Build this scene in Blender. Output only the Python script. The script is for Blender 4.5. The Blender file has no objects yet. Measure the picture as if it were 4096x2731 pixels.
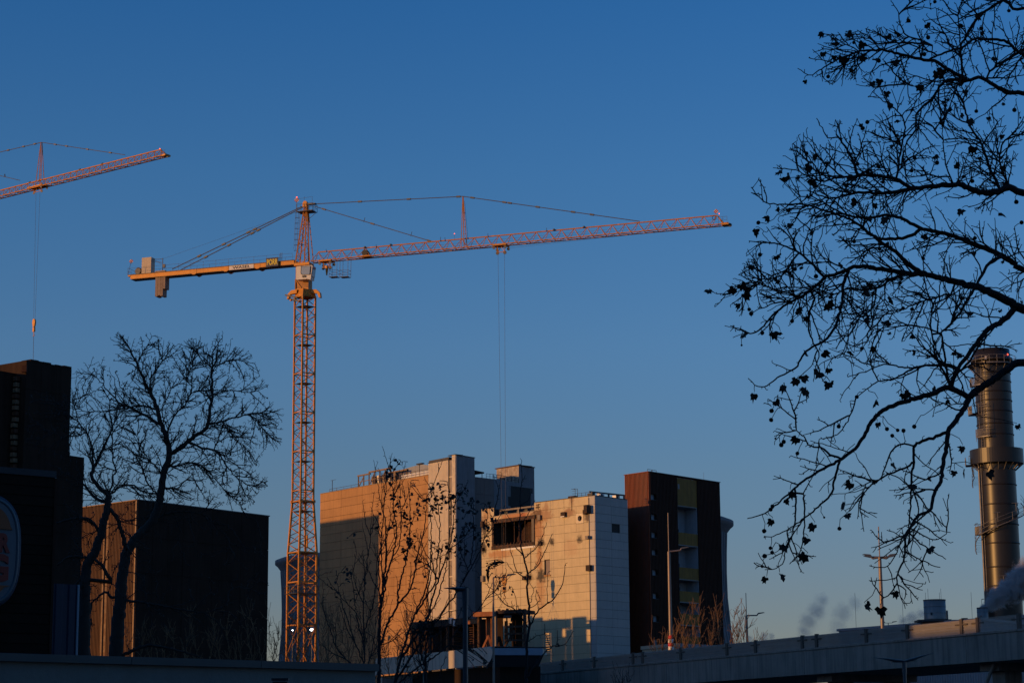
import bpy, bmesh, math, random
import numpy as np
from mathutils import Vector, Matrix, Quaternion, noise
random.seed(7); np.random.seed(7)
C = bpy.context.scene.collection
SC = bpy.context.scene

# ------------------------------------------------------------------ camera
FP = 8533.0                       # focal length in pixels of the 4096 px wide photograph
TH, RO = math.radians(11.1), math.radians(-0.46)
fw = Vector((0, math.cos(TH), math.sin(TH)))
_u0 = Vector((0, -math.sin(TH), math.cos(TH))); _r0 = Vector((1, 0, 0))
RT = _r0*math.cos(RO) + _u0*math.sin(RO)
UP = -_r0*math.sin(RO) + _u0*math.cos(RO)
EYE = Vector((0, 0, 1.7))
cam = bpy.data.cameras.new('camera'); cam.sensor_width = 36; cam.lens = FP/4096*36
cam.clip_start = 0.5; cam.clip_end = 6000
co = bpy.data.objects.new('camera', cam); C.objects.link(co)
co.matrix_world = Matrix(((RT.x, UP.x, -fw.x, EYE.x), (RT.y, UP.y, -fw.y, EYE.y), (RT.z, UP.z, -fw.z, EYE.z), (0, 0, 0, 1)))
SC.camera = co

# ------------------------------------------------------------------ sky, sun, exposure
SUN_EL = math.radians(4.5)
SUN_H = Vector((-0.906, -0.423, 0)).normalized()      # horizontal direction towards the sun
w = bpy.data.worlds.new('World'); SC.world = w; w.use_nodes = True
nt = w.node_tree; nt.nodes.clear()
out = nt.nodes.new('ShaderNodeOutputWorld'); bg = nt.nodes.new('ShaderNodeBackground')
sky = nt.nodes.new('ShaderNodeTexSky'); sky.sky_type = 'NISHITA'; sky.sun_disc = False
sky.sun_elevation = SUN_EL
sky.sun_rotation = math.atan2(SUN_H.x, SUN_H.y)
sky.air_density = 1.0; sky.dust_density = 0.2; sky.ozone_density = 4; sky.altitude = 0
bg.inputs['Strength'].default_value = 0.15
# white balance of the evening sky, changing smoothly with height only
tc = nt.nodes.new('ShaderNodeTexCoord'); sx = nt.nodes.new('ShaderNodeSeparateXYZ'); nt.links.new(tc.outputs['Generated'], sx.inputs[0])
cr = nt.nodes.new('ShaderNodeValToRGB'); nt.links.new(sx.outputs['Z'], cr.inputs[0])
for k_, (p_, c_) in enumerate(((0.077, (1.243, 0.908, 1.031)), (0.129, (1.288, 1.0, 1.072)), (0.189, (1.277, 1.136, 1.237)), (0.268, (1.0, 1.15, 1.32)), (0.343, (0.655, 1.045, 1.336)))):
    e_ = cr.color_ramp.elements[k_] if k_ < 2 else cr.color_ramp.elements.new(p_)
    e_.position = p_; e_.color = (*[v/2 for v in c_], 1)
vm_ = nt.nodes.new('ShaderNodeVectorMath'); vm_.operation = 'MULTIPLY'; nt.links.new(sky.outputs[0], vm_.inputs[0]); nt.links.new(cr.outputs[0], vm_.inputs[1])
v2_ = nt.nodes.new('ShaderNodeVectorMath'); v2_.operation = 'SCALE'; v2_.inputs['Scale'].default_value = 2; nt.links.new(vm_.outputs[0], v2_.inputs[0])
nt.links.new(v2_.outputs[0], bg.inputs[0]); nt.links.new(bg.outputs[0], out.inputs[0])
sl = bpy.data.lights.new('sun', 'SUN'); sl.energy = 2.9; sl.angle = math.radians(0.45); sl.color = (1.0, 0.50, 0.15)
so = bpy.data.objects.new('sun', sl); C.objects.link(so)
sd = Vector((SUN_H.x*math.cos(SUN_EL), SUN_H.y*math.cos(SUN_EL), math.sin(SUN_EL)))
so.rotation_euler = sd.to_track_quat('Z', 'Y').to_euler()
SC.view_settings.view_transform = 'Standard'; SC.view_settings.look = 'None'
SC.view_settings.gamma = 1; SC.view_settings.use_curve_mapping = False
SC.view_settings.exposure = 0.0

# ------------------------------------------------------------------ helpers
def ray(px, py): return fw*FP + RT*(px-2048) - UP*(py-1365.5)
def PY(px, py, Y):
    d = ray(px, py); return EYE + d*(Y/d.y)
def PZ(px, py, z):
    d = ray(px, py); return EYE + d*((z-1.7)/d.z)

W = {}
def link(name, data=None, M=None, parent=None, m=None):
    o = bpy.data.objects.new(name, data); C.objects.link(o)
    M = M or Matrix.Identity(4); W[o] = M
    if parent is not None:
        o.parent = parent; o.matrix_parent_inverse = W[parent].inverted()
    o.matrix_basis = M
    return o
def tag(o, label=None, cat=None, group=None, kind=None):
    if label: o['label'] = label
    if cat: o['category'] = cat
    if group: o['group'] = group
    if kind: o['kind'] = kind
    return o
def thing(name, label, cat, loc, group=None, kind=None):
    return tag(link(name, None, Matrix.Translation(Vector(loc))), label, cat, group, kind)

def mesh(name, V, Fc, m=None, smooth=False):
    me = bpy.data.meshes.new(name); me.from_pydata([tuple(v) for v in V], [], Fc)
    if m: me.materials.append(m)
    if smooth: me.polygons.foreach_set('use_smooth', [True]*len(me.polygons))
    me.update(); return me

_unit = {}
def unit_box(m):
    if ('b', m) not in _unit:
        V = [(x, y, z) for x in (-.5, .5) for y in (-.5, .5) for z in (-.5, .5)]
        Fc = [(0,1,3,2), (4,6,7,5), (0,4,5,1), (2,3,7,6), (0,2,6,4), (1,5,7,3)]
        _unit[('b', m)] = mesh('box', V, Fc, m)
    return _unit[('b', m)]
def unit_cyl(m, n=8):
    if ('c', m, n) not in _unit:
        V = []; Fc = []
        for k in range(n):
            a = 2*math.pi*k/n
            V += [(math.cos(a), math.sin(a), -.5), (math.cos(a), math.sin(a), .5)]
        for k in range(n):
            j = (k+1) % n; Fc.append((2*k, 2*j, 2*j+1, 2*k+1))
        Fc.append(tuple(2*k for k in range(n))[::-1]); Fc.append(tuple(2*k+1 for k in range(n)))
        me = mesh('cyl', V, Fc, m)
        me.polygons.foreach_set('use_smooth', [True]*n+[False, False])
        _unit[('c', m, n)] = me
    return _unit[('c', m, n)]
def frame(x, y, z, o):
    o = Vector(o)
    return Matrix(((x.x, y.x, z.x, o.x), (x.y, y.y, z.y, o.y), (x.z, y.z, z.z, o.z), (0, 0, 0, 1)))
def bar(name, p, q, r, m, parent=None, n=6, box=False, w2=None, side=None):
    """round (or square) bar from p to q, radius r, shared unit mesh"""
    p, q = Vector(p), Vector(q); d = q-p; L = d.length
    if L < 1e-6: return None
    z = d/L
    s = Vector(side) if side is not None else (Vector((0, 0, 1)) if abs(z.z) < .9 else Vector((1, 0, 0)))
    x = s.cross(z).normalized(); y = z.cross(x)
    f = 2 if box else 1
    wy = (w2 if w2 is not None else r)
    M = frame(x*r*f, y*wy*f, z*L, (p+q)/2)
    return link(name, unit_box(m) if box else unit_cyl(m, n), M, parent)
def box(name, c, sx, sy, sz, m, parent=None, ax=None):
    """box with centre c; ax = (dx, dy) horizontal unit vectors"""
    dx, dy = ax if ax else (Vector((1, 0, 0)), Vector((0, 1, 0)))
    return link(name, unit_box(m), frame(dx*sx, dy*sy, Vector((0, 0, sz)), Vector(c)), parent)

class MB:
    """collects shapes that become ONE mesh"""
    def __init__(s): s.V = []; s.F = []; s.sm = []
    def add(s, V, F, sm=False):
        b = len(s.V); s.V += [tuple(v) for v in V]; s.F += [tuple(i+b for i in f) for f in F]; s.sm += [sm]*len(F)
    def box(s, c, sx, sy, sz, ax=None):
        dx, dy = ax if ax else (Vector((1, 0, 0)), Vector((0, 1, 0)))
        c = Vector(c); dz = Vector((0, 0, 1))
        V = [c+dx*sx*a+dy*sy*b+dz*sz*e for a in (-.5, .5) for b in (-.5, .5) for e in (-.5, .5)]
        s.add(V, [(0,1,3,2), (4,6,7,5), (0,4,5,1), (2,3,7,6), (0,2,6,4), (1,5,7,3)])
    def bar(s, p, q, r, n=5, r2=None):
        p, q = Vector(p), Vector(q); d = q-p
        if d.length < 1e-6: return
        z = d.normalized(); t = Vector((0, 0, 1)) if abs(z.z) < .9 else Vector((1, 0, 0))
        x = t.cross(z).normalized(); y = z.cross(x); r2 = r if r2 is None else r2
        V = []
        for k in range(n):
            a = 2*math.pi*k/n; e = x*math.cos(a)+y*math.sin(a); V += [p+e*r, q+e*r2]
        F = [(2*k, 2*((k+1) % n), 2*((k+1) % n)+1, 2*k+1) for k in range(n)]
        s.add(V, F, True)
        s.add([V[2*k] for k in range(n)], [tuple(range(n))[::-1]]); s.add([V[2*k+1] for k in range(n)], [tuple(range(n))])
    def lathe(s, prof, c=(0, 0, 0), n=32, sm=True, cap=False):
        c = Vector(c); V = []; F = []; m = len(prof)
        for k in range(n):
            a = 2*math.pi*k/n
            for (r, z) in prof: V.append(c+Vector((r*math.cos(a), r*math.sin(a), z)))
        for k in range(n):
            j = (k+1) % n
            for i in range(m-1): F.append((k*m+i, j*m+i, j*m+i+1, k*m+i+1))
        s.add(V, F, sm)
        if cap: s.add([V[k*m+m-1] for k in range(n)], [tuple(range(n))])
    def prism(s, pts, d):
        """pts: closed 3-D outline, extruded by vector d"""
        pts = [Vector(p) for p in pts]; n = len(pts); d = Vector(d)
        s.add(pts+[p+d for p in pts], [tuple(range(n))[::-1], tuple(range(n, 2*n))]+[(i, (i+1) % n, (i+1) % n+n, i+n) for i in range(n)])
    def build(s, name, m, parent=None):
        me = mesh(name, s.V, s.F, m)
        me.polygons.foreach_set('use_smooth', s.sm)
        return link(name, me, None, parent)

# ------------------------------------------------------------------ materials
def mat(name, col, rough=.7, metal=0., var=.12, scale=1.2, bump=.0, bscale=8., streak=0., rnd=0., stain=None, spec=None, emit=None, tint2=None):
    m = bpy.data.materials.new(name); m.use_nodes = True
    n = m.node_tree.nodes; l = m.node_tree.links; b = n['Principled BSDF']
    b.inputs['Roughness'].default_value = rough; b.inputs['Metallic'].default_value = metal
    if spec is not None: b.inputs['Specular IOR Level'].default_value = spec
    geo = n.new('ShaderNodeNewGeometry')
    nz = n.new('ShaderNodeTexNoise'); nz.inputs['Scale'].default_value = scale; nz.inputs['Detail'].default_value = 6; nz.inputs['Roughness'].default_value = .65
    l.new(geo.outputs['Position'], nz.inputs['Vector'])
    mr = n.new('ShaderNodeMapRange'); mr.inputs['From Min'].default_value = .3; mr.inputs['From Max'].default_value = .7
    mr.inputs['To Min'].default_value = 1-var; mr.inputs['To Max'].default_value = 1+var*.6
    l.new(nz.outputs['Fac'], mr.inputs['Value'])
    fac = mr.outputs[0]
    def mul(a, bb):
        x = n.new('ShaderNodeMath'); x.operation = 'MULTIPLY'; l.new(a, x.inputs[0])
        if isinstance(bb, float): x.inputs[1].default_value = bb
        else: l.new(bb, x.inputs[1])
        return x.outputs[0]
    if streak:
        mp = n.new('ShaderNodeMapping'); mp.inputs['Scale'].default_value = (2.2, 2.2, .12)
        l.new(geo.outputs['Position'], mp.inputs['Vector'])
        n2 = n.new('ShaderNodeTexNoise'); n2.inputs['Scale'].default_value = 1.5; n2.inputs['Detail'].default_value = 5
        l.new(mp.outputs[0], n2.inputs['Vector'])
        m2 = n.new('ShaderNodeMapRange'); m2.inputs['From Min'].default_value = .45; m2.inputs['From Max'].default_value = .75
        m2.inputs['To Min'].default_value = 1; m2.inputs['To Max'].default_value = 1-streak
        l.new(n2.outputs['Fac'], m2.inputs['Value']); fac = mul(fac, m2.outputs[0])
    if rnd:
        oi = n.new('ShaderNodeObjectInfo'); m3 = n.new('ShaderNodeMapRange')
        m3.inputs['To Min'].default_value = 1-rnd; m3.inputs['To Max'].default_value = 1+rnd
        l.new(oi.outputs['Random'], m3.inputs['Value']); fac = mul(fac, m3.outputs[0])
    vm = n.new('ShaderNodeVectorMath'); vm.operation = 'SCALE'; vm.inputs[0].default_value = col[:3]
    l.new(fac, vm.inputs['Scale']); colout = vm.outputs[0]
    if tint2:                       # a second colour in noise patches: (colour, scale, lo, hi)
        c2, s2, lo, hi = tint2
        n4 = n.new('ShaderNodeTexNoise'); n4.inputs['Scale'].default_value = s2; n4.inputs['Detail'].default_value = 7; n4.inputs['Roughness'].default_value = .7
        l.new(geo.outputs['Position'], n4.inputs['Vector'])
        m4 = n.new('ShaderNodeMapRange'); m4.inputs['From Min'].default_value = lo; m4.inputs['From Max'].default_value = hi
        l.new(n4.outputs['Fac'], m4.inputs['Value'])
        mx = n.new('ShaderNodeMix'); mx.data_type = 'RGBA'; l.new(m4.outputs[0], mx.inputs[0]); l.new(colout, mx.inputs[6])
        mx.inputs[7].default_value = (*c2, 1); colout = mx.outputs[2]
    if stain:                       # soot and rust spots at real places: list of (point, rx, rz, colour, strength)
        for (p, rx, rz, sc, st) in stain:
            sub = n.new('ShaderNodeVectorMath'); sub.operation = 'SUBTRACT'; sub.inputs[1].default_value = tuple(p)
            l.new(geo.outputs['Position'], sub.inputs[0])
            nn = n.new('ShaderNodeTexNoise'); nn.inputs['Scale'].default_value = 2.2; nn.inputs['Detail'].default_value = 4
            l.new(geo.outputs['Position'], nn.inputs['Vector'])
            dv = n.new('ShaderNodeVectorMath'); dv.operation = 'DIVIDE'; dv.inputs[1].default_value = (rx, rx, rz); l.new(sub.outputs[0], dv.inputs[0])
            ln = n.new('ShaderNodeVectorMath'); ln.operation = 'LENGTH'; l.new(dv.outputs[0], ln.inputs[0])
            ad = n.new('ShaderNodeMath'); ad.operation = 'MULTIPLY_ADD'; l.new(nn.outputs['Fac'], ad.inputs[0]); ad.inputs[1].default_value = 1.3; l.new(ln.outputs[1], ad.inputs[2])
            mm = n.new('ShaderNodeMapRange'); mm.interpolation_type = 'SMOOTHSTEP'
            mm.inputs['From Min'].default_value = .95; mm.inputs['From Max'].default_value = 1.65
            mm.inputs['To Min'].default_value = st; mm.inputs['To Max'].default_value = 0
            l.new(ad.outputs[0], mm.inputs['Value'])
            mx = n.new('ShaderNodeMix'); mx.data_type = 'RGBA'; l.new(mm.outputs[0], mx.inputs[0]); l.new(colout, mx.inputs[6])
            mx.inputs[7].default_value = (*sc, 1); colout = mx.outputs[2]
    l.new(colout, b.inputs['Base Color'])
    if bump:
        nb = n.new('ShaderNodeTexNoise'); nb.inputs['Scale'].default_value = bscale; nb.inputs['Detail'].default_value = 5
        l.new(geo.outputs['Position'], nb.inputs['Vector'])
        bp = n.new('ShaderNodeBump'); bp.inputs['Strength'].default_value = bump; bp.inputs['Distance'].default_value = .05
        l.new(nb.outputs['Fac'], bp.inputs['Height']); l.new(bp.outputs[0], b.inputs['Normal'])
    if emit:
        b.inputs['Emission Color'].default_value = (*emit[0], 1); b.inputs['Emission Strength'].default_value = emit[1]
    return m

# ------------------------------------------------------------------ walls
Z3 = Vector((0, 0, 1))
class Wall:
    """vertical plane through A and B (ground points, u runs from A to B); n points to the camera side"""
    def __init__(s, A, B):
        s.A = Vector((A[0], A[1], 0)); s.B = Vector((B[0], B[1], 0)); s.d = (s.B-s.A); s.L = s.d.length; s.d.normalize()
        s.n = Vector((s.d.y, -s.d.x, 0))
        if s.n.dot(Vector((0, 0, 0))-s.A) < 0: s.n = -s.n
    def hit(s, px, py, off=0.):
        d = ray(px, py); A = s.A+s.n*off
        t = (A-EYE).dot(s.n)/d.dot(s.n); p = EYE+d*t
        return (p-A).dot(s.d), p.z
    def pt(s, u, z, off=0.): return s.A+s.d*u+s.n*off+Vector((0, 0, z))
    def P(s, px, py, off=0.):
        u, z = s.hit(px, py, off); return s.pt(u, z, off)
    def ax(s): return (s.d, s.n)
    def block(s, name, u0, u1, z0, z1, o0, o1, m, parent):
        return box(name, s.pt((u0+u1)/2, (z0+z1)/2, (o0+o1)/2), abs(u1-u0), abs(o1-o0), abs(z1-z0), m, parent, s.ax())
    def mblock(s, mb, u0, u1, z0, z1, o0, o1):
        mb.box(s.pt((u0+u1)/2, (z0+z1)/2, (o0+o1)/2), abs(u1-u0), abs(o1-o0), abs(z1-z0), s.ax())

def cut(rects, h):
    out = []
    for (a, b, c, d) in rects:
        x0, x1, z0, z1 = h
        if b <= x0+1e-4 or a >= x1-1e-4 or d <= z0+1e-4 or c >= z1-1e-4: out.append((a, b, c, d)); continue
        if a < x0: out.append((a, x0, c, d))
        if b > x1: out.append((x1, b, c, d))
        aa, bb = max(a, x0), min(b, x1)
        if c < z0: out.append((aa, bb, c, z0))
        if d > z1: out.append((aa, bb, z1, d))
    return out
def panels(wl, us, zs, m, parent, name='wall_panel', holes=(), gap=.03, th=.10, off=0.):
    rects = [(us[i], us[i+1], zs[j], zs[j+1]) for i in range(len(us)-1) for j in range(len(zs)-1)]
    for h in holes: rects = cut(rects, h)
    for (a, b, c, d) in rects:
        if b-a < .08 or d-c < .08: continue
        jit = random.uniform(-.008, .008)
        wl.block(name, a+gap/2, b-gap/2, c+gap/2, d-gap/2, off, off+th+jit, m, parent)
def corrugated(wl, u0, u1, z0, z1, pitch, dep, off, m, parent, name='corrugated_cladding', holes=()):
    """vertical trapezoid ribs as one sheet of real geometry"""
    mb = MB(); k = max(2, round((u1-u0)/pitch)); p = (u1-u0)/k
    cols = []
    for i in range(k):
        a = u0+i*p
        cols += [(a, 0), (a+p*.30, 0), (a+p*.40, dep), (a+p*.85, dep), (a+p*.95, 0)]
    cols.append((u1, 0))
    for (a, oa), (b, ob) in zip(cols[:-1], cols[1:]):
        if b-a < 1e-6: continue
        segs = [(a, b, z0, z1)]
        for h in holes: segs = cut(segs, h)
        for (x0, x1, c, d) in segs:
            mb.add([wl.pt(x0, c, off+oa), wl.pt(x1, c, off+ob), wl.pt(x1, d, off+ob), wl.pt(x0, d, off+oa)], [(0, 1, 2, 3)])
    return mb.build(name, m, parent)
def core(name, pts, z0, z1, m, parent):
    mb = MB(); mb.prism([Vector((p[0], p[1], z0)) for p in pts], (0, 0, z1-z0)); return mb.build(name, m, parent)
def rng(a, b, n): return [a+(b-a)*i/n for i in range(n+1)]
def rail(wl_pts, h, m, parent, r=.025, post=1.6, mid=True, name='railing'):
    mb = MB()
    for p, q in zip(wl_pts[:-1], wl_pts[1:]):
        p, q = Vector(p), Vector(q); L = (q-p).length; k = max(1, round(L/post))
        mb.bar(p+Z3*h, q+Z3*h, r)
        if mid: mb.bar(p+Z3*h*.5, q+Z3*h*.5, r*.8)
        for i in range(k+1): a = p.lerp(q, i/k); mb.bar(a, a+Z3*h, r)
    return mb.build(name, m, parent)
# ------------------------------------------------------------------ palette
M_ground = mat('asphalt_ground', (.045, .045, .05), .95, var=.3, scale=.3, bump=.3)
M_grey = mat('tan_concrete_panel', (.44, .235, .095), .85, var=.12, scale=.35, streak=.18, rnd=.06, tint2=((.30, .15, .06), .25, .55, .85), bump=.15, bscale=3)
M_joint = mat('dark_joint', (.05, .045, .04), .95)
M_core = mat('building_core', (.10, .09, .085), .9, var=.2)
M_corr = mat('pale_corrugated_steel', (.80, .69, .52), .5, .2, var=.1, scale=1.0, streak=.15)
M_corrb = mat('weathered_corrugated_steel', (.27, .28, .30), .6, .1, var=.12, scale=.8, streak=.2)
M_red = mat('red_brown_corrugated_steel', (.21, .046, .016), .6, .05, var=.12, streak=.12)
M_blk = mat('dark_brown_cladding', (.060, .026, .016), .8, spec=.2, var=.15, streak=.1)
M_yel = mat('mustard_balcony_panel', (.27, .135, .012), .7, var=.2, streak=.25, bump=.1)
M_pale = mat('pale_plaster', (.34, .38, .42), .8, var=.1, streak=.15)
M_rust = mat('rusty_brown_cladding', (.10, .038, .014), .7, var=.25, scale=.5, streak=.35, tint2=((.10, .05, .03), .8, .5, .75))
M_dkwall = mat('dark_weathered_wall', (.040, .024, .017), .95, spec=.15, var=.3, scale=.4, streak=.3, bump=.3, bscale=2)
M_steel = mat('galvanised_steel', (.42, .42, .42), .4, .7, var=.15, scale=2)
M_dksteel = mat('dark_steel', (.055, .055, .06), .55, .4, var=.2)
M_rail = mat('railing_steel', (.12, .12, .13), .5, .5)
M_glass = mat('window_glass', (.05, .07, .09), .08, .0, var=.05, spec=.9)
M_void = mat('dark_interior', (.008, .008, .009), .95)
M_white = mat('white_painted_metal', (.72, .70, .68), .45, .1, var=.08, streak=.1)
M_conc = mat('raw_concrete', (.33, .30, .27), .9, var=.15, scale=2, streak=.2, bump=.4, bscale=5)
M_roofm = mat('roof_felt', (.06, .06, .065), .9)

# ------------------------------------------------------------------ ground
def sheet(name, x0, x1, y0, y1, z, m):
    o = link(name, mesh(name, [(x0, y0, z), (x1, y0, z), (x1, y1, z), (x0, y1, z)], [(0, 1, 2, 3)], m)); o['kind'] = 'structure'; return o
sheet('ground', -3000, 3000, -3000, 5500, 0, M_ground)

# ------------------------------------------------------------------ burnt white building
Cw = PY(2378, 1982, 270); ZT = Cw.z
Lw = PZ(1928, 2037, ZT); Rw = PZ(2508, 1999, ZT)
C1 = PY(2356, 1985, 270.42)
bw = thing('burnt_building', 'white panelled building with soot stains and a big burnt louvre opening', 'building', (4, 284, 0))
WL = Wall(Lw, C1); WC = Wall(C1, Cw); WR = Wall(Cw, Rw)
_stp = []
def soot(px, py, r, rz=None, col=(.03, .018, .012), st=.92):
    k_ = 1.95 if col[0] < .1 else 1.55; _stp.append((WL.P(px, py, .1), r*k_, (rz or r)*k_, col, min(1, st*1.1)))
soot(2167, 2301, .75, .6); soot(2206, 2166, .35, .35); soot(2318, 2155, .35, .3); soot(2163, 2170, .5, .45)
soot(2146, 2066, .9, .8, (.10, .045, .02), .85); soot(2150, 2110, 1.0, 2.2, (.38, .15, .045), .75); soot(2165, 2350, .8, 2.4, (.40, .19, .07), .6); soot(2175, 2060, 1.3, .9, (.30, .12, .04), .6); soot(2158, 2230, .5, 1.6, (.40, .17, .05), .7)
soot(1936, 2105, .55, 1.0, (.05, .03, .02), .9); soot(1934, 2195, .5, .6); soot(1945, 2060, .8, 1.1, (.40, .20, .09), .6)
soot(2275, 2050, .9, .55, (.25, .10, .04), .7); soot(2349, 2064, .45, .45, (.06, .03, .02), .85)
soot(2060, 2062, 2.6, .6, (.42, .15, .04), .8); soot(2090, 2066, .5, .5, (.35, .08, .02), .8); soot(2285, 2190, 1.2, 1.0, (.48, .30, .17), .45)
soot(2185, 2030, .3, 1.0, (.30, .16, .08), .6); soot(2286, 1996, .35, 1.0, (.25, .12, .06), .6)
soot(2115, 2312, .5, .45, (.05, .03, .02), .85); soot(2000, 2215, 2.2, .5, (.42, .18, .06), .75); soot(1990, 2290, 1.2, 2.0, (.48, .27, .13), .35)
_stp.sort(key=lambda t: -(t[1]+t[2]))          # large pale rust washes first, soot on top
M_wp = mat('sunlit_white_panel', (.575, .46, .275), .55, .0, var=.10, scale=.9, streak=.10, rnd=.035, stain=_stp, bump=.08, bscale=2)  # sunlit copy of the white panel, evening warmth put into its colour
M_wp2 = mat('shaded_white_panel', (.45, .41, .38), .55, .0, var=.06, scale=.9, streak=.10, rnd=.05, bump=.08, bscale=2)  # shaded copy of the same panel, duller tone put into its colour
# rows
zc, z7 = WR.hit(2378, 1982)[1], WR.hit(2379, 2223.5)[1]
hrow = (ZT-z7)/7
zs = [ZT-hrow*k for k in range(24)][::-1]; zs = [z for z in zs if z > 7]
usL = [WL.hit(x, 2100)[0] for x in (1928, 1980, 2082, 2165, 2259)]+[WL.L]
opL, opR = WL.hit(1976, 2138)[0], WL.hit(2141, 2120)[0]
opT, opB = WL.hit(1976, 2091)[1], WL.hit(1976, 2187)[1]
noL, noR, noB = WL.hit(1978, 2060)[0], WL.hit(2139, 2044)[0], WL.hit(2139, 2044)[1]
winL, winR = WL.hit(2180, 2260)[0], WL.hit(2202, 2260)[0]; winT, winB = WL.hit(2191, 2237)[1], WL.hit(2191, 2298)[1]
vL, vR = WL.hit(2307, 2070)[0], WL.hit(2337, 2070)[0]; vT, vB = WL.hit(2322, 2052)[1], WL.hit(2322, 2093)[1]
panels(WL, usL, zs, M_wp, bw, holes=[(opL, opR, opB, opT), (noL, noR, noB, ZT+1), (winL, winR, winB, winT), (vL, vR, vB, vT)])
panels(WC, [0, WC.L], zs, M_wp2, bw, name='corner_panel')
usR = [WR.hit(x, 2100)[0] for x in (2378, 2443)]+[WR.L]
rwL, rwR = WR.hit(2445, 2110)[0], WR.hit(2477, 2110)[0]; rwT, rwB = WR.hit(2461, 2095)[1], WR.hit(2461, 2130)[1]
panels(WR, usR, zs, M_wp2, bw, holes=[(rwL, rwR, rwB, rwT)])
# core behind the panels, recessed, with the big opening left hollow
def wcore(u0, u1, z0, z1, dep=4.0): WL.block('inner_wall', u0, u1, z0, z1, -dep, -.02, M_joint, bw)
wcore(0, opL, 0, ZT-.1); wcore(opL, opR, 0, opB); wcore(opL, noR, opT, noB); wcore(noR, opR, opT, noB); wcore(opR, winL, 0, ZT-.1)
wcore(winL, winR, 0, winB); wcore(winL, winR, winT, ZT-.1); wcore(winR, vL, 0, ZT-.1); wcore(vL, vR, 0, vB); wcore(vL, vR, vT, ZT-.1); wcore(vR, WL.L-.02, 0, ZT-.1)
nb_ = -WL.n*6; core('rear_block', [Lw-WL.n*4.0, C1-WL.n*4.0+WL.d*.0, Rw-WR.n*.3-WR.d*.2, Lw+(Rw-C1)-WR.n*.0-WL.n*0], 0, ZT-.15, M_joint, bw)
core('corner_infill', [C1-WL.n*.02, Cw-WR.n*.02, Rw-WR.n*.02, Rw-WR.n*.4, C1-WL.n*4.0], 0, ZT-.15, M_joint, bw)
# parapet caps
WL.block('parapet_cap', noR, WL.L+.05, ZT, ZT+.08, -.3, .16, M_dksteel, bw); WR.block('parapet_cap', 0, WR.L, ZT, ZT+.08, -.3, .14, M_dksteel, bw)
WL.block('parapet_cap', 0, noL, ZT, ZT+.06, -.3, .14, M_dksteel, bw)
# opening: deep burnt room with louvres on the right and vertical mullions
WL.block('burnt_room_back', opL, opR, opB, opT, -3.98, -3.9, M_void, bw)
M_burnt = mat('charred_steel', (.05, .03, .022), .8, .2, var=.5, scale=3, tint2=((.20, .08, .03), 3, .5, .7), bump=.5)
M_louv = mat('rusty_louvre', (.13, .065, .035), .6, .3, var=.3, scale=3)
op = WL.block('opening_frame', opL-.25, opR+.28, opT-.08, opT+.42, -.3, .24, M_burnt, bw)
WL.block('opening_frame', opL-.3, opR+.05, opB-.38, opB+.12, -.3, .22, M_burnt, bw)
WL.block('opening_frame', opL-.22, opL+.10, opB+.12, opT-.08, -.3, .2, M_burnt, bw)
WL.block('opening_pilaster', opR-.42, opR+.02, opB+.12, opT-.08, -.5, .26, mat('scorched_pilaster', (.16, .12, .09), .6, var=.35, scale=3, streak=.4), bw)
WL.block('sill_strip', opL+1.5, opR+.1, opB-.62, opB-.38, 0, .2, M_white, bw)
for px in (2008, 2050, 2069, 2093):
    u = WL.hit(px, 2130)[0]; WL.block('mullion', u-.04, u+.04, opB+.1, opT-.05, -.45, -.33, M_burnt, bw)
lu0, lu1 = WL.hit(2055, 2120)[0], opR-.42
for k in range(22):
    z = opB+.2+k*.125
    l0 = lu0+(.0 if k < 6 else (k-6)*.13)
    if l0 < lu1-.3:
        a, b = WL.pt(l0, z, -.62), WL.pt(lu1, z, -.62)
        bar('louvre_slat', a, b, .05, M_louv, bw, box=True, w2=.01, side=(WL.n+Z3*.9).normalized())
for k in range(12):
    u = opL+.2+k*(opR-opL-.6)/12; WL.block('broken_bracket', u, u+.12, opB+.12, opB+.28+random.random()*.12, -.3, .1, M_burnt, bw)
# notch: steel frame behind the low parapet
nz1 = WL.hit(2139, 2018)[1]
M_frm = mat('grey_primer_steel', (.20, .17, .15), .6, .3, var=.2)
WL.block('roof_frame_beam', noL+.1, noR-.02, nz1-.18, nz1+.04, -.9, -.7, M_frm, bw); WL.block('roof_frame_beam', noL+.1, noR-.02, noB+.0, noB+.22, -.9, -.6, M_frm, bw)
for u in (noL+.22, (noL+noR)/2, noR-.2): WL.block('roof_frame_post', u-.12, u+.1, noB, nz1, -.95, -.72, M_frm, bw)
for px in (1998, 2046, 2078, 2132):
    u = WL.hit(px, 2030)[0]; WL.block('roof_duct', u-.25, u+.28, noB+.05, noB+.65, -1.9, -1.2, M_dksteel, bw)
# round vent
vc = WL.pt((vL+vR)/2, (vT+vB)/2, .0); rr = .36
mb = MB(); hw, hh = (vR-vL)/2-.02, (vT-vB)/2-.02; V = []; F = []; N = 24
for k in range(N):
    a = 2*math.pi*k/N; ca, sa = math.cos(a), math.sin(a); t = 1/max(abs(ca)/hw, abs(sa)/hh)
    for (r_, o_) in ((t, .02), (t, .15), (rr, .15), (rr, -.3)): V.append(vc+WL.d*(ca*r_)+Z3*(sa*r_)+WL.n*o_)
for k in range(N):
    j = (k+1) % N
    for i in range(3): F.append((4*k+i, 4*k+i+1, 4*j+i+1, 4*j+i))
mb.add(V, F); mb.build('vent_plate', mat('pale_vent_plate', (.75, .62, .42), .5, var=.12, streak=.2), bw)
WL.block('vent_shaft', vL, vR, vB, vT, -.35, -.3, M_void, bw)
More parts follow.
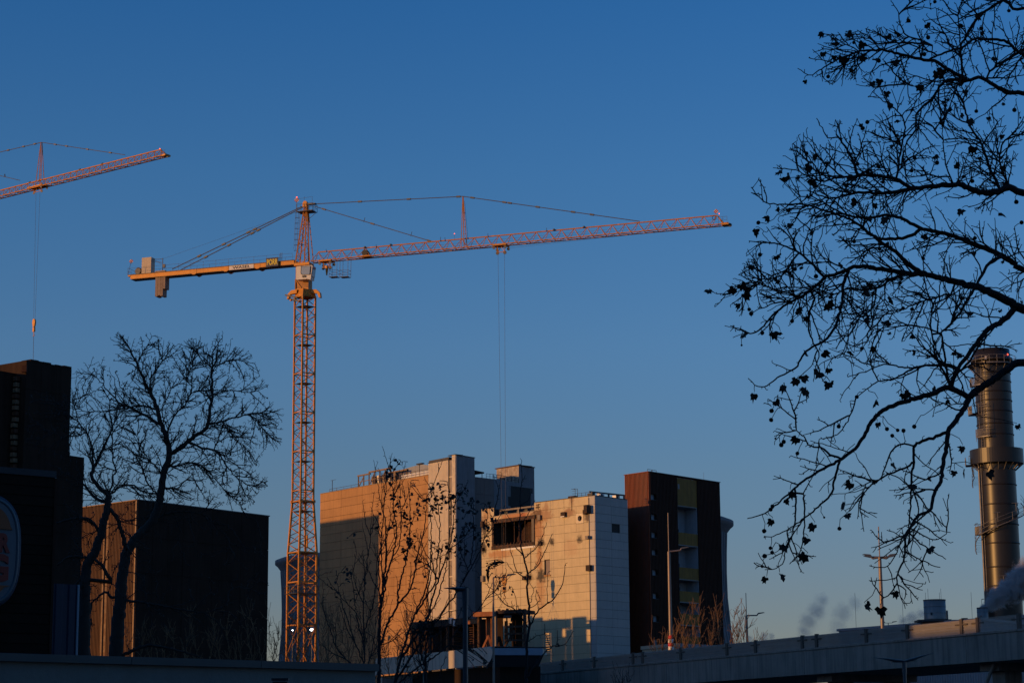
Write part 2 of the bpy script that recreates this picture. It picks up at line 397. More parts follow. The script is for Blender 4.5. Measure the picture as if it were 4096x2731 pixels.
# window in the lit face
WL.block('window_frame', winL, winR, winT-.06, winT, -.02, .13, M_burnt, bw); WL.block('window_frame', winL, winL+.16, winB, winT-.06, -.1, .12, M_void, bw)
WL.block('window_pane', winL+.16, winR, winB, winT-.06, -.05, .02, mat('boarded_pane', (.22, .17, .15), .6, var=.2), bw)
WL.block('window_sill', winL-.05, winR+.12, winB-.2, winB, .05, .2, M_grey, bw)
WR.block('window_pane', rwL, rwR, rwB, rwT, -.2, -.12, M_glass, bw)
for (a, b, c, d) in ((rwL, rwL+.06, rwB, rwT), (rwR-.06, rwR, rwB, rwT), (rwL+.06, rwR-.06, rwT-.06, rwT), (rwL+.06, rwR-.06, rwB, rwB+.06)):
    WR.block('window_frame', a, b, c, d, -.12, .05, M_dksteel, bw)
# wall boxes, lamps, pipes
def wbox(nm, x0, y0, x1, y1, o, m, deps=.3, wl=WL):
    u0, zt = wl.hit(x0, y0, .1); u1, zb = wl.hit(x1, y1, .1); return wl.block(nm, u0, u1, zb, zt, .105, .1+deps, m, bw)
wbox('broken_floodlight', 2350, 2021, 2363, 2052, 0, M_burnt, .75); wbox('broken_floodlight_arm', 2341, 2040, 2349, 2056, 0, M_burnt, .5)
wbox('junction_box', 2249, 2049, 2266, 2065, 0, M_burnt, .35); wbox('junction_box_sill', 2250, 2065, 2265, 2067, 0, M_white, .4)
wbox('junction_box', 2157, 2060, 2167, 2079, 0, M_frm, .35); wbox('junction_box', 2159, 2166, 2169, 2181, 0, M_burnt, .3)
wbox('junction_box', 2351, 2143, 2362, 2155, 0, M_frm, .5); wbox('junction_box', 2352, 2260, 2368, 2282, 0, M_burnt, .45)
wbox('junction_box', 2094, 2303, 2104, 2318, 0, M_burnt, .3); wbox('junction_box', 2113, 2302, 2123, 2316, 0, M_burnt, .35)
wbox('junction_box', 1929, 2085, 1937, 2108, 0, M_burnt, .35); wbox('junction_box', 1930, 2190, 1937, 2202, 0, M_burnt, .35); wbox('junction_box', 1930, 2303, 1940, 2325, 0, M_frm, .35)
p = WL.P(2122, 2190, .15); bar('downpipe', p, p-Z3*3.5, .03, M_burnt, bw); p = WL.P(2354, 1990, .15); bar('downpipe', p, p-Z3*20, .035, M_frm, bw)
p = WL.P(2286, 1986, .15); bar('downpipe', p, p-Z3*1.8, .03, M_burnt, bw)
# embossed grid mark in the top panel
for (x0, y0, x1, y1) in ((2148, 2016, 2149.5, 2035), (2154, 2014, 2155.5, 2036), (2144, 2017, 2160, 2018), (2144, 2027, 2160, 2028.5)): wbox('bracket_bar', x0, y0, x1, y1, 0, M_burnt, .06)
# roof rail and hatch ladder
a, b = WR.pt(.1, ZT, -.3), WR.pt(WR.L-.1, ZT, -.3)
bar('roof_beam', WL.pt(WL.L-.2, ZT+.62, -.3), b+Z3*.62, .09, M_dksteel, bw, box=True)
for u in (.0, WR.L*.5, WR.L-.15): WR.block('roof_beam_post', u-.1, u+.12, ZT+.08, ZT+.56, -.45, -.3, M_dksteel, bw)
for px in (2416, 2478):
    u = WR.hit(px, 1985)[0]; ac = WR.block('air_conditioner', u, u+.8, ZT+.09, ZT+.55, -1.2, -.6, M_white, bw)
    link('fan_grille', unit_cyl(M_dksteel, 14), frame(WR.d*.17, Z3*.17, WR.n*.04, WR.pt(u+.28, ZT+.32, -.585)), ac)
u0, u1 = WL.hit(2301, 1975)[0], WL.hit(2367, 1968)[0]
rail([WL.pt(u0, ZT+.05, -.4), WL.pt(u1, ZT+.05, -.4)], .55, M_dksteel, bw, .022, .75)
WL.block('roof_box', WL.hit(2342, 1970)[0], WL.hit(2361, 1970)[0], ZT+.09, ZT+.45, -.9, -.35, M_dksteel, bw)
mb = MB(); 
for px in (2290, 2300):
    u = WL.hit(px, 1975)[0]; a = WL.pt(u, ZT, -.5); mb.bar(a, a+Z3*1.2, .028); mb.bar(a+Z3*1.2, a+Z3*1.28-WL.d*.65, .028)
for k in range(3):
    a = WL.pt(WL.hit(2290, 1975)[0], ZT+.3+.35*k, -.5); mb.bar(a-WL.d*.5, a+WL.d*.35, .02)
mb.build('roof_hatch_ladder', M_dksteel, bw)
WL.block('roof_kerb', WL.hit(2274, 1980)[0], WL.hit(2300, 1980)[0], ZT+.09, ZT+.3, -.5, .1, M_burnt, bw)

# ------------------------------------------------------------------ tan concrete building with grey shade
Cg = PY(1715, 1898, 298); ZG = Cg.z; Lg = PZ(1283, 1975, ZG)
gb = thing('panel_building', 'large tan concrete panel building half in shadow behind the bare poplars', 'building', (-14, 300, 0))
GL = Wall(Lg, Cg)
usG = [0]+[GL.hit(x, 2000)[0] for x in (1367, 1452, 1537, 1627)]+[GL.L]
hg = (GL.hit(1283, 1975)[1]-GL.hit(1283.5, 2108)[1])/4
zg = [z for z in [ZG-hg*k for k in range(34)][::-1] if z > 3]
panels(GL, usG, zg, M_grey, gb, gap=.04)
core('building_core', [Lg-GL.n*.02, Cg-GL.n*.02, Cg+Vector((14, 15, 0))-GL.n*.5, Lg+Vector((14, 15, 0))], 0, ZG-.1, M_joint, gb)
GL.block('parapet_cap', 0, GL.L, ZG, ZG+.06, -.3, .18, M_conc, gb)
rail([GL.pt(GL.hit(1305, 1960)[0], ZG, -.6), GL.pt(GL.hit(1420, 1950)[0], ZG, -.6)], .62, M_rail, gb, .03, 1.7)
for px in (1330, 1322):
    pass
a = GL.pt(GL.hit(1318, 1960)[0], ZG, -.5); mb = MB(); mb.bar(a, a+Z3*1.9, .05); mb.bar(a+Z3*1.85-GL.d*.4, a+Z3*1.9+GL.d*.9, .025); mb.build('roof_antenna', M_dksteel, gb)
# steel frame of stripped plant room on the roof
px0, px1 = GL.hit(1416, 1950)[0], GL.hit(1545, 1930)[0]
M_frl = mat('sunlit_rust_steel', (.26, .17, .10), .6, .3, var=.3, scale=3)
top = GL.hit(1416, 1901)[1]; top2 = GL.hit(1460, 1886)[1]
for i in range(7):
    u = px0+(px1-px0)*i/6; zt = top if i < 2 else top2
    for dpt in (-.8, -3.6): a = GL.pt(u, ZG, dpt); bar('roof_frame_post', a, Vector((a.x, a.y, zt)), .09, M_frl, gb, box=True)
    if i: 
        a = GL.pt(px0+(px1-px0)*(i-1)/6, ZG+.1, -.8); b = GL.pt(u, zt-.2, -.8)
        if i in (1, 3, 5): bar('roof_frame_brace', a, b, .05, M_frl, gb, box=True)
for dpt in (-.8, -3.6):
    bar('roof_frame_beam', GL.pt(px0-.2, top, dpt), GL.pt(px0+(px1-px0)/3+.3, top, dpt), .10, M_frl, gb, box=True)
    bar('roof_frame_beam', GL.pt(px0+(px1-px0)/3, top2, dpt), GL.pt(px1+.2, top2, dpt), .11, M_frl, gb, box=True)
    bar('roof_frame_beam', GL.pt(px0, (ZG+top)/2, dpt), GL.pt(px1, (ZG+top2)/2, dpt), .05, M_frl, gb, box=True)
for i in range(5):
    u = px0+(px1-px0)*(.25+i*.17); GL.block('roof_tank', u, u+.45, ZG+.1, top2-.5, -2.4, -1.7, M_corr if i % 2 else M_frl, gb)
px2, px3 = GL.hit(1545, 1930)[0], GL.hit(1700, 1905)[0]
mb = MB(); t0, t1 = GL.hit(1478, 1880)[1], GL.hit(1660, 1884)[1]
mb.prism([GL.pt(px0+4, top2+.05, -3.8), GL.pt(px2+3.2, top2+.45, -3.8), GL.pt(px3, top2-.6, -3.8), GL.pt(px3, ZG, -3.8), GL.pt(px0+4, ZG, -3.8)], -GL.n*5)
mb.build('plant_room', M_corrb, gb)
GL.block('roof_upstand', GL.hit(1591, 1920)[0], GL.L, ZG+.07, ZG+.75, -.9, -.6, M_white, gb)
rail([GL.pt(GL.hit(1560, 1920)[0], ZG, -.4), GL.pt(GL.L, ZG, -.4)], .95, M_frl, gb, .03, .9)
a = GL.pt(GL.hit(1664, 1900)[0], ZG, -.6); mb = MB(); mb.bar(a, a+Z3*1.9, .05); mb.box(a+Z3*1.9+GL.d*.2, 1.3, .5, .16, GL.ax()); mb.build('roof_floodlight', M_dksteel, gb)

# right return of the same building
Cr = PY(1897, 1906, 298.5); Rr = PZ(1974, 1915, Cr.z); GR = Wall(Cr, Rr)
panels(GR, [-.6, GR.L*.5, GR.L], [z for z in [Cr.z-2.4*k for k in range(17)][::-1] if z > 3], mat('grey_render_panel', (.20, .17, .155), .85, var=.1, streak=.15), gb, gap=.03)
core('rear_core', [Cr-GR.n*.02-GR.d*.6, Rr-GR.n*.02, Rr-GR.n*7, Cr-GR.n*7-GR.d*.6], 0, Cr.z-.1, M_joint, gb)
mb = MB(); mb.prism([GR.pt(.0, Cr.z+1.25, -1.2), GR.pt(GR.L*.82, Cr.z+1.05, -1.2), GR.pt(GR.L*.82, Cr.z+.85, -1.2), GR.pt(0, Cr.z+.9, -1.2)], -GR.n*3); mb.build('roof_canopy', M_blk, gb)
for u in (.2, GR.L*.4, GR.L*.78): bar('canopy_post', GR.pt(u, Cr.z-.1, -1.5), GR.pt(u, Cr.z+.95, -1.5), .06, M_dksteel, gb)
GR.block('canopy_box', .1, GR.L*.7, Cr.z, Cr.z+.85, -3.6, -3, M_blk, gb)
rail([GR.pt(GR.L*.75, Cr.z, -.5), GR.pt(GR.L+1.2, Cr.z, -.5)], .75, M_pale, gb, .03, .8)

# ------------------------------------------------------------------ corrugated stair tower
Ct = PY(1822, 1818, 293); ZS = Ct.z; Lt = PZ(1714, 1839, ZS); Rt_ = PZ(1897, 1831, ZS)
st = thing('stair_tower', 'tall pale corrugated stair tower with a glazed pipe shaft on its corner', 'tower', (-8, 288, 0))
TL = Wall(Lt, Ct); TR = Wall(Ct, Rt_)
s0, s1 = TL.hit(1794, 1900)[0], TL.hit(1808, 1900)[0]
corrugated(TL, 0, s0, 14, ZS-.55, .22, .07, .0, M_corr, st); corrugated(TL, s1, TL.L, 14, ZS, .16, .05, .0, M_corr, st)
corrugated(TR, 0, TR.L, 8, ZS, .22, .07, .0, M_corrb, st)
core('tower_core', [Lt-TL.n*.05, TL.pt(s0, 0, -.05), TL.pt(s0, 0, -.9), TL.pt(s1, 0, -.9), TL.pt(s1, 0, -.05), Ct-TL.n*.05, Rt_-TR.n*.05, Rt_+(Lt-Ct)], 0, ZS-.12, M_core, st)
TL.block('roof_edge', -.1, s0, ZS-.5, ZS-.42, -.5, .12, M_dksteel, st); TL.block('roof_edge', s0, TL.L+.1, ZS, ZS+.08, -1.2, .12, M_dksteel, st); TR.block('roof_edge', 0, TR.L+.1, ZS, ZS+.08, -.6, .12, M_dksteel, st)
k = 0; z = 15.
while z < ZS-1.5:
    TL.block('shaft_floor', s0+.02, s1-.02, z, z+.12, -.85, -.1, M_corr, st)
    a = TL.pt((s0+s1)/2, z+.15, -.5); bar('shaft_duct', a, a+Z3*1.9, .16, M_steel, st, n=10); z += 2.3
TL.block('shaft_glass', s0+.01, s1-.01, 15, ZS-.6, -.16, -.14, mat('dusty_glass', (.30, .24, .18), .25, .0, var=.2), st)

# ------------------------------------------------------------------ penthouse block between the two
Cp = PY(2077, 1858, 312); ZP = Cp.z; Rp = PZ(2136, 1868, ZP); Lp = PZ(1988, 1872, ZP)
pb = thing('corrugated_block', 'blue grey corrugated block with sunlit rooftop penthouse and a black doorway', 'building', (0, 299, 0))
KR = Wall(Cp, Rp); KL = Wall(Lp, Cp)
uA = KR.hit(1974, 1920)[0]; zl = KR.hit(2077, 1931)[1]
dL, dR = KR.hit(2031, 2000)[0], KR.hit(2061, 2000)[0]; dT, dB = KR.hit(2046, 1987)[1], KR.hit(2046, 2024)[1]
wL, wR = KR.hit(2120, 1960)[0], KR.hit(2129, 1960)[0]; wT, wB = KR.hit(2124, 1952)[1], KR.hit(2124, 1973)[1]
corrugated(KR, uA, 0, 6, zl, .2, .06, 0, M_corrb, pb, holes=[(dL, dR, dB, dT)]); corrugated(KR, 0, KR.L, 6, ZP, .2, .06, 0, M_corrb, pb, holes=[(wL, wR, wB, wT)])
KR.block('door_opening', dL, dR, dB, dT, -.4, -.3, M_void, pb); KR.block('window_pane', wL, wR, wB, wT, -.25, -.15, M_glass, pb)
panels(KL, [0, KL.L*.5, KL.L], [zl-1, zl+(ZP-zl)*.42, ZP-.15], mat('weathered_white_sheet', (.42, .34, .27), .7, var=.25, scale=1.5, streak=.3, tint2=((.22, .13, .08), 1.2, .5, .7)), pb, 'penthouse_panel')
core('block_core', [KR.pt(uA, 0, -.5), KR.pt(0, 0, -.5), KR.pt(KR.L, 0, -.05), KR.pt(KR.L, 0, -7), KR.pt(uA, 0, -7)], 0, zl-.05, M_core, pb)
core('penthouse_core', [Lp-KL.n*.03, Cp-KL.n*.03-KR.n*.05, Rp-KR.n*.05, Rp+(Lp-Cp)], zl-2, ZP-.1, M_core, pb)
KL.block('penthouse_roof', -.25, KL.L+.1, ZP-.12, ZP, -2.5, .22, M_rust, pb); KR.block('penthouse_roof', 0, KR.L+.1, ZP-.1, ZP+.02, -1, .15, M_dksteel, pb)
rail([KR.pt(uA, zl, -.1), KR.pt(-.1, zl, -.1)], .7, M_dksteel, pb, .035, .9)
rail([KL.pt(.2, zl, .7), KL.pt(KL.L-.2, zl, .7)], .8, M_dksteel, pb, .04, .7)

# ------------------------------------------------------------------ dark red office block
Cd = PY(2595, 1886, 277); ZR = Cd.z; Ld = PZ(2498, 1900, ZR); Rd = PZ(2877.5, 1929.5, ZR)
rb = thing('brown_block', 'tall dark brown block with mustard balcony panels stacked up its side', 'building', (22, 288, 0))
RL = Wall(Ld, Cd); RR = Wall(Cd, Rd)
corrugated(RL, 0, RL.L, 4, ZR, .24, .09, 0, M_red, rb)
bL, bR = RR.hit(2712, 2100)[0], RR.hit(2790, 2100)[0]
holes = [(bL, bR, 0, RR.hit(2712, 1911)[1])]; wins = []
for (y0, y1) in ((1974, 2000), (2054, 2080), (2126, 2151), (2196, 2220), (2276, 2301), (2370, 2394), (2460, 2486), (2553, 2578)):
    u0, zt = RR.hit(2604, y0); u1, zb = RR.hit(2625, y1); wins.append((RR.hit(2604, 2100)[0], RR.hit(2625, 2100)[0], zb, zt))
corrugated(RR, 0, RR.L, 3, ZR, .3, .08, 0, M_blk, rb, holes=holes+wins)
for (a, b, c, d) in wins:
    f = RR.block('window_pane', a+.18, b-.02, c, d, -.35, -.3, M_pale, rb)
    RR.block('window_frame', a, b, c-.05, c, -.3, .12, M_dksteel, rb); RR.block('window_reveal', a, a+.16, c, d, -.35, -.05, M_white, rb)
core('block_core', [Cd-RR.n*.4-RL.n*.02, RR.pt(bL, 0, -.4), RR.pt(bL, 0, -2.2), RR.pt(bR, 0, -2.2), RR.pt(bR, 0, -.4), Rd-RR.n*.4, Rd+(Ld-Cd), Ld-RL.n*.02], 0, ZR-.12, M_core, rb)
RR.block('recess_back', bL, bR, 0, ZR-1, -2.15, -2.1, M_pale, rb)
RR.block('recess_side', bL, bL+.03, 0, ZR-1, -2.1, -.02, M_pale, rb); RR.block('recess_side', bR-.03, bR, 0, ZR-1, -2.1, -.02, M_pale, rb)
for i, (y0, y1) in enumerate(((1911, 2019), (2127, 2175), (2266, 2312), (2361, 2403), (2451, 2495), (2541, 2585))):
    zt, zb = RR.hit(2712, y0)[1], RR.hit(2712, y1)[1]
    n_ = 3
    for k in range(n_): RR.block('balcony_panel', bL+.03+(bR-bL-.06)*k/n_+.01, bL+.03+(bR-bL-.06)*(k+1)/n_-.01, zb, zt, -.05, .02, M_yel, rb)
    RR.block('balcony_slab', bL+.03, bR-.03, zb-.14, zb, -2.08, .0, M_conc, rb)
    if i: RR.block('balcony_door', bL+(bR-bL)*.42, bL+(bR-bL)*.66, zt-.6, zt+.75, -2.09, -2.03, M_glass, rb)
RR.block('vent_grille', bL+.08, bL+.42, RR.hit(2715, 1955)[1], RR.hit(2715, 1936)[1], .02, .08, M_corrb, rb)
RL.block('roof_edge', -.05, RL.L+.05, ZR, ZR+.07, -.5, .14, M_red, rb); RR.block('roof_edge', .05, RR.L+.1, ZR, ZR+.08, -.5, .14, M_dksteel, rb)
mb = MB(); 
for u in (.5, 1.5): a = RR.pt(u, ZR, -.6); mb.bar(a, a+Z3*.45, .03); mb.bar(a+Z3*.45, a+Z3*.45+RR.d*.9, .03); mb.bar(a+RR.d*.9, a+Z3*.45+RR.d*.9, .03)
mb.build('roof_hatch_rail', M_dksteel, rb)
a = RR.pt(RR.L*.86, ZR, -1); bar('lightning_rod', a, a+Z3*1.3, .015, M_dksteel, rb)

# ------------------------------------------------------------------ rusty hall behind the left trees
Cl = PY(550, 2000, 200); ZL = Cl.z; Ll = PZ(275, 2038, ZL); Rl = PZ(1073, 2065, ZL)
lb = thing('rusty_hall', 'big windowless hall with a rusty sunlit gable behind the bare trees', 'building', (-33, 212, 0))
HL = Wall(Ll, Cl); HR = Wall(Cl, Rl)
q0, q1 = HL.hit(411, 2200)[0], HL.hit(432, 2200)[0]
corrugated(HL, 0, q0, 4, ZL, .22, .06, 0, M_rust, lb); corrugated(HL, q1, HL.L-.15, 4, ZL, .22, .06, 0, M_rust, lb)
HL.block('downpipe_channel', q0, q1, 4, ZL-.1, -.1, .02, mat('pale_patchy_steel', (.24, .14, .08), .6, var=.4, scale=2, streak=.4, tint2=((.14, .06, .03), 1.5, .45, .6)), lb)
bar('downpipe', HL.pt((q0+q1)/2, 4, .12), HL.pt((q0+q1)/2, ZL-.3, .12), .07, M_frl, lb)
HL.block('corner_trim', HL.L-.15, HL.L+.02, 4, ZL, 0, .1, M_frl, lb)
usH = rng(0, HR.L, 9); panels(HR, usH, [4]+rng(9, ZL, 5), M_dkwall, lb, gap=.03, name='wall_panel')
core('hall_core', [Ll-HL.n*.04, Cl-HL.n*.04-HR.n*.04, Rl-HR.n*.04, Rl+(Ll-Cl)], 0, ZL-.1, M_core, lb)
HR.block('roof_edge', 0, HR.L+.1, ZL, ZL+.1, -.5, .15, M_dksteel, lb); HL.block('roof_edge', 0, HL.L+.1, ZL, ZL+.08, -.5, .14, M_frl, lb)
HL.block('pipe_rack', 0, HL.L, 9.5, 9.8, .1, .6, M_frl, lb)

# ------------------------------------------------------------------ dark tower at the far left
Ce = PY(104, 1433, 150); ZE = Ce.z; Re = PZ(285, 1467, ZE)
eb = thing('dark_tower', 'dark ruined brick tower with ragged top at the left edge', 'tower', (-36, 155, 0))
ER = Wall(Ce, Re); dn = Vector((-ER.d.y, ER.d.x, 0))
core('tower_wall', [Ce, Re, Re+dn*5, Ce+dn*5], 0, ZE-.15, M_dkwall, eb)
for k in range(11):
    u = ER.L*k/11; ER.block('coping_stone', u+.02, u+ER.L/11-.02, ZE-.2, ZE+random.uniform(-.12, .02), -.5, .06, M_dkwall, eb)
panels(ER, rng(0, ER.L, 3), rng(2, ZE-.2, 14), M_dkwall, eb, gap=.02, th=.06)
z2 = ER.hit(315, 1826)[1]; Rs = ER.pt(ER.hit(337, 1830)[0], 0)
core('lower_wing', [Re, Rs, Rs+dn*4, Re+dn*4], 0, z2, M_dkwall, eb)
zl2 = PY(60, 1508, 152).z
core('left_wing', [Ce+dn*1.0, Ce+dn*5, Ce+dn*5-ER.d*9, Ce+dn*1.0-ER.d*9], 0, zl2, M_dkwall, eb)
LW = Wall(Ce+dn*.9-ER.d*9, Ce+dn*.9)
box('side_bracket', PY(98, 1475, 149.8), .35, .3, .5, M_blk, eb)
for k in range(16):  # added rust pieces standing in for a thin glimpse of sunlit wall
    z = zl2-.6-k*.42; LW.block('lit_wall_sliver', LW.L-.36-.1*random.random(), LW.L-.04, z, z+.30, .95-.9, 1.25-.9+.1*random.random(), M_frl if k % 3 else M_rust, eb)
# ------------------------------------------------------------------ tower cranes
M_or = mat('orange_crane_paint', (.58, .23, .025), .5, .1, var=.22, scale=2.5, streak=.15, tint2=((.30, .10, .03), 5, .62, .8))
M_yo = mat('yellow_crane_paint', (.62, .25, .018), .45, .1, var=.15, scale=1.5, streak=.15, tint2=((.33, .12, .03), 4, .63, .8))
M_rod = mat('grey_tie_rod', (.10, .10, .105), .5, .4, var=.2)
M_cab = mat('cab_white', (.66, .62, .56), .4, .0, var=.05, streak=.1)
M_cabg = mat('cab_glass', (.30, .36, .42), .12, .0, var=.03, spec=1.0)
M_blu = mat('navy_sign', (.012, .02, .07), .5); M_ylw = mat('yellow_lettering', (.75, .58, .02), .5, var=.0); M_blkp = mat('black_lettering', (.02, .02, .02), .6)
M_bal = mat('ballast_concrete', (.30, .22, .17), .9, var=.2, scale=2, streak=.25, bump=.4)
M_rw1 = mat('red_marker_square', (.65, .03, .02), .5); M_rw2 = mat('white_marker_square', (.8, .75, .7), .5)
M_redl = mat('red_obstruction_lamp', (.8, .05, .02), .4, emit=((1, .12, .06), 2.5))

def text_mesh(name, s, origin, dx, dz, height, m, parent, stretch=1.0, th=.015, bold=0.0, align='CENTER'):
    cu = bpy.data.curves.new(name, 'FONT'); cu.body = s; cu.align_x = align; cu.align_y = 'CENTER'; cu.extrude = .02; cu.offset = bold; cu.resolution_u = 4
    t = bpy.data.objects.new('tmp_text', cu); C.objects.link(t)
    dg = bpy.context.evaluated_depsgraph_get(); me = bpy.data.meshes.new_from_object(t.evaluated_get(dg)); bpy.data.objects.remove(t)
    zz = [v.co.y for v in me.vertices]; h = max(zz)-min(zz); c = (max(zz)+min(zz))/2
    k = height/h; dn = dx.cross(dz)
    for v in me.vertices: v.co = Vector(origin)+dx*(v.co.x*k*stretch)+dz*((v.co.y-c)*k)+dn*(v.co.z*th/.02)
    me.materials.clear(); me.materials.append(m); me.name = name
    return link(name, me, None, parent)

def marker(P, r, parent, name='warning_marker'):
    """red and white chequered marker board on a stalk: a rounded octagonal disc of squares"""
    root = bar(name, P-Z3*r*1.5, P-Z3*r, r*.12, M_rail, parent)
    for i in range(4):
        for j in range(4):
            if (i, j) in ((0, 0), (0, 3), (3, 0), (3, 3)): continue
            c = P+Vector(((i-1.5)*r*.5, -.0, (j-1.5)*r*.5))
            link('marker_square', unit_box(M_rw1 if (i+j) % 2 else M_rw2), frame(Vector((r*.5, 0, 0)), Vector((0, .06, 0)), Vector((0, 0, r*.5)), c), root)
    return root

def lattice_jib(root, WJ, off, u0, u1, zb, h, bays, m, half=.6, rc=.075, rd=.042, skip=()):
    """triangular jib: one top chord, two bottom chords, zigzag diagonals, bottom lattice"""
    T = lambda u: WJ.pt(u, zb+h, off); Bn = lambda u: WJ.pt(u, zb, off+half); Bf = lambda u: WJ.pt(u, zb, off-half)
    du = (u1-u0)/bays
    sec = 5
    for i in range(0, bays, sec):
        a, b = u0+i*du, u0+min(bays, i+sec)*du
        bar('bottom_chord', Bn(a), Bn(b), rc, m, root, n=6); bar('bottom_chord', Bf(a), Bf(b), rc, m, root, n=6)
        bar('top_chord', T(max(a, u0+du*.5)), T(min(b+.0, u1-du*.5)), rc*1.15, m, root, n=6)
        if i: link('chord_joint', unit_box(m), frame(WJ.d*.34, WJ.n*.12, Z3*.16, T(a)), root)
    for i in range(bays):
        a, c, b = u0+i*du, u0+(i+.5)*du, u0+(i+1)*du
        for B in (Bn, Bf):
            bar('jib_diagonal', B(a), T(c), rd, m, root, n=5); bar('jib_diagonal', T(c), B(b), rd, m, root, n=5)
        if i % 2: bar('bottom_lattice', Bn(a), Bf(b), rd, m, root, n=5)
        else: bar('bottom_lattice', Bf(a), Bn(b), rd, m, root, n=5)
        bar('bottom_cross_member', Bn(a), Bf(a), rd, m, root, n=5)
    for k in (.45, .75):
        bar('jib_safety_line', WJ.pt(u0, zb+h*k*.8, off), WJ.pt(u1, zb+h*k*.8, off), .010, M_rod, root, n=4)

def tie(root, WJ, off, a, b, r, joints, name='tie_bar'):
    P, Q = WJ.P(*a, off), WJ.P(*b, off); t = bar(name, P, Q, r, M_rod, root, n=6)
    for f in joints:
        c = P.lerp(Q, f); d = (Q-P).normalized(); bar('tie_joint', c-d*.28, c+d*.28, r*1.9, M_rod, t, box=True)
    return t
def trolley(root, WJ, off, px0, px1, py, drop, name='trolley'):
    """wheeled carriage under the jib"""
    P0, P1 = WJ.P(px0, py, off), WJ.P(px1, py, off); L = (P1-P0).length; c = (P0+P1)/2
    t = link(name, unit_box(M_yo), frame(WJ.d*L, WJ.n*1.5, Z3*.16, c), root)
    for s in (-.5, .5):
        for o in (-.65, .65):
            e = c+WJ.d*s*L*.85+WJ.n*o; bar('trolley_side_plate', e+Z3*.25, e-Z3*.25, .10, M_yo, t, box=True, w2=.04)
            link('trolley_wheel', unit_cyl(M_rod, 12), frame(WJ.d*.20, Z3*.20, WJ.n*.08, e-Z3*.35), t)
        e = c+WJ.d*s*L*.55; bar('pulley_arm', e, e-Z3*drop, .09, M_yo, t, box=True, w2=.05)
        link('pulley', unit_cyl(M_rod, 14), frame(WJ.d*.24, Z3*.24, WJ.n*.07, e-Z3*drop), t)
        bar('trolley_brace', e-Z3*drop, c-Z3*.08, .04, M_yo, t)
    bar('trolley_brace', c-WJ.d*L*.27-Z3*drop*.9, c+WJ.d*L*.27-Z3*drop*.9, .05, M_yo, t)
    return t

# ---- main crane ----
MP = PY(1244, 1049, 281); ZJ = MP.z; TIP = PZ(2911, 898, ZJ)
jd = (TIP-MP); jd.z = 0; jd.normalize()
WJ = Wall(MP-jd*40, MP+jd*60); U0 = 40.; NN = WJ.n
mast_u = WJ.hit(1222, 1049)[0]; MC = WJ.pt(mast_u, 0)
cr1 = thing('tower_crane', 'whole orange tower crane with long lattice jib and a WASEL panel on its counter jib', 'crane', (MC.x, MC.y, 0))
tip_u = WJ.hit(2895, 899)[0]
lattice_jib(cr1, WJ, 0, WJ.hit(1250, 1045)[0], tip_u, ZJ, 1.30, 33, M_or)
# jib head
tu = WJ.hit(2871, 851)[0]; hd = WJ.pt(tip_u+.3, ZJ, 0)
link('jib_head', unit_box(M_yo), frame(WJ.d*.9, NN*1.3, Z3*.28, hd), cr1); link('jib_head_pulley', unit_cyl(M_rod, 12), frame(WJ.d*.25, Z3*.25, NN*.1, hd+WJ.d*.5-Z3*.1), cr1)
bar('jib_head_strut', WJ.pt(tip_u-.8, ZJ+1.3, 0), WJ.pt(tip_u+.1, ZJ+.1, .5), .05, M_or, cr1); bar('jib_head_strut', WJ.pt(tip_u-.8, ZJ+1.3, 0), WJ.pt(tip_u+.1, ZJ+.1, -.5), .05, M_or, cr1)
rail([WJ.pt(tip_u-.5, ZJ, .7), WJ.pt(tip_u+.6, ZJ, .7)], .9, M_rail, cr1, .02, .6)
marker(WJ.pt(tip_u-.95, ZJ+1.85, 0), .27, cr1)
link('obstruction_light', unit_cyl(M_redl, 8), frame(Vector((.05, 0, 0)), Vector((0, .05, 0)), Z3*.12, WJ.pt(tip_u-.55, ZJ+1.5, 0)), cr1)
mb = MB(); N = 16; c = WJ.pt(tip_u-1.1, ZJ+.9, .45)
for k in range(N):
    a, b = 2*math.pi*k/N, 2*math.pi*(k+1)/N
    mb.bar(c+WJ.d*.25*math.cos(a)+Z3*.25*math.sin(a), c+WJ.d*.25*math.cos(b)+Z3*.25*math.sin(b), .04, 5)
mb.build('lifebuoy', M_blkp, cr1)
# jib tie post and tie bars
af = WJ.P(1852, 787, 0); fu = WJ.hit(1852, 787)[0]
fb = WJ.hit(1860, 950)[0]
for o in (-.35, .35):
    bar('tie_post', WJ.pt(fb+.08, ZJ+.1, o*1.6), Vector((af.x, af.y, af.z))+NN*o*.3, .07, M_or, cr1, box=True, w2=.05)
    bar('tie_post', WJ.pt(fb-.35, ZJ+.1, o*1.6), Vector((af.x, af.y, af.z))+NN*o*.3, .06, M_or, cr1, box=True, w2=.05)
for k in range(5):
    a = WJ.pt(fb-.1, ZJ+1.0+k*.95, .0); bar('tie_post_rung', a-WJ.d*.18, a+WJ.d*.18, .03, M_or, cr1)
bar('post_ladder', WJ.pt(fb+.42, ZJ+1.2, 0), af+WJ.d*.22-Z3*.6, .02, M_rod, cr1)
tie(cr1, WJ, 0, (1259, 816), (1852, 786), .055, (.31, .64, .97)); tie(cr1, WJ, 0, (1852, 786), (2560, 886), .055, (.055, .24, .27, .43, .63, .735))
t = tie(cr1, WJ, 0, (1259, 826), (1726, 966), .055, (.08, .50, .98))
for f in (.43, .83):
    P = WJ.P(1259, 826, 0).lerp(WJ.P(1726, 966, 0), f); bar('tie_bracket', P-Z3*.1-WJ.d*.08, P+Z3*.5+WJ.d*.1, .06, M_rod, cr1, box=True, w2=.03)
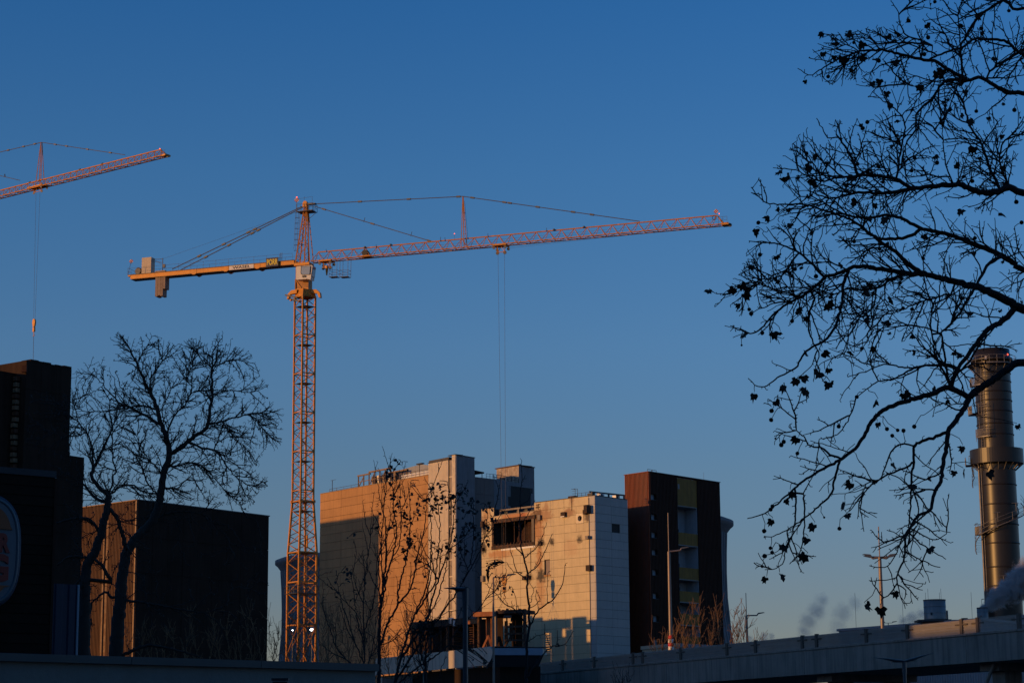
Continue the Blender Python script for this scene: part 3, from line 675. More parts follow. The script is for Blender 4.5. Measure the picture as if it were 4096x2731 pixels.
for (px, hh) in ((1306, .4), (1506, .4), (1763, .6), (1781, .5), (1953, .5), (2188, .5)):
    u = WJ.hit(px, 980)[0]; a = WJ.pt(u, ZJ+1.2, .1); bar('chord_bracket', a, a+Z3*hh, .055, M_rod, cr1, box=True, w2=.03)
for (px, ) in ((1461,), (1564,), (2218,), (2338,)):
    u = WJ.hit(px, 980)[0]; link('lamp_head', unit_cyl(M_rod, 10), frame(Z3*.14, NN*.14, WJ.d*.24, WJ.pt(u, ZJ+1.36, .12)), cr1)
a = WJ.pt(WJ.hit(1818, 950)[0], ZJ+1.3, 0); bar('light_mast', a, a+Z3*.75, .02, M_rail, cr1); link('obstruction_light', unit_cyl(M_redl, 8), frame(Vector((.06, 0, 0)), Vector((0, .06, 0)), Z3*.1, a+Z3*.8), cr1)
# trolley hoist drum inside the jib
u = WJ.hit(1463, 1010)[0]; link('winch_drum', unit_cyl(M_blkp, 18), frame(WJ.d*.42, Z3*.42, NN*.8, WJ.pt(u, ZJ+.55, 0)), cr1); link('winch_base', unit_box(M_or), frame(WJ.d*1.3, NN*1.1, Z3*.12, WJ.pt(u, ZJ+.1, 0)), cr1)
# wheels of rope, trolleys, hook
tr = trolley(cr1, WJ, 0, 1978, 2031, 983, .95, 'hook_trolley'); 
t2 = trolley(cr1, WJ, 0, 1283, 1332, 1046, .9, 'service_trolley')
cc = (WJ.P(1283, 1046)+WJ.P(1332, 1046))/2
mb = MB(); mb.bar(cc-Z3*.6, cc-Z3*1.9, .28, 6, .09); mb.build('hook_socket', M_yo, t2)
for i, (pxa, pxb) in enumerate(((1322, 1353), (1365, 1397))):
    A, B = WJ.P(pxa, 1110), WJ.P(pxb, 1108); bk = link('service_basket', unit_box(M_rod), frame((B-A), NN*1.0, Z3*.05, (A+B)/2-NN*.0), cr1)
    mb = MB()
    for P in (A, B):
        for o in (-.5, .5):
            q = P+NN*o; mb.bar(q, Vector((q.x, q.y, ZJ-.05)), .028)
    for zz in (.45, .9): 
        for o in (-.5, .5): mb.bar(A+NN*o+Z3*zz, B+NN*o+Z3*zz, .022)
        for P in (A, B): mb.bar(P-NN*.5+Z3*zz, P+NN*.5+Z3*zz, .022)
    mb.build('basket_rail', M_rail, bk)
    for k in range(3): 
        q = A.lerp(B, (k+.5)/3)+NN*.5; link('basket_mesh', unit_box(M_rail), frame((B-A)*.30, NN*.01, Z3*.03, q+Z3*(.2+.22*k)), bk)
# hoist ropes down to the hook block
HB = WJ.P(2017, 2296); tu_ = WJ.P(1990, 1010)
ra, rb2 = WJ.P(1992, 1012), WJ.P(2018, 1010)
bar('hoist_rope', ra, HB-WJ.d*.22, .017, M_rod, cr1, n=4); bar('hoist_rope', rb2, HB+WJ.d*.22, .017, M_rod, cr1, n=4)
bar('hoist_line', WJ.pt(WJ.hit(1400, 1050)[0], ZJ-.25, .1), WJ.P(1978, 990, .1), .014, M_rod, cr1, n=4); bar('hoist_line', WJ.P(2035, 992, .1), WJ.pt(tip_u, ZJ-.05, .1), .014, M_rod, cr1, n=4)
bar('hoist_line', WJ.pt(WJ.hit(1400, 1050)[0], ZJ-.12, -.2), WJ.P(1978, 985, -.2), .012, M_rod, cr1, n=4)
M_hook = bpy.data.materials.new('striped_hook_paint'); M_hook.use_nodes = True
_n = M_hook.node_tree.nodes; _l = M_hook.node_tree.links
ck = _n.new('ShaderNodeTexChecker'); ck.inputs['Scale'].default_value = 2.6; ck.inputs['Color1'].default_value = (.62, .26, .03, 1); ck.inputs['Color2'].default_value = (.05, .015, .01, 1)
gg = _n.new('ShaderNodeNewGeometry'); mp = _n.new('ShaderNodeMapping'); mp.inputs['Rotation'].default_value = (0, math.radians(30), 0); _l.new(gg.outputs['Position'], mp.inputs[0]); _l.new(mp.outputs[0], ck.inputs[0]); _l.new(ck.outputs[0], _n['Principled BSDF'].inputs['Base Color'])
def hook_block(parent, P, k=1., m=M_hook, rot=WJ.d):
    pr = [(-.18, 0), (-.30, -.25), (-.36, -.6), (-.30, -1.0), (-.17, -1.45), (.17, -1.45), (.30, -1.0), (.36, -.6), (.30, -.25), (.18, 0)]
    mb = MB(); mb.prism([P+rot*(x*k)+Z3*(z*k)+NN*.14 for x, z in pr], -NN*.28); hb = mb.build('hook_block', m, parent)
    mb = MB(); mb.box(P-Z3*1.9*k, .42*k, .3, .75*k, (rot, NN)); mb.build('hook_weight', m, hb)
    mb = MB(); mb.bar(P-Z3*2.25*k, P-Z3*2.7*k, .07*k)
    for i in range(8):
        a, b = math.radians(90-i*34), math.radians(90-(i+1)*34); c = P-Z3*2.9*k
        mb.bar(c+rot*.18*k*math.cos(a)+Z3*.18*k*math.sin(a), c+rot*.18*k*math.cos(b)+Z3*.18*k*math.sin(b), .055*k)
    mb.build('hook', m, hb)
    return hb
hook_block(cr1, HB)
for s in (-1, 1):
    for o in (-.5, .5): bar('lifting_sling', HB-Z3*3.05, HB-Z3*5.1+WJ.d*s*1.0+NN*o, .02, M_rod, cr1, n=4)
LD = HB-Z3*5.2
mb = MB(); mb.prism([LD+WJ.d*x+Z3*z+NN*.7 for x, z in ((-1.9, .05), (-1.2, -.3), (1.2, -.3), (1.9, .05))], -NN*1.4)
for x in (-.9, -.3, .3, .9): mb.bar(LD+WJ.d*x, LD+WJ.d*x+Z3*.35, .08); mb.bar(LD+WJ.d*x-Z3*.3, LD+WJ.d*x-Z3*.8, .1)
ld = mb.build('lifted_platform', M_dksteel, None); tag(ld, 'dark work platform slung below the striped hook of the whole crane', 'work platform')

# tower head: four legs tapering to the apex
ap = WJ.P(1222, 822, 0); lu = WJ.hit(1190, 1040)[0]; ru = WJ.hit(1230, 1046)[0]; hs = .7
base = [(lu, hs), (lu+1.35, hs), (lu+1.35+.0, -hs), (lu, -hs)]; topz = ap.z
for i, (u, o) in enumerate(base):
    q = WJ.pt(mast_u+(.18 if u > lu else -.12), topz, .22*(1 if o > 0 else -1))
    bar('head_leg', WJ.pt(u, ZJ-.1, o), q, .085, M_or, cr1, box=True)
def hl(i, f): 
    u, o = base[i % 4]; q = WJ.pt(mast_u+(.18 if u > lu else -.12), topz, .22*(1 if o > 0 else -1)); return WJ.pt(u, ZJ-.1, o).lerp(q, f)
for s in range(4):
    for k in range(8):
        f0, f1 = k/9., (k+1)/9.
        a, b = (s, s+1) if k % 2 else (s+1, s)
        bar('head_brace', hl(a, f0), hl(b, f1), .035, M_or, cr1)
    for f in (.0, .33, .66): bar('head_crossbar', hl(s, f+.01), hl(s+1, f+.01), .04, M_or, cr1)
# second raked leg pair on the jib side
for o in (-hs, hs): bar('head_back_leg', WJ.pt(lu+1.35+.75, ZJ-.05, o*.9), WJ.pt(mast_u+.2, topz-.3, o*.3), .06, M_or, cr1, box=True)
link('head_cap', unit_box(M_yo), frame(WJ.d*.6, NN*.7, Z3*.5, ap+Z3*.0), cr1); link('head_sheave', unit_cyl(M_yo, 14), frame(WJ.d*.3, Z3*.3, NN*.5, ap+Z3*.3), cr1)
link('tie_link', unit_box(M_rod), frame(WJ.d*1.3, NN*.5, Z3*.18, (WJ.P(1229, 816)+WJ.P(1262, 818))/2), cr1)
pz = WJ.hit(1222, 849)[1]; pc = WJ.pt(mast_u, pz, 0)
pl = link('head_platform', unit_box(M_rod), frame(WJ.d*2.4, NN*1.6, Z3*.07, pc+WJ.d*.1), cr1)
for o in (-.8, .8): rail([pc-WJ.d*1.1+NN*o, pc+WJ.d*1.3+NN*o], 1.0, M_rail, cr1, .024, .6)
rail([pc+WJ.d*1.3-NN*.8, pc+WJ.d*1.3+NN*.8], 1.0, M_rail, cr1, .024, .8)
mb = MB(); q = pc+Z3*1.0; mb.bar(q+WJ.d*.9, q+WJ.d*.9+Z3*1.1, .02); mb.bar(q-WJ.d*1.3+Z3*.95, q+WJ.d*.9+Z3*1.1, .018); mb.bar(q-WJ.d*.3+Z3*.3, q-WJ.d*.3+Z3*1.2, .02); mb.build('head_upper_rail', M_rail, cr1)
mq = WJ.P(1187, 800); bar('marker_pole', WJ.P(1188, 850), mq, .04, M_rail, cr1); marker(mq, .3, cr1); link('obstruction_light', unit_cyl(M_redl, 8), frame(Vector((.07, 0, 0)), Vector((0, .07, 0)), Z3*.14, mq+Z3*.38), cr1)
bar('platform_strut', WJ.P(1262, 853), WJ.P(1234, 877), .03, M_rail, cr1)
# caged ladder on the left of the head
la, lb_ = WJ.P(1193, 850), WJ.P(1187, 1040)
mb = MB(); mb.bar(la, lb_, .025); mb.bar(la-WJ.d*.4, WJ.P(1175, 998), .02); mb.bar(la-WJ.d*.15+NN*.3, WJ.P(1182, 1000, .3), .02); mb.bar(la+WJ.d*.25, lb_+WJ.d*.3, .025)
for k in range(8):
    f = k/8.; p = la.lerp(lb_, f*.92)
    mb.bar(p+WJ.d*.25, p-WJ.d*.45, .02); mb.bar(p-WJ.d*.45, p-WJ.d*.2+NN*.35, .02); mb.bar(p-WJ.d*.2+NN*.35, p+WJ.d*.25, .02)
for k in range(22): p = la.lerp(lb_, k/22.); mb.bar(p, p+WJ.d*.28, .014)
mb.build('caged_ladder', M_rail, cr1)

# counter jib
cjt = WJ.hit(1100, 1062)[1]                    # deck top
cu0, cu1 = WJ.hit(524, 1098)[0], WJ.hit(1186, 1045)[0]; beam = .58; zt = WJ.hit(522, 1096, .8)[1]; zt = (zt+WJ.hit(1184, 1044, .8)[1])/2
segs = [cu0+.35]+[WJ.hit(x, 1080, .8)[0] for x in (776, 903, 1029)]+[cu1]
for i in range(4):
    for o in (.75, -.75): link('counter_jib_beam', unit_box(M_yo), frame(WJ.d*(segs[i+1]-segs[i]), NN*.12, Z3*beam, WJ.pt((segs[i]+segs[i+1])/2, zt-beam/2, o)), cr1)
for u in segs[1:-1]:
    for o in (.78, -.78):
        mb = MB(); mb.prism([WJ.pt(u+x, zt+z, o+.06) for x, z in ((-.42, -.02), (-.3, .06), (.3, .06), (.42, -.02), (.42, -beam), (.12, -beam-.16), (-.12, -beam-.16), (-.42, -beam))], -NN*.14); mb.build('beam_joint_plate', M_yo, cr1)
WJ.block('counter_jib_deck', cu0, cu1, zt-.02, zt+.04, -.9, .95, M_rod, cr1)
for k in range(16):
    u = segs[0]+(cu1-segs[0])*(k+.5)/16; WJ.block('deck_cross_member', u-.05, u+.05, zt-beam*.9, zt-.03, -.7, .7, M_yo, cr1)
WJ.block('counter_jib_soffit', segs[0], cu1, zt-beam-.03, zt-beam+.0, -.68, .68, M_rod, cr1)
WJ.block('counter_jib_end', cu0-.0, cu0+.4, zt-.2, zt-.02, -.8, .85, M_yo, cr1)
rail([WJ.pt(cu0+.2, zt, .92), WJ.pt(cu1-.2, zt, .92)], .95, M_rail, cr1, .016, 1.95); rail([WJ.pt(cu0+.2, zt, -.9), WJ.pt(cu1-.2, zt, -.9)], .95, M_rail, cr1, .016, 1.95)
rail([WJ.pt(cu0, zt, .92), WJ.pt(cu0, zt, -.9)], 1.0, M_rail, cr1, .02, .9)
# cabinets, drum, ballast
u = WJ.hit(574, 1060)[0]; u2 = WJ.hit(611, 1060)[0]; WJ.block('switch_cabinet', u, u2, zt+.05, WJ.hit(590, 1033)[1], -.6, .5, mat('cream_cabinet', (.50, .40, .30), .5, var=.1, streak=.15), cr1)
u = WJ.hit(560, 1073)[0]; link('hoist_drum', unit_cyl(M_blkp, 20), frame(WJ.d*.5, Z3*.5, NN*1.0, WJ.pt(u, zt+.55, 0)), cr1); link('drum_flange', unit_cyl(M_rod, 20), frame(WJ.d*.42, Z3*.42, NN*.06, WJ.pt(u, zt+.55, .55)), cr1)
mp_ = WJ.P(525, 1045); bar('marker_pole', WJ.pt(cu0+.0, zt, .9), mp_, .025, M_rail, cr1); marker(mp_, .26, cr1)
mb = MB(); u = WJ.hit(651, 1050)[0]; a = WJ.pt(u, zt, 0); zz = WJ.hit(651, 1032)[1]; mb.bar(a, Vector((a.x, a.y, zz)), .05); mb.bar(Vector((a.x, a.y, zz-.15)), WJ.P(612, 1038), .04); mb.bar(WJ.P(612, 1045), WJ.P(651, 1050), .03); mb.bar(WJ.P(622, 1043), WJ.P(645, 1055), .03); mb.build('rope_guide_frame', M_rod, cr1)
WJ.block('guide_pulley_box', u+.1, u+.4, zt+.8, zt+1.3, -.1, .15, M_rod, cr1)
WJ.block('ballast_hanger', WJ.hit(629, 1080)[0], WJ.hit(668, 1080)[0], zt+.03, zt+.3, -.6, .6, M_frl, cr1)
bu = WJ.hit(629, 1150)[0]; bzb = WJ.hit(640, 1188)[1]
for k in range(3):
    WJ.block('ballast_slab', bu+k*.40, bu+k*.40+.37, bzb+(.12 if k == 1 else 0), zt-beam*.6, -.62, .58, M_bal, cr1)
WJ.block('ballast_slab', bu+1.21, bu+1.52, WJ.hit(668, 1157)[1], zt-beam*.6, -.62, .58, M_bal, cr1)
# ties to the counter jib
for (a, b, o) in (((1208, 826), (690, 1076), .35), ((1212, 829), (722, 1080), -.35)):
    tie(cr1, WJ, 0, a, b, .062, (.36, .41, .60, .79))
bar('guide_rope', WJ.P(653, 1035), WJ.P(1184, 849), .014, M_rod, cr1, n=4)
# boards
s0_, s1_ = WJ.hit(917, 1075, .83)[0], WJ.hit(1015, 1070, .83)[0]; zs0, zs1 = zt-.60, zt-.02
WJ.block('name_panel', s0_, s1_, zs0, zs1, .82, .87, mat('sign_white', (.66, .62, .60), .5), cr1)
text_mesh('name_lettering', 'WASEL', WJ.pt((s0_+s1_)/2, (zs0+zs1)/2, .875), WJ.d, Z3, .40, M_blkp, cr1, stretch=1.55, bold=.02)
s0_, s1_ = WJ.hit(1065, 1050, 1.0)[0], WJ.hit(1114, 1046, 1.0)[0]; za, zb_ = WJ.hit(1090, 1066, 1.0)[1], WJ.hit(1090, 1031, 1.0)[1]
WJ.block('logo_board', s0_, s1_, za, zb_, 1.0, 1.08, M_blu, cr1)
text_mesh('logo_lettering', 'PORR', WJ.pt((s0_+s1_)/2, (za+zb_)/2, 1.085), WJ.d, Z3, (zb_-za)*.66, M_ylw, cr1, stretch=.58, bold=.02)
for u in (s1_+.1, s1_+.35): a = WJ.pt(u, zt, .7); bar('board_bracket', a, a+Z3*1.2, .04, M_rod, cr1)

# slewing frame, cab, turntable
zsl = WJ.hit(1222, 1160)[1]; zb1 = WJ.hit(1222, 1205)[1]
WJ.block('slewing_platform', lu-.15, lu+2.1, ZJ-.5, ZJ-.12, -.8, .8, M_yo, cr1)
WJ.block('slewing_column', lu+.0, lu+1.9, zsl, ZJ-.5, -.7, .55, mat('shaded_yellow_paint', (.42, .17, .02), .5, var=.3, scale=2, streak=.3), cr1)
WJ.block('slewing_column_flange', lu-.05, lu+1.95, zsl-.05, zsl+.12, -.8, .65, M_yo, cr1)
a = WJ.pt(lu+.02, ZJ-2.4, .6); bar('cab_strut', a, WJ.pt(lu+.9, zsl+.2, .6), .06, M_yo, cr1); bar('cab_strut', WJ.pt(lu+.02, ZJ-2.3, .62), WJ.pt(lu+.02, zsl, .62), .07, M_yo, cr1, box=True)
# cab: shaped shell
co0 = 1.0; cw0, cw1 = WJ.hit(1185, 1090, 2.0)[0], WJ.hit(1247, 1090, 2.0)[0]; cz1 = WJ.hit(1215, 1063, 2.0)[1]; cz0 = WJ.hit(1186, 1119, 2.0)[1]
prof = [(cw0, cz0), (cw0-.02, cz1-.1), (cw0+.15, cz1), (cw1-.05, cz1), (cw1+.1, cz1-.15), (cw1-.18, cz0-.15), (cw1-.5, cz0-.05), (cw1-.7, cz0)]
mb = MB(); mb.prism([WJ.pt(u, z, 2.0) for u, z in prof], -NN*1.15); cab = mb.build('cab', M_cab, cr1)
prw = [(cw0+.72, cz1-.08), (cw1-.1, cz1-.14), (cw1-.22, cz0+.55), (cw0+.95, cz0+.62), (cw0+.70, cz0+.80)]
mb = MB(); mb.prism([WJ.pt(u, z, 2.03) for u, z in prw], -NN*.05); mb.build('cab_window', M_cabg, cab)
mb = MB()
for i in range(5): mb.bar(WJ.pt(*prw[i], 2.04), WJ.pt(*prw[(i+1) % 5], 2.04), .03, 4)
mb.bar(WJ.pt(cw1-.16, cz1-.15, 2.05), WJ.pt(cw1-.28, cz0+.55, 2.05), .045, 4); mb.build('cab_window_frame', M_blkp, cab)
# front glass of the cab (faces the jib)
mb = MB(); mb.prism([WJ.pt(cw1+.11, cz1-.18, 1.92), WJ.pt(cw1-.02, cz0+.35, 1.92), WJ.pt(cw1-.02, cz0+.35, .95), WJ.pt(cw1+.11, cz1-.18, .95)], WJ.d*.02); mb.build('cab_front_glass', M_cabg, cab)
for k in (0, 1): link('cab_floodlight', unit_cyl(M_blkp, 12), frame(WJ.d*.13, Z3*.13, NN*.1, WJ.pt(cw0+1.05+k*.27, cz0+.36, 2.06)), cab)
# ring and climbing collar
zc0 = WJ.hit(1222, 1185)[1]
mb = MB(); mb.lathe([(1.05, zc0+.35), (1.15, zc0+.1), (1.15, zc0-.1)], (MC.x, MC.y, 0), 20); mb.build('slewing_ring', M_yo, cr1)
# mast axes (square turned against the jib)
mr = Vector((.78, .62, 0)).normalized(); ml = Vector((-.62, .78, 0)).normalized()
def corner(i, s, z):
    k = ((-1, -1), (1, -1), (1, 1), (-1, 1))[i % 4]; return Vector((MC.x, MC.y, z))+mr*(k[0]*s/2)+ml*(k[1]*s/2)
zt1 = zc0-.15; zk0, zk1 = WJ.hit(1210, 2006)[1], WJ.hit(1208, 2210)[1]
mb = MB()
for i in range(4):
    a, b = corner(i, 2.15, zt1), corner(i+1, 2.15, zt1); a2, b2 = corner(i, 1.7, zt1+1.0), corner(i+1, 1.7, zt1+1.0)
    mb.add([a, b, b2, a2], [(0, 1, 2, 3)])
mb.build('tower_top_frame', M_yo, cr1)
zz = WJ.hit(1262, 1170)[1]
for s, m_ in ((1, M_yo), (-1, M_yo)):
    mb = MB(); mb.prism([corner(1 if s > 0 else 3, 2.15, zt1+.95)+WJ.d*s*x+Z3*z for x, z in ((-.6, .05), (.2, 0), (.75, -.5), (.85, -1.15), (.6, -1.15), (.35, -.55), (-.6, -.45))], NN*.5); mb.build('collar_wing', m_, cr1)
bar('collar_beam', WJ.P(1141, 1180, .8), WJ.P(1190, 1190, .8), .10, M_rod, cr1, box=True); bar('collar_beam', WJ.P(1158, 1196, .6), WJ.P(1205, 1205, .6), .12, M_rod, cr1, box=True); bar('collar_beam', WJ.P(1160, 1178, .5), WJ.P(1196, 1168, .5), .04, M_rod, cr1)
link('collar_bolt', unit_cyl(M_yo, 8), frame(WJ.d*.12, Z3*.12, NN*.3, WJ.P(1163, 1201, .7)), cr1)
sec = 156/8533.*281/math.cos(0)*1.02
levels = []; z = zt1-.85; 
zz = zt1
while zz > zk0+1: levels.append(zz); zz -= sec
levels.append(zk0)
nd = 0
def side_at(z):
    if z >= zk0: return 2.0
    if z >= zk1: return 2.0+(2.72-2.0)*(zk0-z)/(zk0-zk1)
    return 2.72
for li in range(len(levels)-1):
    za, zb2 = levels[li], levels[li+1]
    for i in range(4): bar('mast_leg', corner(i, 2.0, za), corner(i, 2.0, zb2), .105, M_or, cr1, box=True, side=mr)
    for s in range(4):
        nk = 4 if (za-zb2) > sec*.7 else max(1, round(4*(za-zb2)/sec))
        for k in range(nk):
            a, b = (s, s+1) if k % 2 else (s+1, s)
            bar('mast_brace', corner(a, 2.0, za-(za-zb2)*k/nk), corner(b, 2.0, za-(za-zb2)*(k+1)/nk), .058, M_or, cr1, n=5)
        bar('mast_crossbar', corner(s, 2.0, za-.02), corner(s+1, 2.0, za-.02), .06, M_or, cr1, box=True)
        if s in (1, 2): 
            for f in (.25, .5, .75): bar('mast_crossbar', corner(s, 2.0, za-(za-zb2)*f), corner(s+1, 2.0, za-(za-zb2)*f), .035, M_or, cr1)
    zp = za-(1.35 if li else 1.3)
    if zp > zb2:
        box('mast_platform', (MC.x, MC.y, zp), 1.75, 1.75, .06, M_dksteel, cr1, (mr, ml))
        mb = MB(); p0 = corner(3, 1.1, zp)+mr*.1; p1 = corner(0, 1.0, max(zp-sec+.1, zk0-1))
        for o in (0, .35): mb.bar(p0+mr*o, p1+mr*o, .022)
        for k in range(16): q = p0.lerp(p1, k/16.); mb.bar(q, q+mr*.35, .014)
        mb.build('mast_ladder', M_rail, cr1)
def leg_run(z0, z1, nk):
    for i in range(4): bar('mast_leg', corner(i, side_at(z0), z0), corner(i, side_at(z1), z1), .12, M_or, cr1, box=True, side=mr)
    for s in range(4):
        for k in range(nk):
            a, b = (s, s+1) if k % 2 else (s+1, s); zA, zB = z0+(z1-z0)*k/nk, z0+(z1-z0)*(k+1)/nk
            bar('mast_brace', corner(a, side_at(zA), zA), corner(b, side_at(zB), zB), .055, M_or, cr1, n=5)
            a, b = b, a
            bar('mast_brace', corner(a, side_at(zA), zA), corner(b, side_at(zB), zB), .058, M_or, cr1, n=5) if s in (1, 2) else None
        bar('mast_crossbar', corner(s, side_at(z0), z0), corner(s+1, side_at(z0), z0), .08, M_or, cr1, box=True)
leg_run(zk0, zk1, 6); leg_run(zk1, zk1-3.9, 3); leg_run(zk1-3.9, zk1-9.5, 4); leg_run(zk1-9.5, .2, 5)
for i in range(4): 
    c = corner(i, 2.1, zk0); link('mast_joint', unit_box(M_or), frame(mr*.32, ml*.32, Z3*.35, c), cr1)
for zp, sd in ((zk0-1.3, 2.0), (zk1-.1, 2.4), (zk1-5.4, 3.2)):
    pf = box('mast_platform', (MC.x, MC.y, zp), sd, sd, .08, M_dksteel, cr1, (mr, ml))
    if sd > 3: 
        for i in range(4): rail([corner(i, sd, zp), corner(i+1, sd, zp)], 1.0, M_rail, cr1, .03, 1.0)
mb = MB(); p0 = Vector((MC.x, MC.y, zk0-1.3))+mr*.5; p1 = Vector((MC.x, MC.y, zk1-5))+mr*.2
for o in (0, .4): mb.bar(p0+mr*o, p1+mr*o, .03)
for k in range(30): q = p0.lerp(p1, k/30.); mb.bar(q, q+mr*.4, .02)
mb.build('mast_ladder', M_rail, cr1)
bar('counterweight_pipe', WJ.P(1229, 2140), WJ.P(1229, 2190), .12, M_or, cr1)
box('crane_foundation', (MC.x, MC.y, .3), 5, 5, .6, M_conc, cr1, (mr, ml))

# ---- second crane, reaching in from the left ----
T2 = PY(668, 622, 330); Z2 = T2.z; A2 = PZ(0, 790, Z2); d2 = (T2-A2); d2.z = 0; d2.normalize()
L2 = (T2-A2).length
WK = Wall(A2-d2*45, T2); ub = 45+L2
NN1 = NN; NN = WK.n
m2u = 15.0; MC2 = WK.pt(m2u, 0)
cr2 = thing('tower_crane', 'orange tower crane cut off by the left edge, its hook above the dark tower', 'crane', (MC2.x, MC2.y, 0))
u0_ = m2u+2; nb2 = 44
lattice_jib(cr2, WK, 0, u0_, ub-.6, Z2, 1.25, nb2, M_or, rc=.09, rd=.05)
link('jib_head', unit_box(M_yo), frame(WK.d*1.0, NN*1.2, Z3*.28, WK.pt(ub-.3, Z2, 0)), cr2)
link('jib_head_pulley', unit_cyl(M_rod, 12), frame(WK.d*.28, Z3*.28, NN*.1, WK.pt(ub+.1, Z2-.1, 0)), cr2)
for o in (-.5, .5): bar('jib_head_strut', WK.pt(ub-1.5, Z2+1.25, 0), WK.pt(ub-.2, Z2+.1, o), .05, M_or, cr2)
rail([WK.pt(ub-1.0, Z2, .6), WK.pt(ub+.1, Z2, .6)], .8, M_rail, cr2, .02, .5)
link('obstruction_light', unit_cyl(M_redl, 8), frame(Vector((.08, 0, 0)), Vector((0, .08, 0)), Z3*.14, WK.pt(ub-1.7, Z2+1.4, 0)), cr2)
a_ = WK.P(166, 570); au = WK.hit(166, 570)[0]
for o in (-.4, .4):
    for x in (-.35, .35): bar('tie_post', WK.pt(au+x*1.4, Z2+.1, o*1.4), a_+NN*o*.3, .07, M_or, cr2, box=True, w2=.05)
for k in range(5): q = WK.pt(au, Z2+1.4+k*.8, 0); bar('tie_post_rung', q-WK.d*(.4-.06*k), q+WK.d*(.4-.06*k), .03, M_or, cr2)
bu_ = WK.pt(m2u+.5, Z2+9.5)
P3 = WK.P(0, 609); dd = (P3-a_).normalized()
hdz = a_+dd*((m2u-au)/dd.dot(WK.d))
tb_ = bar('tie_bar', a_, hdz, .06, M_rod, cr2, n=6)
for f in (.12, .33, .62, .84): c = a_+dd*(f*14); bar('tie_joint', c-dd*.28, c+dd*.28, .11, M_rod, tb_, box=True)
tie(cr2, WK, 0, (166, 570), (500, 620), .06, (.17, .31, .56, .83))
P4 = WK.P(80, 722); P5 = WK.P(0, 703); bar('tie_bar', P4, P4+(P5-P4)*4.5, .06, M_rod, cr2, n=6); bar('tie_bracket', WK.P(20, 707), WK.P(19, 697), .08, M_rod, cr2, box=True)
for (px, py) in ((120, 712), (320, 667), (410, 645)):
    u = WK.hit(px, py)[0]; link('lamp_head', unit_cyl(M_rod, 8), frame(Z3*.16, NN*.16, WK.d*.3, WK.pt(u, Z2+1.35, 0)), cr2)
trolley(cr2, WK, 0, 124, 180, 748, .9, 'hook_trolley')
H2 = WK.P(137, 1276); bar('hoist_rope', WK.P(144, 768), H2-WK.d*.15, .02, M_rod, cr2, n=4); bar('hoist_rope', WK.P(160, 768), H2+WK.d*.2, .02, M_rod, cr2, n=4)
hook_block(cr2, H2, .95, M_yo, WK.d)
bar('lifting_chain', H2-Z3*2.8, WK.P(132, 1470), .035, M_rod, cr2, n=4)
bar('hoist_line', WK.P(180, 752), WK.pt(ub, Z2-.1), .014, M_rod, cr2, n=4); bar('hoist_line', WK.P(124, 760), WK.P(0, 796), .014, M_rod, cr2, n=4)
# its mast and head stand outside the frame on the left
for i in range(4):
    k = ((-1, -1), (1, -1), (1, 1), (-1, 1))[i]; q = Vector((MC2.x, MC2.y, 0))+WK.d*k[0]+NN*k[1]
    bar('mast_leg', q, q+Z3*(Z2+.2), .11, M_or, cr2, box=True); bar('head_leg', q+Z3*(Z2+.2), Vector((MC2.x, MC2.y, hdz.z)), .09, M_or, cr2, box=True)
    k2 = ((-1, -1), (1, -1), (1, 1), (-1, 1))[(i+1) % 4]; q2 = Vector((MC2.x, MC2.y, 0))+WK.d*k2[0]+NN*k2[1]
    for j in range(22):
        za, zb3 = Z2*j/22, Z2*(j+1)/22; bar('mast_brace', (q if j % 2 else q2)+Z3*za, (q2 if j % 2 else q)+Z3*zb3, .05, M_or, cr2, n=5)
WK.block('counter_jib_beam', m2u-14, m2u+2, Z2-.4, Z2+.1, -.8, .8, M_yo, cr2); WK.block('ballast_slab', m2u-13.5, m2u-11.5, Z2-3, Z2-.4, -.7, .7, M_bal, cr2)
NN = NN1
# ------------------------------------------------------------------ chimney
M_chim = mat('brown_coated_chimney_steel', (.022, .018, .013), .38, .12, var=.15, scale=.6, streak=.15)
M_galv = mat('grey_platform_steel', (.20, .19, .18), .5, .4, var=.2)
YC = 288
ctop = PY(3975, 1404, YC); cbot = PY(4036, 2560, YC)
cc_ = PY(3976, 1497, YC); R = 139/8533*cc_.y/ math.cos(math.radians(2))/2*1.03; cx, cy = cc_.x, cc_.y+1.0
ch = thing('chimney', 'tall brown steel chimney with ring platforms and spiral stairs at the right edge', 'chimney', (cx, cy, 0))
def zc(py): 
    d = ray(4000, py); return 1.7+d.z*(cy/d.y)
ztop = zc(1402)
rings = [1497+k*64 for k in range(0, 17)]
mb = MB(); pr = [(R, 0)]
mb.lathe([(R, 0), (R, zc(1455))], (cx, cy, 0), 64); mb.build('chimney_shell', M_chim, ch)
mb = MB(); mb.lathe([(R*1.02, zc(1460)), (R*1.02, ztop), (R*.96, ztop), (R*.96, ztop-3)], (cx, cy, 0), 64); mb.build('chimney_mouth', M_chim, ch)
mb = MB(); mb.lathe([(R*1.0, zc(1452)), (R*1.16, zc(1450)), (R*1.16, zc(1437)), (R*1.0, zc(1434))], (cx, cy, 0), 64); mb.build('mouth_ring', M_chim, ch)
for py in (1498, 1531, 1572, 1607, 1650, 1700, 1742, 1942, 2020, 2100, 2175, 2270, 2345):
    mb = MB(); z = zc(py); mb.lathe([(R, z-.10), (R*1.035, z-.07), (R*1.035, z+.07), (R, z+.10)], (cx, cy, 0), 48); mb.build('stiffening_ring', M_chim, ch)
def cyl(a, r, z): return Vector((cx+r*math.sin(a), cy-r*math.cos(a), z))       # a = 0 faces the camera, negative to the left
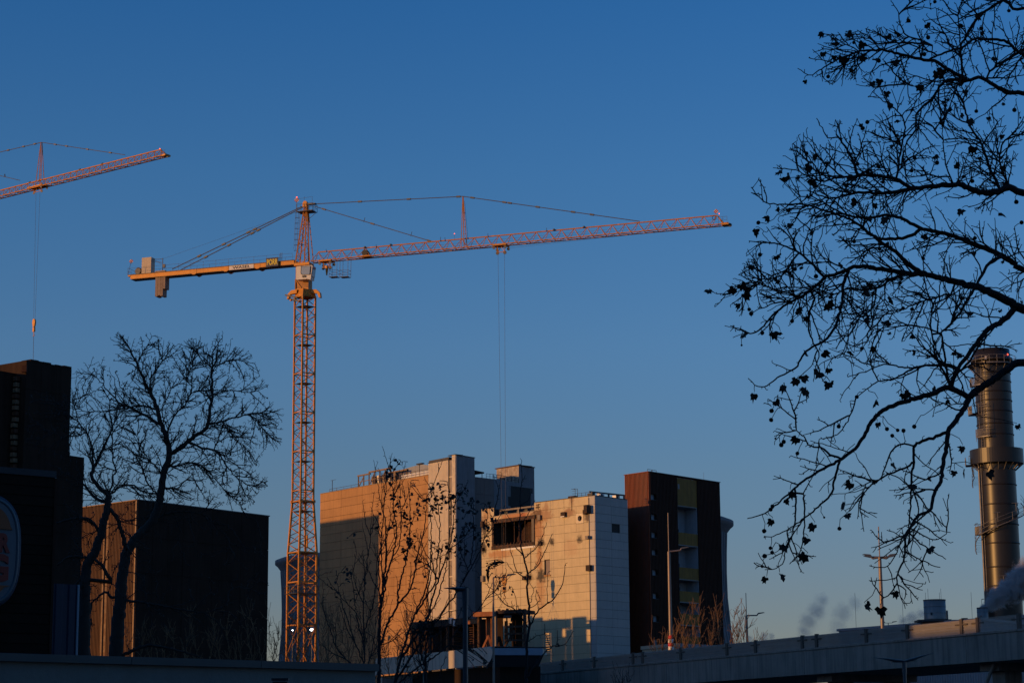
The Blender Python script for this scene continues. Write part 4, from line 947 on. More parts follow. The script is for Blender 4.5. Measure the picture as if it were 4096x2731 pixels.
def ringplat(z, r1, a0=-math.pi, a1=math.pi, m=M_galv, name='ring_platform', th=.12, railh=1.0):
    mb = MB(); n = 40
    for k in range(n):
        a, b = a0+(a1-a0)*k/n, a0+(a1-a0)*(k+1)/n
        P = [cyl(a, R, z), cyl(b, R, z), cyl(b, r1, z), cyl(a, r1, z)]; V = P+[p-Z3*th for p in P]
        mb.add(V, [(0, 1, 2, 3), (7, 6, 5, 4), (2, 6, 7, 3)])
    o = mb.build(name, m, ch)
    mb = MB(); 
    for k in range(n):
        a, b = a0+(a1-a0)*k/n, a0+(a1-a0)*(k+1)/n
        for h in (railh, railh*.5): mb.bar(cyl(a, r1, z+h), cyl(b, r1, z+h), .03, 4)
        if k % 2 == 0: mb.bar(cyl(a, r1, z), cyl(a, r1, z+railh), .03, 4)
    mb.build('platform_railing', M_galv, o)
    return o
zp1 = zc(1462)
pf = ringplat(zp1, R*1.36)
for k in range(16): a = 2*math.pi*k/16; bar('platform_bracket', cyl(a, R*1.3, zp1-.12), cyl(a, R, zp1-1.0), .05, M_galv, ch)
# mid height collar drum
zt_, zb_ = zc(1800), zc(1858)
mb = MB(); mb.lathe([(R, zb_), (R*1.48, zb_), (R*1.48, zt_), (R, zt_)], (cx, cy, 0), 64, sm=False); mb.build('collar_drum', M_chim, ch)
for k in range(20): a = 2*math.pi*(k+.5)/20; bar('platform_bracket', cyl(a, R*1.42, zb_-.02), cyl(a, R, zb_-.9), .06, M_galv, ch)
# caged ladders and small landings on the left flank
for (y0, y1, a0) in ((1462, 1545, -.75), (1545, 1665, -.85), (1620, 1755, -.72), (1755, 1800, -.95)):
    mb = MB(); z0, z1 = zc(y1), zc(y0); 
    for da in (-.1, .1): mb.bar(cyl(a0+da, R+.15, z0), cyl(a0+da, R+.15, z1), .035, 4); mb.bar(cyl(a0+da*2.2, R+.75, z0+1), cyl(a0+da*2.2, R+.75, z1), .03, 4)
    z = z0
    while z < z1: 
        mb.bar(cyl(a0-.1, R+.15, z), cyl(a0+.1, R+.15, z), .025, 4)
        if int((z-z0)/.35) % 4 == 0:
            for s in (-1, 1): mb.bar(cyl(a0+s*.1, R+.15, z), cyl(a0+s*.22, R+.75, z), .025, 4)
            mb.bar(cyl(a0-.22, R+.75, z), cyl(a0+.22, R+.75, z), .025, 4)
        z += .35
    mb.build('caged_ladder', M_galv, ch)
for (py, a0, a1, r1) in ((1545, -1.6, -.6, R*1.30), (1656, -1.9, -1.2, R*1.45), (1752, -1.2, -.45, R*1.3)): ringplat(zc(py), r1, a0, a1, name='landing')
# spiral stair flights wrapping the lower shell
def flight(a0, a1, y0, y1, rail_=True):
    z0, z1 = zc(y0), zc(y1); n = max(8, int(abs(z1-z0)/.2)); mb = MB()
    for k in range(n):
        f = k/n; a = a0+(a1-a0)*f; z = z0+(z1-z0)*f
        mb.add([cyl(a, R+.1, z), cyl(a, R+1.0, z), cyl(a+(a1-a0)/n, R+1.0, z), cyl(a+(a1-a0)/n, R+.1, z)], [(0, 1, 2, 3)])
        mb.bar(cyl(a, R+1.0, z-.12), cyl(a+(a1-a0)/n, R+1.0, z-.12+(z1-z0)/n), .07, 4)
        mb.bar(cyl(a, R+.1, z-.12), cyl(a+(a1-a0)/n, R+.1, z-.12+(z1-z0)/n), .07, 4)
        for h in (.5, 1.0): mb.bar(cyl(a, R+1.0, z+h), cyl(a+(a1-a0)/n, R+1.0, z+h+(z1-z0)/n), .03, 4)
        if k % 4 == 0: mb.bar(cyl(a, R+1.0, z), cyl(a, R+1.0, z+1.0), .03, 4)
    return mb.build('stair_flight', M_galv, ch)
flight(-1.05, 1.3, 2136, 2050); flight(1.3, 1.9, 2050, 2005); flight(-1.05, -1.9, 2136, 2182); flight(-1.9, -1.5, 2182, 2212)
flight(-1.9, -2.2, 1860, 1900); flight(-2.2, -1.6, 1900, 1945); ringplat(zc(1857), R*1.75, -2.0, -1.6, name='landing'); ringplat(zc(2136), R*1.4, -1.7, -1.0, name='landing'); ringplat(zc(2280), R*1.4, 1.4, 2.0, name='landing')
for (a, py) in ((-.3, 2060), (.5, 2022), (-1.3, 2100), (.6, 2290), (-.2, 2310)):
    p = cyl(a, R+.9, zc(py)); mb = MB(); mb.bar(p-Z3*1.2, p, .03); mb.bar(p-Vector((.55, 0, 0)), p+Vector((.35, 0, .05)), .05); mb.build('stair_lamp', M_galv, ch)
for (a, r, py) in ((-1.75, R+1.3, 1820), (-1.7, R+.9, 2092), (-1.6, R+.6, 2395)):
    p = cyl(a, r, zc(py)); mb = MB(); mb.bar(p-Z3*1.4, p, .03); mb.bar(p, p+Vector((.35, 0, .06)), .05); mb.build('stair_lamp', M_galv, ch)
bar('riser_pipe', cyl(-1.45, R+.18, 2), cyl(-1.45, R+.18, zb_), .14, M_galv, ch, n=8); bar('riser_pipe', cyl(-1.25, R+.1, 2), cyl(-1.25, R+.1, zb_), .05, M_galv, ch)
link('obstruction_light', unit_cyl(M_redl, 8), frame(Vector((.1, 0, 0)), Vector((0, .1, 0)), Z3*.2, cyl(.75, R*1.1, zc(1428))), ch)
link('signal_box', unit_box(mat('pale_enamel', (.6, .55, .5), .4)), frame(Vector((.6, 0, 0)), Vector((0, .1, 0)), Z3*.5, cyl(-.45, R*1.05+.2, zc(1443))), ch)

# ------------------------------------------------------------------ cooling towers
M_cool = mat('cooling_tower_concrete', (.20, .20, .21), .9, var=.12, scale=.15, streak=.15)
def cooling(name, label, Y, pxc, lip_px, py_lip, py_top, body_px, thr_px, thr_py):
    c = PY(pxc, py_lip, Y); rz = lambda px: abs(px-pxc)*Y/8533
    zl, ztp, zt_ = c.z, PY(pxc, py_top, Y).z, PY(pxc, thr_py, Y).z
    rb_, rl, rt_ = rz(body_px), rz(lip_px), rz(thr_px)
    root = thing(name, label, 'cooling tower', (c.x, Y, 0))
    k = (rt_+9-rt_)/(zt_*zt_)
    prof = [(rt_+9*((zt_-z)/zt_)**2, z) for z in np.linspace(0, zt_, 12)]
    prof += [(rt_+(rb_-rt_)*((z-zt_)/(zl-zt_))**2, z) for z in np.linspace(zt_, zl, 6)[1:]]
    mb = MB(); mb.lathe(prof, (c.x, Y, 0), 72); mb.build('tower_shell', M_cool, root)
    mb = MB(); w_ = (zl-zt_); mb.lathe([(rb_, zl-.1), (rl-.6, zl+1.1), (rl, zl+1.6), (rl, zl+2.4), (rl-1.3, zl+2.9), (rl-2.0, zl+3.1), (rl-2.0, ztp), (rl-2.6, ztp), (rl-2.6, zl-2)], (c.x, Y, 0), 72); mb.build('tower_rim', M_cool, root)
    for kk in range(72):
        a = 2*math.pi*kk/72
        if math.cos(a) < -.2: continue
        e = Vector((math.sin(a), -math.cos(a), 0)); mb = MB()
        for (r0, z0), (r1, z1) in zip(prof[::2], prof[2::2]): mb.bar(Vector((c.x, Y, z0))+e*r0, Vector((c.x, Y, z1))+e*r1, .16, 4)
        mb.build('shell_rib', M_cool, root)
    a = .9; e = Vector((math.sin(a), -math.cos(a), 0)); p = Vector((c.x, Y, ztp))+e*(rl-2.2); bar('lightning_rod', p, p+Z3*2.6, .04, M_rail, root)
    return root
cooling('cooling_tower', 'cooling tower with flared rim showing beside the dark brown block', 450, 2560, 2934, 2138, 2090, 2905, 2899, 2330)
cooling('cooling_tower', 'cooling tower with flared rim standing behind the crane mast', 520, 1440, 1102, 2284, 2236, 1126, 1134, 2480)

# ------------------------------------------------------------------ bridge on the right
M_brc = mat('bridge_concrete', (.25, .22, .185), .85, var=.25, scale=.35, streak=.45, rnd=.04, bump=.2, bscale=3)
Bn_ = PY(4096, 2512, 150); Bf_ = PZ(2246, 2682, Bn_.z); bd = (Bf_-Bn_); bd.z = 0; bd.normalize()
WB = Wall(Bn_-bd*14, Bf_+bd*34); zb = Bn_.z
br = thing('road_bridge', 'long concrete road bridge crossing the lower right corner on piers', 'bridge', (WB.A.x, WB.A.y, 0))
zf = WB.hit(4096, 2636)[1]
jp = [0]+[WB.hit(x, 2650)[0] for x in (3872, 3645, 3430, 3222, 3028, 2845, 2670, 2500, 2340, 2180, 2030, 1890)]+[WB.L]
panels(WB, jp, [zf, zb-.16], M_brc, br, name='fascia_panel', gap=.04, th=.12)
for i in range(len(jp)-1): WB.block('coping_slab', jp[i]+.01, jp[i+1]-.01, zb-.15, zb, -.5, .2, M_brc, br)
WB.block('deck', 0, WB.L, zf+.25, zb-.3, -11, -.02, M_brc, br)
WB.block('deck_soffit', 0, WB.L, zf-.02, zf+.22, -10.6, -.5, M_brc, br)
for (px, wpx) in ((4250, 130), (3903, 116), (3246, 100), (2760, 80), (2330, 70)):
    u = WB.hit(px, 2680)[0]
    WB.block('pier_head', u-1.1, u+1.1, zf-.55, zf-.03, -9.5, -1.2, M_brc, br); WB.block('pier', u-.75, u+.75, 0, zf-.56, -3.5, -2.0, M_brc, br); WB.block('pier', u-.75, u+.75, 0, zf-.56, -9, -7.5, M_brc, br)
bar('drain_pipe', WB.P(3975, 2655, -.9), WB.P(3935, 2760, -.9), .13, M_brc, br, n=8); bar('drain_pipe', WB.P(3982, 2640, -.9), WB.P(3975, 2655, -.9), .13, M_brc, br, n=8)
M_fen = mat('fence_mesh_wire', (.36, .33, .30), .5, .5, var=.15); M_post = mat('fence_post_brown', (.09, .075, .06), .6, .2, var=.15)
M_scr = bpy.data.materials.new('translucent_screen'); M_scr.use_nodes = True
_b = M_scr.node_tree.nodes['Principled BSDF']; _b.inputs['Base Color'].default_value = (.42, .40, .38, 1); _b.inputs['Roughness'].default_value = .5; _b.inputs['Transmission Weight'].default_value = .0; _b.inputs['Alpha'].default_value = .8
fn = thing('bridge_fence', 'mesh and panel fence with brown posts along the bridge edge', 'fence', (WB.A.x, WB.A.y, zb))
zft = WB.hit(3913, 2473, -.3)[1]
posts = [4080, 3915, 3850, 3632, 3467, 3267, 3210, 3022, 2908, 2722, 2570, 2532, 2376, 2250, 2120, 1980]
us = [WB.hit(x, 2560, -.3)[0] for x in posts]
for u in us:
    WB.block('fence_post', u-.16, u+.16, zb, zft+.10, -.42, -.2, M_post, fn)
    for s in (-1, 1): WB.block('post_bracket', u+s*.16, u+s*.72, zft-.36, zft-.26, -.3, -.22, M_post, fn)
us = sorted(us)
for a, b in zip(us[:-1], us[1:]):
    if b-a < .6: continue
    lit = a > WB.hit(3915, 2500)[0]-.3
    if lit: WB.block('fence_panel', a+.2, b-.2, zb+.03, zft, -.36, -.33, M_scr, fn)
    mb = MB(); k = min(200, int((b-a-.4)/.085))
    for i in range(k+1):
        u = a+.2+(b-a-.4)*i/k; WB.mblock(mb, u-.009, u+.009, zb+.03, zft+.03, -.31, -.292)
    for f in (.0, .3, .52, .78, .88): WB.mblock(mb, a+.18, b-.18, zb+.05+(zft-zb-.05)*f, zb+.075+(zft-zb-.05)*f, -.29, -.27)
    tag(mb.build('wire_mesh', M_fen, fn), kind='stuff')

# ------------------------------------------------------------------ lamps on and behind the bridge
M_lpole = mat('lamp_pole_metal', (.24, .19, .16), .5, .4, var=.1); M_head = mat('lamp_head_grey', (.12, .12, .125), .4, .3)
def mast_lamp(label, px, py0, py1, Y, spike, arms, wpx, band=None, group=None):
    b0, t0 = PY(px[0], py0, Y), PY(px[1], py1, Y); r = wpx/8533*Y/2
    root = thing('lamp_mast', label, 'street lamp', (b0.x, b0.y, 0), group)
    ax = Vector((b0.x, b0.y, 0)); tp = Vector((b0.x, b0.y, t0.z)); mb = MB(); mb.bar(ax, tp, r*1.25, 12, r*.8); mb.build('pole', M_lpole, root)
    if spike: bar('lightning_rod', tp, tp+Z3*(PY(px[1], spike, Y).z-t0.z), r*.28, M_lpole, root)
    for (dx, dz) in arms:
        e = tp+Vector((dx, 0, dz)); mb = MB(); mb.bar(tp, e, r*.5); mb.bar(e, e+Vector((dx*.12, 0, .22*abs(dx)/1.6+.05)), r*.5); mb.build('arm', M_lpole, root)
        f = 1 if dx > 0 else -1; h = e+Vector((dx*.12, 0, .22*abs(dx)/1.6+.05)); mb = MB()
        mb.prism([h+Vector((f*x, -.16, z)) for x, z in ((-.08, -.05), (.0, .08), (.55, .13), (.72, .07), (.1, -.06))], Vector((0, .32, 0))); mb.build('lamp_head', M_head, root)
    if band:
        for i, (ya, yb, m_) in enumerate(band):
            za, zb5 = PY(px[0], ya, Y).z, PY(px[0], yb, Y).z; bar('pole_band', Vector((b0.x, b0.y, zb5)), Vector((b0.x, b0.y, za)), r*1.42, m_, root, n=12)
    return root
mast_lamp('slim lamp mast with red and white bands in front of the brown block', (2684, 2677), 2600, 2205, 212, 2050, [(1.15, .12)], 15, [(2540, 2554, M_rw1), (2554, 2570, M_rw2), (2570, 2584, M_rw1), (2584, 2600, M_rw2)])
mast_lamp('short single arm lamp mast beside the sunlit birches', (2990, 2985), 2600, 2460, 235, 2370, [(1.15, .0)], 11)
mast_lamp('tall lamp mast with four heads rising behind the bridge fence', (3534, 3523), 2600, 2228, 190, 2105, [(-.75, .03), (.8, .03), (-.65, -.1), (.65, -.1)], 17)
mast_lamp('slim lamp mast standing against the burnt white facade', (1975, 1977), 2700, 2308, 175, None, [(1.05, -.02)], 9)
mast_lamp('tiny floodlight mast on the far hall roof', (3556, 3555), 2570, 2490, 330, None, [(-.5, .0), (.6, .0)], 4)
# near street lamps
def cobra(label, px, pyt, pyb, Y, heads, r):
    b0, t0 = PY(px[0], pyb, Y), PY(px[1], pyt, Y); root = thing('street_lamp', label, 'street lamp', (b0.x, b0.y, 0))
    tp = Vector((b0.x, b0.y, t0.z)); mb = MB(); mb.bar((b0.x, b0.y, 0), tp-Z3*r*6, r*1.1, 14, r); mb.bar(tp-Z3*r*7, tp, r*1.25, 14); mb.build('pole', M_head, root)
    for (f, L_, up) in heads:
        mb = MB(); V = []; F = []; sec_ = [(0, .9, .55), (.12, 1.25, 1.1), (.3, 1.25, 1.2), (.55, .95, .75), (.75, .55, .4), (1.0, .12, .12)]
        for (t_, w_, h_) in sec_:
            c = tp+Vector((f*L_*t_, 0, up*t_-(.25*r if t_ < .5 else 0)))
            for k in range(10): a = 2*math.pi*k/10; V.append(c+Vector((0, math.cos(a)*w_*r*1.6, math.sin(a)*h_*r*(1.0 if math.sin(a) < 0 else .5))))
        for i in range(len(sec_)-1):
            for k in range(10): j = (k+1) % 10; F.append((i*10+k, i*10+j, i*10+10+j, i*10+10+k))
        F.append(tuple(range(10))); mb.add(V, F, True); mb.build('lamp_head', M_head, root)
        link('lamp_lens', unit_box(M_glass), frame(Vector((L_*.3, 0, 0)), Vector((0, r*2, 0)), Z3*.01, tp+Vector((f*L_*.28, 0, up*.28-r*1.35))), root)
    return root
cobra('near grey street lamp with one flat head pointing left past the stair tower', (1862, 1858), 2350, 2731, 26, [(-1, .26, .0)], .031)
cobra('double headed street lamp in front of the bridge fascia', (3620, 3618), 2640, 2731, 60, [(-1, .82, .085), (1, .82, .20)], .05)
mast_lamp('thin lit post standing before the pale canopy', (1695, 1694), 2731, 2600, 120, None, [], 8)

# ------------------------------------------------------------------ pale canopy and wrecked frame in front of the burnt facade
M_can = mat('pale_metal_fascia', (.66, .58, .48), .5, .15, var=.1, streak=.25, rnd=.05)
K1, K0 = PY(1978, 2590, 205), None
zk = K1.z; K0 = PZ(1500, 2640, zk); WC2 = Wall(K0, K1)
cn = thing('canopy', 'pale panelled canopy with a slanted end below the burnt facade', 'canopy', ((K0.x+K1.x)/2, K1.y, 0))
hk = zk-WC2.hit(1850, 2678)[1]
zk0, zk1_ = WC2.hit(1700, 2685)[1], WC2.hit(1700, 2612)[1]
mb = MB(); ue = WC2.L
seams = [0]+[WC2.hit(x, 2640)[0] for x in (1540, 1570, 1605, 1645, 1680, 1712, 1732, 1760, 1793, 1825, 1857, 1889, 1921, 1950)]
for a, b in zip(seams[:-1], seams[1:]): WC2.block('fascia_panel', a+.03, b-.02, zk0+.1, zk1_, -.1, .05, M_can, cn)
u = seams[-1]; mb.prism([WC2.pt(u+x, z, .05) for x, z in ((.03, zk0+.1), (.03, zk1_), (.6, zk1_), (1.0, zk1_-.35), (1.15, zk1_-.62), (.45, zk0+.1))], -WC2.n*.2); mb.build('fascia_panel', M_can, cn)
mb = MB(); mb.prism([WC2.pt(u+x, z, -.2) for x, z in ((.4, zk1_+.02), (1.05, zk1_-.62), (.35, zk0))]+[], -WC2.n*.1); mb.build('end_cheek', M_blk, cn)
# the lit wall stops; a dark soffit with a blue grey leading edge runs on to the right
K2 = PY(1975, 2588, 204); dir2 = Vector((.86, .5, 0)); WC3 = Wall(K2, K2+Vector((5.0, 1.0, 0)))
WC3.block('canopy_edge', 0, WC3.L*.93, WC3.hit(1990, 2618)[1], WC3.hit(1990, 2590)[1], -.3, 0, mat('blue_grey_edge', (.20, .27, .36), .5), cn)
mb = MB(); z9, z8 = WC3.hit(1990, 2618)[1], WC3.hit(1990, 2665)[1]; mb.prism([WC3.pt(x, z, -.1) for x, z in ((.1, z9), (WC3.L*.95, z9), (WC3.L*.85, z8), (-.7, z8))], -WC3.n*.4); mb.build('canopy_underside', M_void, cn)
mb = MB(); mb.prism([WC3.pt(WC3.L*.93+x, z, -.0) for x, z in ((0, z9), (0, z9+.65), (.35, z9+.3), (.45, z9))], -WC3.n*.3); mb.build('edge_cap', M_can, cn)
WC2.block('canopy_roof', 0, WC2.L, zk1_-.05, zk1_+.0, -6, -.12, M_roofm, cn); WC2.block('canopy_base', -.3, WC2.L, 0, zk0, -5, -.6, M_dkwall, cn)
M_bpan = mat('grimy_cladding', (.13, .12, .115), .7, var=.2, streak=.3)
for i in range(7): WC2.block('lower_panel', seams[0]+i*1.2, seams[0]+i*1.2+1.16, zk0-2.2, zk0-.15, -.4, -.3, M_can if i < 1 else M_bpan, cn)

wr = thing('wrecked_frame', 'burnt out rusty steel frame and hanging sheets between stair tower and white facade', 'wreck', (-4, 262, 0))
V0, V1 = PY(1905, 2455, 262), PY(2112, 2450, 262)
WV = Wall((V0.x, 263.5), (V1.x, 260.5)); M_hot = mat('orange_rust_sheet', (.34, .11, .035), .7, .1, var=.35, scale=2, streak=.3, bump=.3)
def vb(nm, x0, x1, y0, y1, o0, o1, m): 
    ua, z1_ = WV.hit(x0, y0, o1); uc, z0_ = WV.hit(x1, y1, o1); return WV.block(nm, ua, uc, z0_, z1_, o0, o1, m, wr)
vb('roof_slab', 1975, 2092, 2440, 2449, -3.5, 0, M_burnt); vb('roof_slab', 1892, 1974, 2447, 2462, -2.5, .5, M_hot)
vb('column', 2091, 2102, 2434, 2600, -.3, .1, M_burnt); vb('column', 1974, 1984, 2442, 2600, -.3, .1, M_frm); vb('column', 1909, 1917, 2462, 2600, -.3, .1, M_burnt)
vb('back_sheet', 2046, 2090, 2449, 2600, -3.3, -3.2, M_dkwall); vb('back_sheet', 1984, 2012, 2449, 2600, -1.2, -1.1, M_dkwall)
vb('hanging_sheet', 2018, 2031, 2482, 2575, -1.8, -1.7, M_hot); vb('hanging_sheet', 2037, 2052, 2490, 2560, -2.4, -2.3, M_rust)
vb('hanging_sheet', 1944, 1966, 2470, 2590, -1.2, -1.1, M_hot); vb('hanging_sheet', 1966, 1973, 2470, 2590, -1.0, -.9, M_rust); vb('wall_sheet', 1918, 1943, 2475, 2600, -2.0, -1.9, M_dkwall)
for (y, m_) in ((2502, M_burnt), (2530, M_burnt), (2556, M_burnt)): vb('crossbar', 2017, 2092, y, y+5, -.4, -.2, m_)
bar('fallen_beam', WV.P(1928, 2600), WV.P(1955, 2540), .12, M_hot, wr, box=True); bar('fallen_beam', WV.P(1968, 2590), WV.P(1953, 2540), .12, M_hot, wr, box=True); bar('fallen_beam', WV.P(2015, 2590, -.5), WV.P(2060, 2520, -.5), .10, M_burnt, wr, box=True)
bar('bent_rod', WV.P(2066, 2445), WV.P(2066, 2420), .06, M_hot, wr); vb('roof_stub', 2040, 2058, 2441, 2444, -1, 0, M_hot); vb('roof_stub', 2060, 2088, 2437, 2444, -1, -.6, M_rust)
for k in range(6): 
    x = 1990+k*17; vb('broken_bracket', x, x+5, 2432+random.random()*6, 2441, -.4, 0, M_burnt)
# lower plant between stair tower base and the wreck
lp = thing('pipe_plant', 'dark scorched pipe plant with rusty coils at the foot of the stair tower', 'plant', (-12, 275, 0))
WP = Wall((PY(1590, 2500, 280).x, 282), (PY(1905, 2500, 270).x, 270.0))
def pb2(nm, x0, x1, y0, y1, o0, o1, m):
    ua, z1_ = WP.hit(x0, y0, o1); uc, z0_ = WP.hit(x1, y1, o1); return WP.block(nm, ua, uc, z0_, z1_, o0, o1, m, lp)
pb2('plant_roof', 1640, 1850, 2488, 2497, -3, .2, M_burnt); pb2('plant_wall', 1640, 1905, 2497, 2620, -3, -2.8, M_dkwall)
pb2('roof_drum', 1860, 1906, 2478, 2492, -1.5, .3, M_hot)
for i, x in enumerate((1650, 1672, 1700, 1722, 1758, 1775, 1795, 1808, 1840, 1868, 1888, 1900)):
    m_ = (M_burnt, M_rust, M_hot)[i % 3]; u = WP.hit(x, 2550)[0]; z0_ = WP.hit(x, 2600)[1]; z1_ = WP.hit(x, 2495)[1]
    bar('vertical_pipe', WP.pt(u, z0_-4, -.3*(i % 3)), WP.pt(u, z1_, -.3*(i % 3)), .10+.08*(i % 2), m_, lp, n=8)
for x in (1815, 1880):
    u = WP.hit(x, 2550)[0]; z0_ = WP.hit(x, 2600)[1]; z1_ = WP.hit(x, 2500)[1]
    for k in range(11):
        z = z0_+(z1_-z0_)*k/11; link('cooling_coil', unit_cyl(M_rust, 10), frame(Vector((.55, 0, 0)), Vector((0, .55, 0)), Z3*.12, WP.pt(u, z, -.6)), lp)
pb2('corner_duct', 1795, 1806, 2470, 2492, -.2, .2, M_white); pb2('corner_duct', 1812, 1820, 2480, 2502, -.2, .2, M_white)

# ------------------------------------------------------------------ small kiosk, industrial hall, tanks
kk = PY(2570, 2576, 235); kb = thing('beige_shed', 'low flat beige shed roof showing above the bridge fence', 'building', (kk.x, kk.y, 0))
Kl = Wall(PY(2568, 2590, 238), PY(2704, 2580, 232)); zt5 = Kl.hit(2700, 2571)[1]
Kr = Wall(Kl.B, Kl.B+Vector((9, 9.5, 0)))
for k in range(3): Kl.block('wall_panel', Kl.L*k/3+.02, Kl.L*(k+1)/3-.02, 2, zt5-.4, -.1, 0, mat('beige_render', (.50, .36, .24), .8) if not k else bpy.data.materials['beige_render'], kb)
Kl.block('roof_edge', -.1, Kl.L+.1, zt5-.38, zt5, -.3, .12, bpy.data.materials['beige_render'], kb); Kr.block('wall_panel', 0.02, Kr.L, 2, zt5-.4, -.1, 0, M_pale, kb); Kr.block('roof_edge', .13, Kr.L, zt5-.38, zt5, -.3, .1, M_corrb, kb)
Hn = PY(3925, 2470, 250); Hf = PZ(3355, 2514, Hn.z); WH = Wall(Hf, Hn); Hr = PZ(4330, 2512, Hn.z); WH2 = Wall(Hn, Hr)
ih = thing('industrial_hall', 'long grey corrugated hall with a low roof behind the bridge', 'building', ((Hn.x+Hf.x)/2, Hn.y+6, 0))
M_hall = mat('hall_grey_sheet', (.26, .26, .28), .6, .1, var=.08, streak=.12)
corrugated(WH, 0, WH.L, 1, Hn.z-.3, .4, .08, 0, M_hall, ih); corrugated(WH2, 0, WH2.L, 1, Hn.z-.3, .4, .08, 0, M_hall, ih)
WH.block('roof_edge', -.2, WH.L+.1, Hn.z-.3, Hn.z, -.4, .2, M_hall, ih); WH2.block('roof_edge', .1, WH2.L, Hn.z-.3, Hn.z, -.4, .2, M_hall, ih)
core('hall_roof', [Hf-WH.n*.1, Hn-WH.n*.1-WH2.n*.1, Hr-WH2.n*.1, Hr+(Hf-Hn)], 0, Hn.z-.1, M_roofm, ih)
for (x, y, wd, hh) in ((3825, 2470, 1.1, .55), (3812, 2472, .5, .4), (3857, 2466, .65, .75)):
    p = PY(x, y, 262); hz = Hn.z; b_ = box('roof_fan', (p.x, p.y, hz+hh/2), wd, .9, hh, M_dksteel, ih)
    link('fan_grille', unit_cyl(M_hall, 14), frame(Vector((.2, 0, 0)), Z3*.2, Vector((0, .06, 0)), (p.x, p.y-.46, hz+hh*.5)), b_)
for px in (3613, 3707, 3763, 3890, 3424): p = PY(px, 2490, 258); bar('lightning_rod', (p.x, p.y, Hn.z-.5), (p.x, p.y, Hn.z+3.6), .02, M_rail, ih)
def tank(label, px, py0, py1, Y, wpx, name='tank'):
    b0, t0 = PY(px, py1, Y), PY(px, py0, Y); r = wpx/8533*Y/2; root = thing(name, label, 'tank', (b0.x, b0.y, b0.z)); h = t0.z-b0.z
    mb = MB(); mb.lathe([(r, 0), (r, h), (r*.96, h), (r*.96, h-.5)], (b0.x, Y, b0.z), 48); mb.build('tank_shell', M_galv_t, root)
    for f in (.02, .33, .66, .99): mb = MB(); mb.lathe([(r, h*f-.03), (r*1.015, h*f-.03), (r*1.015, h*f+.04), (r, h*f+.04)], (b0.x, Y, b0.z), 48); mb.build('tank_hoop', M_galv_t, root)
    mb = MB(); mb.lathe([(r*1.0, h-.0), (r*1.03, h), (r*1.03, h+.07), (r*.9, h+.07)], (b0.x, Y, b0.z), 48); mb.build('tank_rim', M_dksteel, root)
    box('access_hatch', (b0.x-r*.5, Y-r*.88, b0.z+h*.28), .32*r/2.2, .25, .5*r/2.2, M_dksteel, root)
    return root
M_galv_t = mat('brushed_tank_steel', (.22, .22, .22), .42, .25, var=.15, scale=.8, streak=.2)
tk = tank('big galvanised round tank on a black stand over the hall roof', 3741, 2400, 2477, 256, 87)
p0 = PY(3741, 2478, 256); mb = MB(); mb.box((p0.x-.3, 256, p0.z-.12), 3.9, 3.0, .2); mb.box((p0.x-1.9, 255, p0.z-.6), .15, .15, 1); mb.box((p0.x+1.5, 255, p0.z-.6), .15, .15, 1); mb.build('tank_stand', M_dksteel, tk)
p1 = PY(3788, 2440, 256); bar('overflow_pipe', (p1.x, 256, p1.z), (p1.x, 256, p0.z), .12, M_galv_t, tk)
for px in (3713, 3765): q = PY(px, 2400, 256.0); bar('lightning_rod', q, q+Z3*1.4, .02, M_rail, tk)
tank('small galvanised round tank steaming beside the chimney foot', 3931, 2431, 2477, 258, 43)
wb = box('roof_hut', PY(4100, 2480, 262), 2.0, 1.6, 1.3, M_hall, None); tag(wb, 'small grey hut on the hall roof at the right edge', 'hut')
p = PY(3938, 2368, 262); fl = thing('flood_light', 'thin flood light post by the small steaming tank', 'lamp', (p.x, p.y, Hn.z)); mb = MB(); mb.bar((p.x, p.y, Hn.z), p, .04); mb.build('pole', M_rail, fl); box('lamp_head', p+Vector((.2, 0, .05)), .4, .1, .2, M_head, fl)

# ------------------------------------------------------------------ foreground: restaurant wall, low white wall, navy annex
BKr = PY(219, 1884, 30); BK0 = PZ(0, 1866, BKr.z); bdir = (BK0-BKr); bdir.z = 0; bdir.normalize()
WX = Wall(BKr+bdir*9, BKr); zX = BKr.z
M_board = mat('black_timber_board', (.030, .018, .012), .85, spec=.15, var=.2, scale=3, bump=.2, bscale=12, rnd=.12)
bk = thing('restaurant', 'black boarded restaurant wall with a round cornered burger sign', 'building', (WX.pt(4.5, 0).x, WX.pt(4.5, 0).y, 0))
hb_ = .137; k = 0; z = zX-.1
while z > .1:
    WX.block('wall_board', 0, WX.L, z-hb_+.008, z, -.03, .0+random.uniform(-.004, .004), M_board, bk); z -= hb_
WX.block('roof_edge', 0, WX.L+.02, zX-.09, zX, -.4, .02, M_dksteel, bk)
core('restaurant_core', [WX.A-WX.n*.04, WX.B-WX.n*.04, WX.B-WX.n*6-WX.d*.5, WX.A-WX.n*6], 0, zX-.05, M_void, bk)
WX.block('corner_trim', WX.L-.0, WX.L+.04, .1, zX-.1, -.1, .01, M_blk, bk)
a = WX.P(224, 1900, -.1); b = WX.P(222, 1985, -.1); bar('downpipe', WX.pt(WX.L+.06, a.z, -.12), WX.pt(WX.L+.06, b.z, -.12), .02, mat('pale_blue_trim', (.25, .31, .36), .5), bk, box=True)
